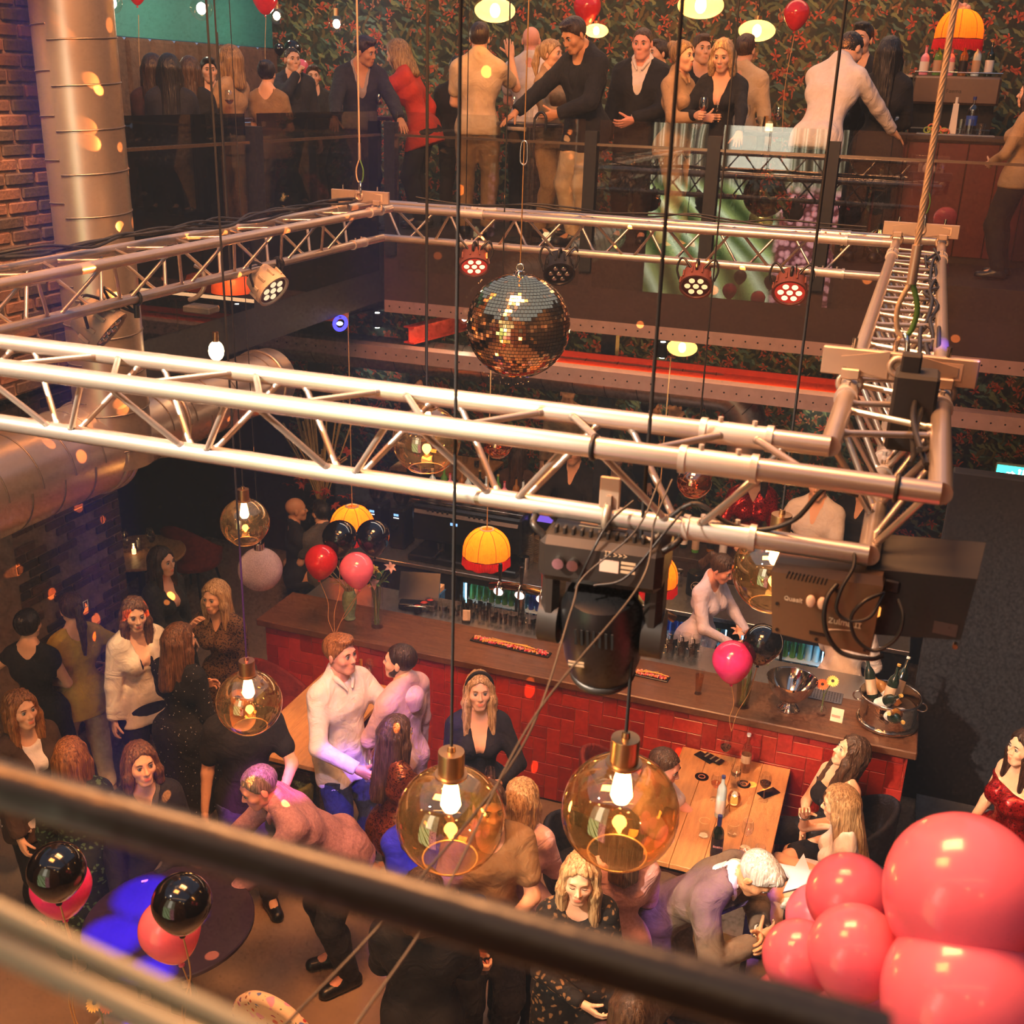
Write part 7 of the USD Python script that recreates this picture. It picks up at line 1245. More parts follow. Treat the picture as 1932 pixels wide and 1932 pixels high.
CL = [('biggest coral balloon at the upper right of the cluster', 1817, 1682, 2.02, 146), ('big coral balloon at the bottom right corner', 1816, 1882, 1.90, 150), ('coral balloon at the top left of the cluster', 1603, 1692, 2.22, 81), ('coral balloon in the middle of the cluster', 1614, 1795, 2.02, 88), ('coral balloon at the left of the cluster', 1509, 1806, 2.05, 70), ('coral balloon peeping out behind the left of the cluster', 1545, 1730, 2.40, 62), ('coral balloon low at the left of the cluster', 1482, 1900, 2.12, 66), ('coral balloon deep in the middle of the cluster', 1690, 1850, 2.45, 150), ('coral balloon at the bottom edge of the cluster', 1640, 1925, 2.15, 70)]
for i, (lab, px, py, y, r) in enumerate(CL): bal(lab, px, py, y, r, 'cluster', (R.uniform(-30, 30), R.uniform(-30, 30)), None, None, .5)
# the viewer's own balustrade, close to the lens: a fat black rail and a thinner pale double edge below
def near_rod(name, label, a, b, r, m, sx=1.0, n=28):
    A, B = at_d(*a), at_d(*b); u = B-A; A, B = A-u*.15, B+u*.2; v, f = cyl(A, B, r, n=n); return obj(name, (v, f), m, label=label, cat='handrail')
near_rod('handrail', 'fat black handrail close to the viewer, crossing the picture diagonally out of focus', (0, 1482, .66), (1350, 1872, .56), .0128, mat('rail_black', '#17191b', .32, .0, bump=.35, bscale=14))
near_rod('glass_edge', 'upper pale edge of the viewer’s glass balustrade at the bottom left', (0, 1722, .50), (500, 1958, .47), .0042, mat('pale_edge', '#8d9484', .35)); near_rod('glass_edge', 'lower pale edge of the viewer’s glass balustrade at the bottom left', (0, 1786, .50), (400, 1978, .47), .0050, mat('pale_edge'))
# ---------------------------------------------------------------- the small gallery bar, its bottles and the rest of the gallery furniture
gbz = ZM; q = at_y(1745, 260, 10.6)
sb = thing('gallery_bar', 'small dark bar on the gallery with a red panelled front', 'bar', (.1, 10.6, ZM)); rp = mat('red_panel', '#5a1a14', .35, vary=.2)
for k in range(6): obj('front_panel', bx(-.45+k*.24+.004, -.45+(k+1)*.24-.004, 10.50, 10.53, ZM+.06, ZM+.98, .004), rp, sb, True)
obj('carcass', bx(-.46, 1.0, 10.53, 11.0, ZM, ZM+1.0), dark_wood, sb, True); obj('top', bx(-.50, 1.02, 10.46, 11.05, ZM+1.0, ZM+1.04, .006), dark_wood, sb, True)
tray = thing('serving_tray', 'shallow tray of glasses and garnish on the gallery bar', 'tray', at_y(1797, 283, 10.6)); tray_z = ZM+1.04; tx = tray.M[0, 3]
tray2 = thing('garnish_plate', 'plate of lime and orange peel on the gallery bar', 'plate', (tx-.16, 10.62, tray_z+.014)); 
obj('board', box(.62, .26, .012, (0, 0, tray_z-tray.M[2, 3]+.006), .003), steel, tray)
for k in range(7): obj('peel', mv(torus(.025, .008, (0, 0, .02), 14, 6), (R.uniform(-.07, .09), R.uniform(-.05, .05), R.uniform(0, .05)), Rm=rot('x', R.uniform(0, 90))), mat('peel_orange', '#c8683a', .6) if k > 2 else mat('lime_green', '#8a9a3a', .5), tray2)
gb1 = bottle_maker('blue', .26, .04, 'blue', 'blue', .66)
wbt = thing('water_bottle', 'clear water bottle with a blue cap and label on the gallery shelf', 'bottle', (at_y(1832, 232, 10.85)[0], 10.85, ZM+1.04)); obj('glass', lathe(bottle_prof(.045, .30, body=.66), 20), clear('water_glass', (.80, .72, .66), .08), wbt); obj('cap', lathe([(.013, .285), (.0145, .287), (.0145, .312), (.001, .313)], 12), mat('cap_blue', '#27367a', .35), wbt); obj('label', lathe([(.0457, .08), (.0457, .16)], 20), mat('label_blue', '#2a4aa0', .6), wbt)
for k, (px, kind, nm) in enumerate(((1806, tm1, 'slim glass left of the jug on the gallery bar'), (1822, tm1, 'taller glass in the middle of the gallery tray'), (1845, tm2, 'short glass at the right end of the gallery tray'))):
    p = at_y(px, 275, 10.6); kind.place('tumbler', nm, 'glass', (p[0], 10.6, tray_z+.013))
pf = thing('salt_mill', 'white angular bottle on the gallery tray', 'bottle', (at_y(1803, 250, 10.66)[0]-.03, 10.68, tray_z+.013)); obj('body', hexa([(-.03, -.03, 0), (.03, -.03, 0), (.03, .03, 0), (-.03, .03, 0), (-.022, -.022, .24), (.022, -.022, .24), (.022, .022, .24), (-.022, .022, .24)]), mat('paper_white', '#d8cfc0'), pf); obj('neck', cyl((0, 0, .24), (0, 0, .29), .012, n=12), mat('paper_white'), pf)
gm = thing('coffee_machine', 'grey espresso machine at the back of the gallery bar', 'coffee machine', (.10, 11.5, ZM)); obj('stand', bx(-.45, .60, 11.3, 11.8, ZM, ZM+1.0), dark_wood, gm, True); obj('base', bx(-.25, .45, 11.35, 11.8, ZM+1.0, ZM+1.08, .01), cblk, gm, True); obj('back', bx(-.25, .45, 11.6, 11.8, ZM+1.08, ZM+1.3), cblk, gm, True); obj('head', bx(-.27, .47, 11.38, 11.8, ZM+1.28, ZM+1.52, .02), mat('machine_warm_grey', '#6a5648', .35, .4), gm, True); obj('lettering', mv(text('Faema', .03, .001), (.02, 11.379, ZM+1.38), Rm=rot('x', 90)), cblk, gm, True); obj('top_rail', tube([(-.27, 11.4, ZM+1.55), (.47, 11.4, ZM+1.55)], .006, 6), chrome, gm, True)
for k in range(6): (tallb[k] if k else tallb[2]).place('bottle', f'{order[k]} bottle from the left on top of the gallery espresso machine', 'bottle', (-.2+.11*k, 11.6, ZM+1.525), group='bottles on the gallery espresso machine')
tl2 = thing('steel_shelf', 'steel shelf with small jars left of the gallery espresso machine', 'shelf', (-.45, 11.3, ZM+1.2)); obj('board', bx(-.62, -.28, 11.25, 11.55, ZM+1.50, ZM+1.52), steel, tl2, True); obj('lower_board', bx(-.62, -.28, 11.25, 11.55, ZM+1.08, ZM+1.16, .006), mat('paper_white'), tl2, True)
for k in range(2): obj('upright', bx(-.61+.31*k, -.59+.31*k, 11.5, 11.53, ZM, ZM+1.52), steel_black, tl2, True)
for k in range(3): (w1 if k % 2 else tm1).place('tumbler', ['left', 'middle', 'right'][k]+' small jar on the gallery steel shelf', 'glass', (-.56+.11*k, 11.4, ZM+1.52))
# high tables on the gallery
for i, (px, py, y, lab) in enumerate(((405, 232, 8.0, 'dark high table with drinks in front of the women on the left gallery'), (690, 235, 9.9, 'high table between the leaning man and the woman in red'), (1000, 238, 9.9, 'dark high table by the glass behind the man with the raised arm'), (1440, 215, 10.2, 'high table with a lantern between the woman in black and the bent white shirt'))):
    p = at_y(px, py, y) if i else at_x(px, py, -5.4); table_round(lab, (p[0], p[1], ZM), .30, 1.02, dt)
    for k in range(3): (w1, tm1, w3)[k].place('wine_glass' if k != 1 else 'tumbler', ['left', 'middle', 'right'][k]+' glass on the '+lab.split(' with')[0].split(' between')[0].split(' by')[0]+f' ({["left gallery", "beside the dark suit", "by the raised arm", "by the white shirt"][i]})'.replace('(', '').replace(')', ''), 'glass', (p[0]-.14+.13*k, p[1]+.04*(k-1), ZM+1.02))
lt = at_y(1452, 208, 10.2); ln = thing('lantern', 'glass lantern with a candle beside the bent man in the white shirt', 'candle', (lt[0]+.03, 10.05, ZM+1.02)); obj('glass', lathe([(.001, 0), (.05, 0), (.06, .05), (.05, .13), (.047, .13), (.056, .05), (.001, .006)], 20), clear('lamp_glass', (1, .9, .75), .04), ln); obj('candle', cyl((0, 0, .01), (0, 0, .07), .03, n=16), glow('candle_wax', (1, .72, .38), 3.0), ln)
tb_ = thing('desk_lamp', 'black gooseneck lamp standing at the gallery glass by the thin wire', 'lamp', (at_y(1005, 262, 9.33)[0], 9.36, ZM)); obj('neck', tube(spline([(0, 0, 0), (0, 0, .95), (.01, 0, 1.08), (.06, 0, 1.12), (.10, 0, 1.08), (.10, 0, .98)], 30), .012, 8), steel_black, tb_); obj('base', lathe([(.001, 0), (.12, 0), (.12, .02), (.001, .03)], 20), steel_black, tb_)
stools = [(at_x(300, 440, -6.0), 'first'), (at_x(430, 430, -6.3), 'second'), (at_x(350, 400, -6.8), 'third')]
for p, nm in stools:
    t = thing('bar_stool', nm+' dark bar stool on the left gallery behind the glass', 'stool', (p[0], p[1], ZM)); obj('seat', lathe([(.001, .70), (.18, .70), (.19, .73), (.17, .76), (.001, .765)], 24), mat('stool_wood', '#7a4a24', .4), t)
    for k in range(4): a = k*math.pi/2+.6; obj('leg', cyl((.10*math.cos(a), .10*math.sin(a), .70), (.22*math.cos(a), .22*math.sin(a), 0), .012, n=8), brass, t)
    obj('foot_ring', torus(.17, .008, (0, 0, .28), 28, 6), brass, t)
ex = at_y(1908, 892, 12.45); es = thing('exit_sign', 'lit green exit sign with a running figure on the papered wall at the right edge', 'sign', ex); obj('case', box(.44, .06, .19, (.06, 0, 0), .006), mat('sign_case', '#c8d8d0', .5), es); obj('lit_face', box(.42, .004, .16, (.06, -.033, 0)), glow('exit_green', (.05, .75, .62), 3.5), es)
pc = glow('exit_white', (.8, 1, .97), 6.0); obj('pictogram', merge(prism([(-.07, -.012), (-.02, -.012), (-.02, -.03), (.02, 0), (-.02, .03), (-.02, .012), (-.07, .012)], 0, .002) and mv(prism([(-.07, -.012), (-.02, -.012), (-.02, -.03), (.02, 0), (-.02, .03), (-.02, .012), (-.07, .012)], 0, .002), (.02, -.035, 0), Rm=rot('x', 90)), box(.05, .003, .11, (.13, -.0365, 0)), mv(ball(.016, (0, 0, 0), 10), (.075, -.036, .045)), box(.02, .003, .07, (.075, -.0365, -.01))), pc, es)
# ---------------------------------------------------------------- the crowd
def C(n, a, b=None, kind='plain', **k): return cloth('cloth_'+n, a, b, kind, **k)
jeans = C('jeans', '#2f3854', '#1d2236', 'denim'); jeans2 = C('black_jeans', '#26262e', '#17171c', 'denim'); white = C('white_shirt', '#e6ddd4', '#d4c8bc'); blackc = C('black', '#17171c', '#0e0e12'); navy_c = C('navy', '#191b2c', '#10111c'); cream = C('cream', '#d8c09a', '#c4a880'); beige = C('beige', '#b8966e', '#a08058'); tanc = C('tan', '#9a7a50', '#866844')
char = C('charcoal', '#2c2a2e', '#1c1b1f'); mustard = C('mustard', '#c0a022', '#a88a1a'); ivory = C('ivory', '#ead8bc', '#dcc6a6'); leo = C('leopard', '#6a4e30', '#1a1410', 'leopard'); flor = C('dark_floral', '#15120f', '#8a6a44', 'floral'); foliage = C('foliage', '#16201a', '#4f6a48', 'floral'); sparkle = C('sparkle', '#0d0d12', '#d8d0c0', 'spots'); seq = C('sequin_bronze', '#8a4a28', '#2a120a', 'sequin'); redj = C('red_jacket', '#c8381e', '#aa2c18'); redseq = C('red_sequin', '#a81818', '#500808', 'sequin'); pinkk = C('pink_knit', '#c89a94', '#b4847e', 'knit'); pinkp = C('pale_pink', '#d8b4b0', '#c49c98'); pat = C('pink_pattern', '#b88a8c', '#8e6470', 'knit'); brownj = C('brown_jacket', '#4a3426', '#33231a'); suit = C('taupe_suit', '#6e5c48', '#594a3a'); maroon = C('maroon', '#3a1a1e', '#281014'); whtee = C('white_tee', '#e0ccc4', '#d0bab2'); greyt = C('grey_marl', '#5a5450', '#46413e', 'knit'); bluej = C('blue_jumper', '#2a3068', '#1e2250'); olive = C('dark_olive', '#2c2a22', '#1e1d18')
sneak = mat('white_sneaker', '#d0c8c0', .55); bshoe = mat('black_shoe', '#131316', .35); tshoe = mat('tan_shoe', '#8a6a4a', .5)
def P(key, label, px, py, h=1.72, z0=0.0, y=None, x=None, face=0, lean=0, side=0, sit=None, dx=(0, 0), **k):
    """px, py: where the crown of the head sits, for a person of height h standing (or sitting) on a floor at z0; on the gallery y or x gives the distance and the height follows"""
    up, f = math.cos(math.radians(lean)), math.sin(math.radians(lean))
    if y is not None or x is not None:
        q = at_y(px, py, y) if y is not None else at_x(px, py, x); hh = q[2]-z0; h = float(np.clip(hh*1.76/(.92+.84*up) if sit is None else hh, 1.45, 1.98)); p = q
    else:
        s = h/1.75; H = (.925*s+.84*s*up) if sit is None else sit+.84*s*up; p = at_z(px, py, z0+H)
    s = h/1.75; fw = np.array([-p[0], -p[1]]); fw = fw/np.linalg.norm(fw); a = math.radians(face); c, q_ = math.cos(a), math.sin(a); d = np.array([c*fw[0]-q_*fw[1], q_*fw[0]+c*fw[1]]); r = np.array([d[1], -d[0]])
    xy = p[:2]-d*.84*s*f-r*.84*s*math.sin(math.radians(side))
    return person(key, label, (float(xy[0]), float(xy[1]), z0), face, h, lean=lean, side=side, sit=sit, **k)
# --- dance floor, left side
P('l1', 'person in a black sleeveless dress at the left edge, back turned, arm stretched out', 48, 1150, 1.68, face=150, sex='f', hair=('bun', 'black'), top=blackc, neck='back', sleeve='cap', bottom='dress', bottom_mat=blackc, skirt=.5, arms=('wide', 'belly'), shoes=bshoe)
t = P('l2', 'person in a mustard blazer and cream trousers, seen from behind with a hair clip', 132, 1118, 1.70, face=200, sex='f', lod=0, hair=('pony', 'brown'), hairL=.32, top=mustard, neck='back', bottom_mat=cream, hem=.06, arms=('belly', 'hip'), shoes=tshoe, step=(.14, -.05))
obj('hair_clip', merge(*[tube([t.info['H'](p) for p in ((.045, -.125, .085), (.085, -.105, .085), (.085, -.105, .035), (.045, -.125, .035), (.045, -.125, .085))], .0045, 5)]), mat('clip_white', '#e0d4c0', .3), t)
t = P('l3', 'person in an ivory blazer over a black V-neck top, looking down', 250, 1124, 1.72, face=22, sex='f', lod=0, hair=('wavy', 'auburn'), hairL=.30, top=blackc, neck='deep', jacket=ivory, bottom_mat=blackc, arms=('down', 'down'), look=(10, -4), shoes=bshoe)
t = P('l4', 'person with long auburn hair and a sparkling black dress, back turned', 330, 1175, 1.74, face=140, sex='f', lod=0, hair=('long', 'auburn'), hairL=.30, hair_seed=2, top=sparkle, neck='back', bottom='dress', bottom_mat=sparkle, skirt=.62, arms=('chest', 'down'), look=(25, -5), shoes=bshoe)
P('l5', 'person in a dark wrap dress standing before the round oak table', 302, 1030, 1.70, face=48, sex='f', lod=0, hair=('long', 'dark'), hairL=.24, hair_seed=1, top=olive, neck='deep', bottom='dress', bottom_mat=olive, arms=('down', 'belly'), shoes=bshoe)
P('l6', 'laughing person with long fair hair in a leopard print dress', 402, 1096, 1.72, face=-38, lean=8, sex='f', lod=0, hair=('long', 'fair'), hairL=.38, hair_seed=3, top=leo, neck='v', bottom='dress', bottom_mat=leo, skirt=.6, arms=('down', 'face'), look=(0, 2), shoes=bshoe)
P('l7', 'person in a black T-shirt and jeans, head behind the smoked globe, holding a glass', 452, 1268, 1.78, face=5, sex='m', hair=('short', 'dark'), top=blackc, neck='round', sleeve='short', bottom_mat=jeans, arms=('glasslow', 'down'), shoes=bshoe)
P('l8', 'person with ginger hair, brown jacket and white scarf at the left edge', 35, 1303, 1.70, face=28, sex='f', lod=0, hair=('wavy', 'ginger'), hairL=.26, top=white, neck='round', jacket=brownj, bottom_mat=blackc, arms=('hang', 'hang'), look=(0, 4), shoes=bshoe)
P('l9', 'person in a dark leaf-print dress beside the rail, seen from behind', 128, 1392, 1.70, face=170, sex='f', hair=('bob', 'ginger'), hairL=.18, top=foliage, neck='back', bottom='dress', bottom_mat=foliage, skirt=.62, arms=('hang', 'hang'), shoes=bshoe)
t = P('l10', 'person with short tousled auburn hair in a black jacket, facing the viewer', 262, 1405, 1.72, face=8, sex='f', lod=0, hair=('bob', 'auburn'), hairL=.13, hair_seed=4, top=greyt, neck='v', jacket=blackc, bottom_mat=blackc, arms=('belly', 'hang'), look=(-8, 8), shoes=bshoe)
P('l12', 'balding grey-haired person in a pink patterned shirt bending over the round bar table', 452, 1482, 1.80, face=-72, lean=42, sex='m', lod=0, hair=('cropped', 'salt'), tone='pink', top=pat, neck='collar', bottom_mat=jeans2, arms=('table', 'table'), look=(0, 18), shoes=bshoe, fat=1.12, hem=.03)
# --- around the left table
t = P('l13', 'tall fair-haired person in an untucked white shirt with a phone and a glass', 640, 1196, 1.86, face=40, sex='m', lod=0, hair=('short', 'ginger'), tone='pink', top=white, neck='collar', bottom_mat=jeans, hem=.06, arms=('phone', 'glasslow'), look=(-8, 2), shoes=sneak, step=(.10, -.02))
P('l14', 'dark-haired bearded person in a pale pink hooded shirt, back half turned', 758, 1212, 1.78, face=-128, sex='m', lod=0, hair=('cropped', 'dark'), top=pinkp, neck='round', bottom_mat=jeans2, hem=.06, arms=('belly', 'down'), look=(-18, 0), beard='dark', shoes=sneak)
t = PEOPLE['l14']; obj('hood', skin_mesh([(Ell(t.info['T']((0, -.085, .49)), (.085, .075, .06)), .0), (Ell(t.info['T']((0, -.105, .43)), (.06, .05, .07)), .04)], .014), pinkp, t)
P('l15', 'person with long straight brown hair in a bronze sequin top by the blue globe', 742, 1350, 1.66, face=118, sex='f', lod=0, hair=('long', 'brown'), hairL=.40, hair_seed=5, top=seq, neck='round', bottom_mat=blackc, arms=('belly', 'down'), shoes=bshoe, look=(0, -5))
t = P('l16', 'person with a black headband, wavy fair hair and a navy V-neck dress', 905, 1272, 1.70, face=6, sex='f', lod=0, hair=('wavy', 'fair'), hairL=.34, hair_seed=6, top=navy_c, neck='deep', bottom='dress', bottom_mat=navy_c, arms=('glass', 'hang'), look=(0, 9), shoes=bshoe)
obj('headband', tube([t.info['H'](p) for p in spline([(-.088, .02, -.01), (-.082, .025, .07), (-.045, .03, .125), (0, .032, .140), (.045, .03, .125), (.082, .025, .07), (.088, .02, -.01)], 24)], .011, 8), mat('velvet_black', '#0c0c0e', .8), t)
for s in (-1, 1): obj('earring', tube([t.info['H']((s*.083+.004, .01, -.045)), t.info['H']((s*.09, .01, -.075)), t.info['H']((s*.083, .01, -.105)), t.info['H']((s*.076, .01, -.075)), t.info['H']((s*.083, .01, -.045))], .0028, 5), mat('pearl_white', '#e0d8d0', .3), t)
P('l17', 'person in a blue jumper with a bracelet, back turned behind the centre globe', 800, 1478, 1.72, face=160, lean=12, sex='f', hair=('bob', 'dark'), hairL=.16, top=bluej, neck='round', bottom_mat=blackc, arms=('face', 'hip'), shoes=bshoe)
P('l18', 'person in a long black coat and jeans under the rail, seen from above', 798, 1640, 1.76, face=172, sex='m', hair=('bob', 'brown'), hairL=.12, hair_seed=7, top=blackc, neck='round', jacket=blackc, bottom_mat=jeans, arms=('belly', 'belly'), shoes=sneak, step=(.10, -.1))
P('l19', 'person in a tan T-shirt with a wrist watch, holding a wine glass', 925, 1478, 1.82, face=14, sex='m', lod=0, hair=('short', 'brown'), top=tanc, neck='round', sleeve='short', bottom_mat=jeans2, arms=('belly', 'glasslow'), look=(0, 2), shoes=bshoe)
P('l20', 'person with long curly fair hair behind the tan T-shirt, back turned', 985, 1470, 1.68, face=165, sex='f', hair=('wavy', 'fair'), hairL=.36, hair_seed=8, top=pinkp, neck='round', bottom_mat=blackc, arms=('belly', 'belly'), shoes=bshoe)
t = P('l21', 'person with long wavy fair hair in a dark flowered dress, eyes lowered', 1098, 1610, 1.70, face=10, sex='f', lod=0, hair=('wavy', 'fair'), hairL=.40, hair_seed=9, top=flor, neck='round', bottom='dress', bottom_mat=flor, skirt=.30, arms=('hang', 'belly'), look=(12, -3), lids=True, shoes=bshoe)
for s in (1,): obj('earring', ball(.008, t.info['H']((s*.082, .005, -.05)), 10), chrome, t)
P('l22', 'person in a pink knit sweater and pale trousers behind the right globe, back turned', 1178, 1530, 1.74, face=192, sex='f', hair=('long', 'brown'), hairL=.2, top=pinkk, neck='round', bottom_mat=C('rose_trousers', '#c8a098', '#b48c84'), hem=.05, arms=('belly', 'belly'), shoes=sneak)
# --- right table
P('l23', 'seated person with a blue headscarf and white T-shirt leaning on the right table', 1258, 1412, 1.78, face=72, sit=.47, lean=14, sex='m', lod=0, hair=('cropped', 'brown'), tone='pink', top=whtee, neck='round', sleeve='short', bottom_mat=jeans, arms=('table', 'table'), look=(0, -5), shoes=bshoe)
t = PEOPLE['l23']; obj('headscarf', skin_mesh([(Ell((0, -.014, .05), (.088, .108, .086)), .0)], .009, cut=lambda P_: (.055-P_[:, 2])+.25*np.abs(P_[:, 1]), pad=.02) if 0 else mv(ball(.1, (0, 0, 0), 24, (.90, 1.10, .92), .25, 1), (0, -.014, .040)), C('blue_scarf', '#3a44a8', '#2a3286', 'leopard'), t)
hv = t.info; pth = '/World/person'
P('l24', 'seated person with long brown hair and bare shoulders looking up from the right table', 1597, 1388, 1.70, face=-52, sit=.47, sex='f', lod=0, hair=('wavy', 'brown'), hairL=.34, hair_seed=10, top=blackc, neck='off', sleeve='cap', bottom='skirt', bottom_mat=blackc, arms=('lap', 'belly'), look=(20, 20), shoes=bshoe)
t = P('l25', 'seated person with long fair hair in a white sleeveless top, hand raised', 1590, 1482, 1.70, face=-84, sit=.47, lean=8, sex='f', lod=0, hair=('long', 'fair'), hairL=.38, hair_seed=11, top=white, neck='round', sleeve='cap', bottom='skirt', bottom_mat=white, arms=('lap', 'face'), look=(0, -4), shoes=bshoe)
t = P('l26', 'white-haired person in a taupe suit bending forward beside the balloons', 1448, 1636, 1.80, face=64, lean=44, sex='m', lod=0, hair=('short', 'white'), hair_seed=2, tone='tan', top=white, neck='collar', jacket=suit, bottom_mat=suit, arms=('chest', 'chest'), look=(0, -4), shoes=bshoe)
obj('tie', mv(box(.045, .008, .30, (0, 0, 0), .003), t.info['T']((0, .135, .40)), Rm=t.info['TR']), C('violet_tie', '#3a2a5a', '#2a1e44'), t)
st = at_z(1512, 1650, .75); sd = thing('paper_star', 'white paper star lit violet beside the white-haired person', 'star', (st[0], st[1], .72), .4); sp_ = np.array([[(.17 if k % 2 == 0 else .075)*math.cos(k*math.pi/5), (.17 if k % 2 == 0 else .075)*math.sin(k*math.pi/5)] for k in range(10)])
obj('star', mv(prism(sp_, 0, .02), Rm=rot('x', 20)), mat('star_white', '#e8e0f0', .6), sd); obj('stand', cyl((0, 0, -.72), (0, 0, .0), .02, n=8), steel_black, sd)
P('l30', 'person in a red sequin dress at the right edge, arm bent', 1945, 1375, 1.70, face=-50, sex='f', hair=('long', 'dark'), hairL=.25, top=redseq, neck='off', sleeve='cap', bottom='dress', bottom_mat=redseq, skirt=.6, arms=('hip', 'hang'), shoes=bshoe)
P('l37', 'person in violet light at the bottom edge under the rail', 1200, 1850, 1.66, face=175, sex='f', hair=('bob', 'brown'), hairL=.16, hair_seed=12, top=maroon, neck='back', bottom_mat=blackc, arms=('belly', 'belly'), shoes=bshoe)
# --- behind the bar and beyond
P('l28', 'bartender in a pale blouse with tied hair behind the bar', 1360, 1040, 1.70, face=62, lean=10, sex='f', lod=0, hair=('pony', 'brown'), hairL=.12, tone='pink', top=C('pale_blouse', '#dcd4e0', '#cac0d0'), neck='round', bottom_mat=blackc, arms=('glasslow', 'glasslow'), look=(0, -15), shoes=bshoe)
P('l29', 'bartender in a white shirt behind the bronze effect light', 1612, 1100, 1.76, face=150, sex='m', hair=('short', 'dark'), top=white, neck='collar', bottom_mat=navy_c, arms=('belly', 'belly'), shoes=bshoe)
P('l31', 'bald person in black sitting behind the globe and red balloon', 556, 938, 1.76, face=95, sit=.47, sex='m', hair=('bald', 'brown'), tone='tan', top=blackc, neck='round', bottom_mat=blackc, arms=('lap', 'table'), shoes=bshoe)
P('l32', 'person in a grey shirt with a dark cap beside the bald person', 606, 946, 1.72, face=-150, sit=.47, sex='m', hair=('short', 'black'), top=greyt, neck='round', sleeve='short', bottom_mat=blackc, arms=('lap', 'lap'), shoes=bshoe)
for k, px, py, y, nm, kw in (('a', 785, 708, 11.6, 'person with curly dark hair before the wallpaper under the lower beam', dict(sex='f', hair=('wavy', 'dark'), hairL=.14, top=brownj, face=35)), ('b', 1072, 722, 11.7, 'person in an open tan shirt before the wallpaper right of the mirror ball', dict(sex='m', hair=('cropped', 'brown'), top=beige, face=10)), ('c', 1228, 752, 11.6, 'dark-haired person half hidden behind the near truss, left of two', dict(sex='m', hair=('short', 'black'), top=blackc, face=90)), ('d', 1282, 745, 11.5, 'dark-haired person half hidden behind the near truss, right of two', dict(sex='m', hair=('short', 'black'), top=blackc, face=-70))):
    P('f'+k, nm, px, py, z0=.40, y=y, lod=2, bottom_mat=blackc, arms=('belly', 'down'), neck='v', shoes=bshoe, **kw)
for k, px, py, y, nm, kw in (('e', 978, 842, 10.7, 'person with long brown hair under the near truss, back turned', dict(sex='f', hair=('long', 'brown'), top=brownj, face=170)), ('f', 1085, 830, 10.6, 'person in black with folded hands seen through the near truss', dict(sex='m', hair=('short', 'dark'), top=blackc, face=-20)), ('g', 1160, 842, 10.8, 'second person in black seen through the near truss', dict(sex='m', hair=('short', 'brown'), top=blackc, face=20)), ('h', 1428, 858, 10.4, 'person in a red sequin dress seen through the right end of the near truss', dict(sex='f', hair=('long', 'dark'), top=redseq, face=10)), ('i', 1552, 868, 10.2, 'person in a pale shirt and black waistcoat at the end of the back ledge', dict(sex='m', hair=('short', 'dark'), top=white, face=-10)), ('j', 1640, 880, 10.5, 'person in black beside the pale shirt at the back ledge', dict(sex='m', hair=('short', 'dark'), top=blackc, face=-30))):
    P('f'+k, nm, px, py, z0=0, y=y, lod=1, bottom_mat=blackc, arms=('belly', 'glasslow'), neck='v', shoes=bshoe, **kw)
# --- left gallery
for key, px, py, x, nm, kw in (('m1', 288, 120, -5.35, 'person in dark maroon on the left gallery nearest the silver duct', dict(sex='f', hair=('long', 'dark'), top=maroon, face=165, hairL=.2)), ('m2', 318, 116, -5.15, 'person with long straight black hair on the left gallery', dict(sex='f', hair=('long', 'black'), hairL=.42, top=navy_c, face=178)), ('m3', 357, 112, -5.45, 'person with brown hair and a black top in the group on the left gallery', dict(sex='f', hair=('bob', 'brown'), hairL=.2, top=blackc, face=165)),
    ('m4', 392, 110, -6.1, 'dark-haired person half hidden behind the beige T-shirt', dict(sex='m', hair=('short', 'black'), top=blackc, face=10)), ('m5', 432, 86, -5.4, 'person in a beige T-shirt with a fair bob on the left gallery', dict(sex='f', hair=('bob', 'blond'), hairL=.2, top=beige, sleeve='short', face=-125, arms=('glass', 'belly'), bottom_mat=beige)), ('m6', 503, 130, -5.3, 'person with a dark bun and black headband in a tan top', dict(sex='f', hair=('bun', 'black'), top=tanc, neck='back', sleeve='short', face=160, arms=('belly', 'belly')))):
    kw = {**dict(bottom_mat=blackc, arms=('belly', 'belly'), neck='round', shoes=bshoe), **kw}; P(key, nm, px, py, z0=ZM, x=x, **kw)
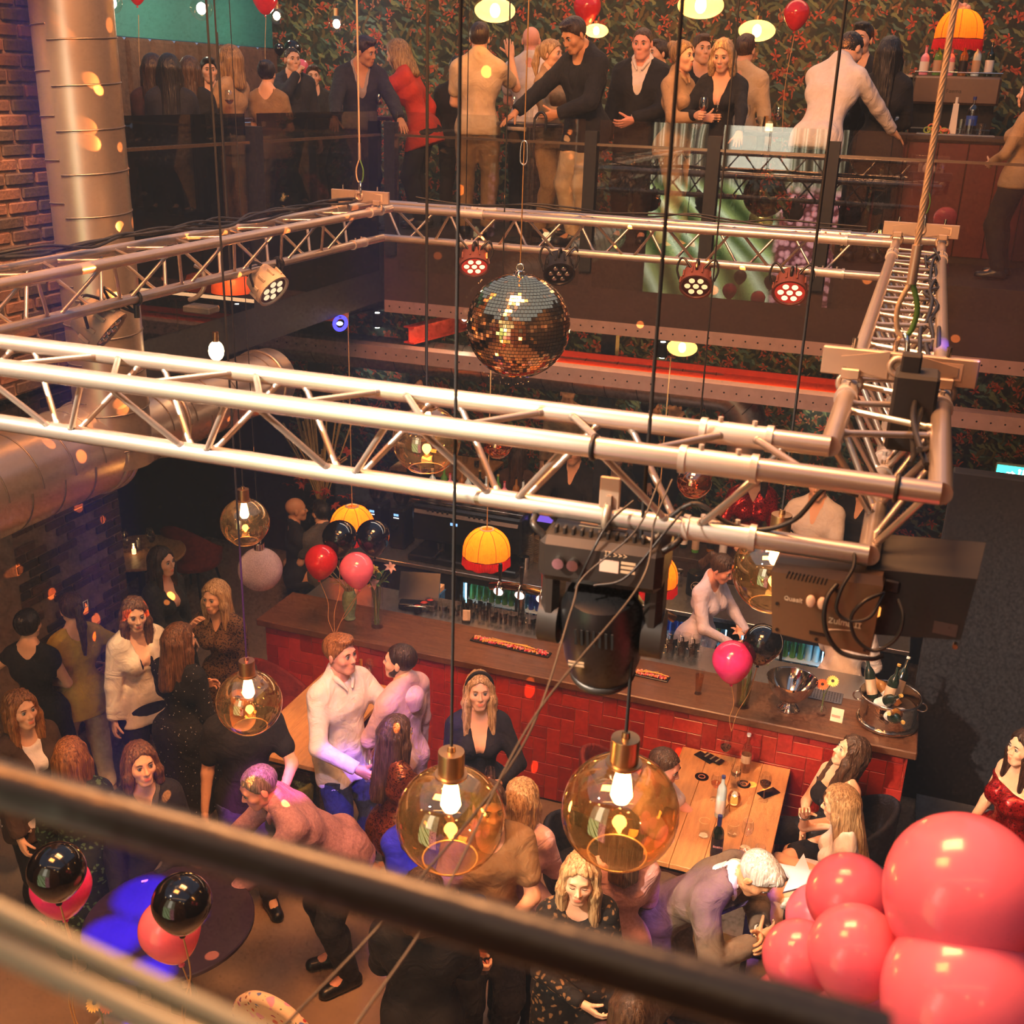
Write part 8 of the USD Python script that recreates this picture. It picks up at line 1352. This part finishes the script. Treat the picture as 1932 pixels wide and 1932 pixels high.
# --- back gallery
G = [('m7', 550, 90, 10.3, 'person in a dark jacket with a hand at the mouth by the wallpaper corner', dict(hair=('cropped', 'dark'), top=blackc, jacket=char, face=22, arms=('down', 'mouth'), neck='round')), ('m8', 590, 128, 10.9, 'person peering out behind the dark suit sleeve', dict(hair=('short', 'brown'), top=olive, face=5)),
 ('m9', 682, 68, 9.8, 'person in a dark suit and open pale shirt leaning on the gallery table', dict(hair=('short', 'dark'), tone='tan', top=C('pale_grey', '#a89a90', '#948780'), jacket=char, neck='v', face=8, lean=16, side=0, arms=('rail', 'rail'), look=(-48, -8), lod=1)), ('m10', 742, 76, 10.2, 'person in a bright red jacket with straight fair hair, leaning forward', dict(sex='f', hair=('bob', 'blond'), hairL=.20, top=blackc, jacket=redj, face=-105, lean=20, arms=('reach', 'back'), neck='v', bottom_mat=blackc)),
 ('m11', 862, 108, 10.7, 'person in black half hidden behind the pale polo shirt', dict(hair=('short', 'black'), top=blackc, face=170)), ('m12', 905, 44, 9.95, 'person in a pale polo shirt with one arm raised, back turned', dict(hair=('short', 'dark'), top=cream, sleeve='short', neck='collar', face=176, arms=('belly', 'raised'), bottom_mat=tanc, hem=-.04)), ('m13', 1003, 50, 10.9, 'bald person in a white shirt, back turned, on the gallery', dict(hair=('bald', 'brown'), tone='pink', top=white, sleeve='short', face=172, bottom_mat=blackc, hem=-.04)),
 ('m14', 1040, 76, 10.2, 'person with a fair ponytail, hoop earring and a wine glass', dict(sex='f', hair=('pony', 'fair'), hairL=.18, top=beige, face=62, arms=('belly', 'glass'), bottom_mat=beige, neck='round', lod=0)), ('m15', 1095, 26, 9.65, 'very tall person in a black blazer and light trousers looking down', dict(hair=('short', 'dark'), tone='tan', top=blackc, jacket=blackc, face=-48, lean=8, arms=('belly', 'rail'), look=(0, -24), bottom_mat=cream, neck='round', lod=0)),
 ('m16', 1216, 52, 10.3, 'balding person in a dark suit and open white shirt facing the viewer', dict(hair=('cropped', 'brown'), tone='pink', top=white, jacket=blackc, neck='collar', face=-14, look=(0, -8), arms=('belly', 'hang'), lod=0)), ('m17', 1246, 76, 11.3, 'head behind the balding person’s shoulder on the gallery', dict(hair=('short', 'dark'), top=blackc, face=-60)), ('m18', 1288, 78, 9.9, 'person in a sand coloured jumper with tied fair hair and a glass', dict(sex='f', hair=('bun', 'blond'), top=beige, face=58, arms=('glass', 'glass'), neck='collar', bottom_mat=beige, lod=0)),
 ('m19', 1326, 66, 11.0, 'person in black behind the sand coloured jumper', dict(hair=('short', 'brown'), top=blackc, face=20)), ('m20', 1370, 72, 9.9, 'person with a fair bob and black cardigan holding a wine glass', dict(sex='f', hair=('bob', 'fair'), hairL=.14, top=blackc, neck='deep', face=-14, arms=('rail', 'glass'), look=(0, -18), bottom_mat=blackc, lod=0)), ('m21', 1408, 66, 10.8, 'person in a pale shirt behind the black cardigan, back turned', dict(hair=('short', 'brown'), top=cream, face=160)),
 ('m22', 1610, 58, 9.9, 'person in a white shirt bending over the gallery table, back turned', dict(hair=('cropped', 'black'), top=white, neck='collar', face=152, lean=24, arms=('reach', 'rail'), bottom_mat=blackc, look=(15, -10))), ('m23', 1630, 44, 10.7, 'dark-haired person beyond the bending white shirt', dict(hair=('short', 'black'), top=blackc, face=-20)), ('m24', 1682, 70, 10.15, 'person with very long black hair in a black top, back turned, by the bar', dict(sex='f', hair=('long', 'black'), hairL=.44, hair_seed=13, top=blackc, face=172, arms=('rail', 'belly'), bottom_mat=blackc)), ('m25', 1952, 150, 9.8, 'person in a sand coloured top at the right edge of the gallery', dict(sex='f', hair=('bob', 'dark'), hairL=.16, top=beige, face=-100))]
for key, px, py, y, nm, kw in G:
    kw = {**dict(bottom_mat=blackc, arms=('belly', 'down'), neck='round', shoes=bshoe), **kw}; P(key, nm, px, py, z0=ZM, y=y, **kw)
t = PEOPLE['m14']; obj('earring', torus(.022, .003, t.info['H']((-.086, -.002, -.062)), 20, 6, rot('y', 90)), mat('gold_hoop', '#d8b060', .25, .9), t)
# glasses in hands
for key, w, kind, nm in (('l7', 0, w2, 'wine glass in the hand below the smoked globe'), ('l13', 1, w1, 'wine glass held low by the tall person in the white shirt'), ('l16', 0, w3, 'glass of rosé held by the person with the headband'), ('l19', 1, w3, 'wine glass held by the person in the tan T-shirt'), ('m14', 1, w3, 'wine glass held by the person with the fair ponytail'), ('m18', 0, w1, 'champagne glass held by the person in the sand coloured jumper'), ('m20', 1, w3, 'wine glass held by the person in the black cardigan'), ('m5', 0, w3, 'glass held by the person in the beige T-shirt')):
    p = hand_spot(PEOPLE[key], w, .075, .028); kind.place('wine_glass', nm, 'glass', p-[0, 0, .06])
t = PEOPLE['l13']; p = hand_spot(t, 0, .09, .03); ph = thing('phone', 'black phone in the hand of the tall person in the white shirt', 'phone', p, math.radians(30)); obj('body', mv(box(.074, .15, .009, (0, 0, 0), .003), Rm=rot('x', 15)), phone, ph)
for key, w, nm in (('l19', 1, 'wrist_watch'), ('l17', 0, 'bracelet'), ('l25', 1, 'bracelet'), ('m15', 1, 'wrist_watch'), ('l4', 1, 'bracelet')):
    t = PEOPLE[key]; wp_, u_, e_, sh_, M_, po = t.info['cuffs'][w]; obj(nm, mv(torus(.033, .006, (0, 0, 0), 22, 6), wp_-u_*.03, Rm=np.stack([M_[:, 0], M_[:, 2], u_], 1)), mat('watch_steel', '#8a7a6a', .25, .8), t)
print('triangles', TRIS)
# ---------------------------------------------------------------- thin party haze in the air of the hall
HAZE = 0.0032
hz = usdkit.material(stage, '/World/Looks/party_haze', {'v': ('principled_volume', {'color': (.38, .62, 1.0), 'density': HAZE, 'anisotropy': 0.0})}, volume='v.volume')
obj('haze', bx(-4.49, 2.55, -1.55, YM-.1, .08, 6.9), hz, label='thin bluish haze hanging in the air over the whole dance floor', cat='haze', kind='stuff')
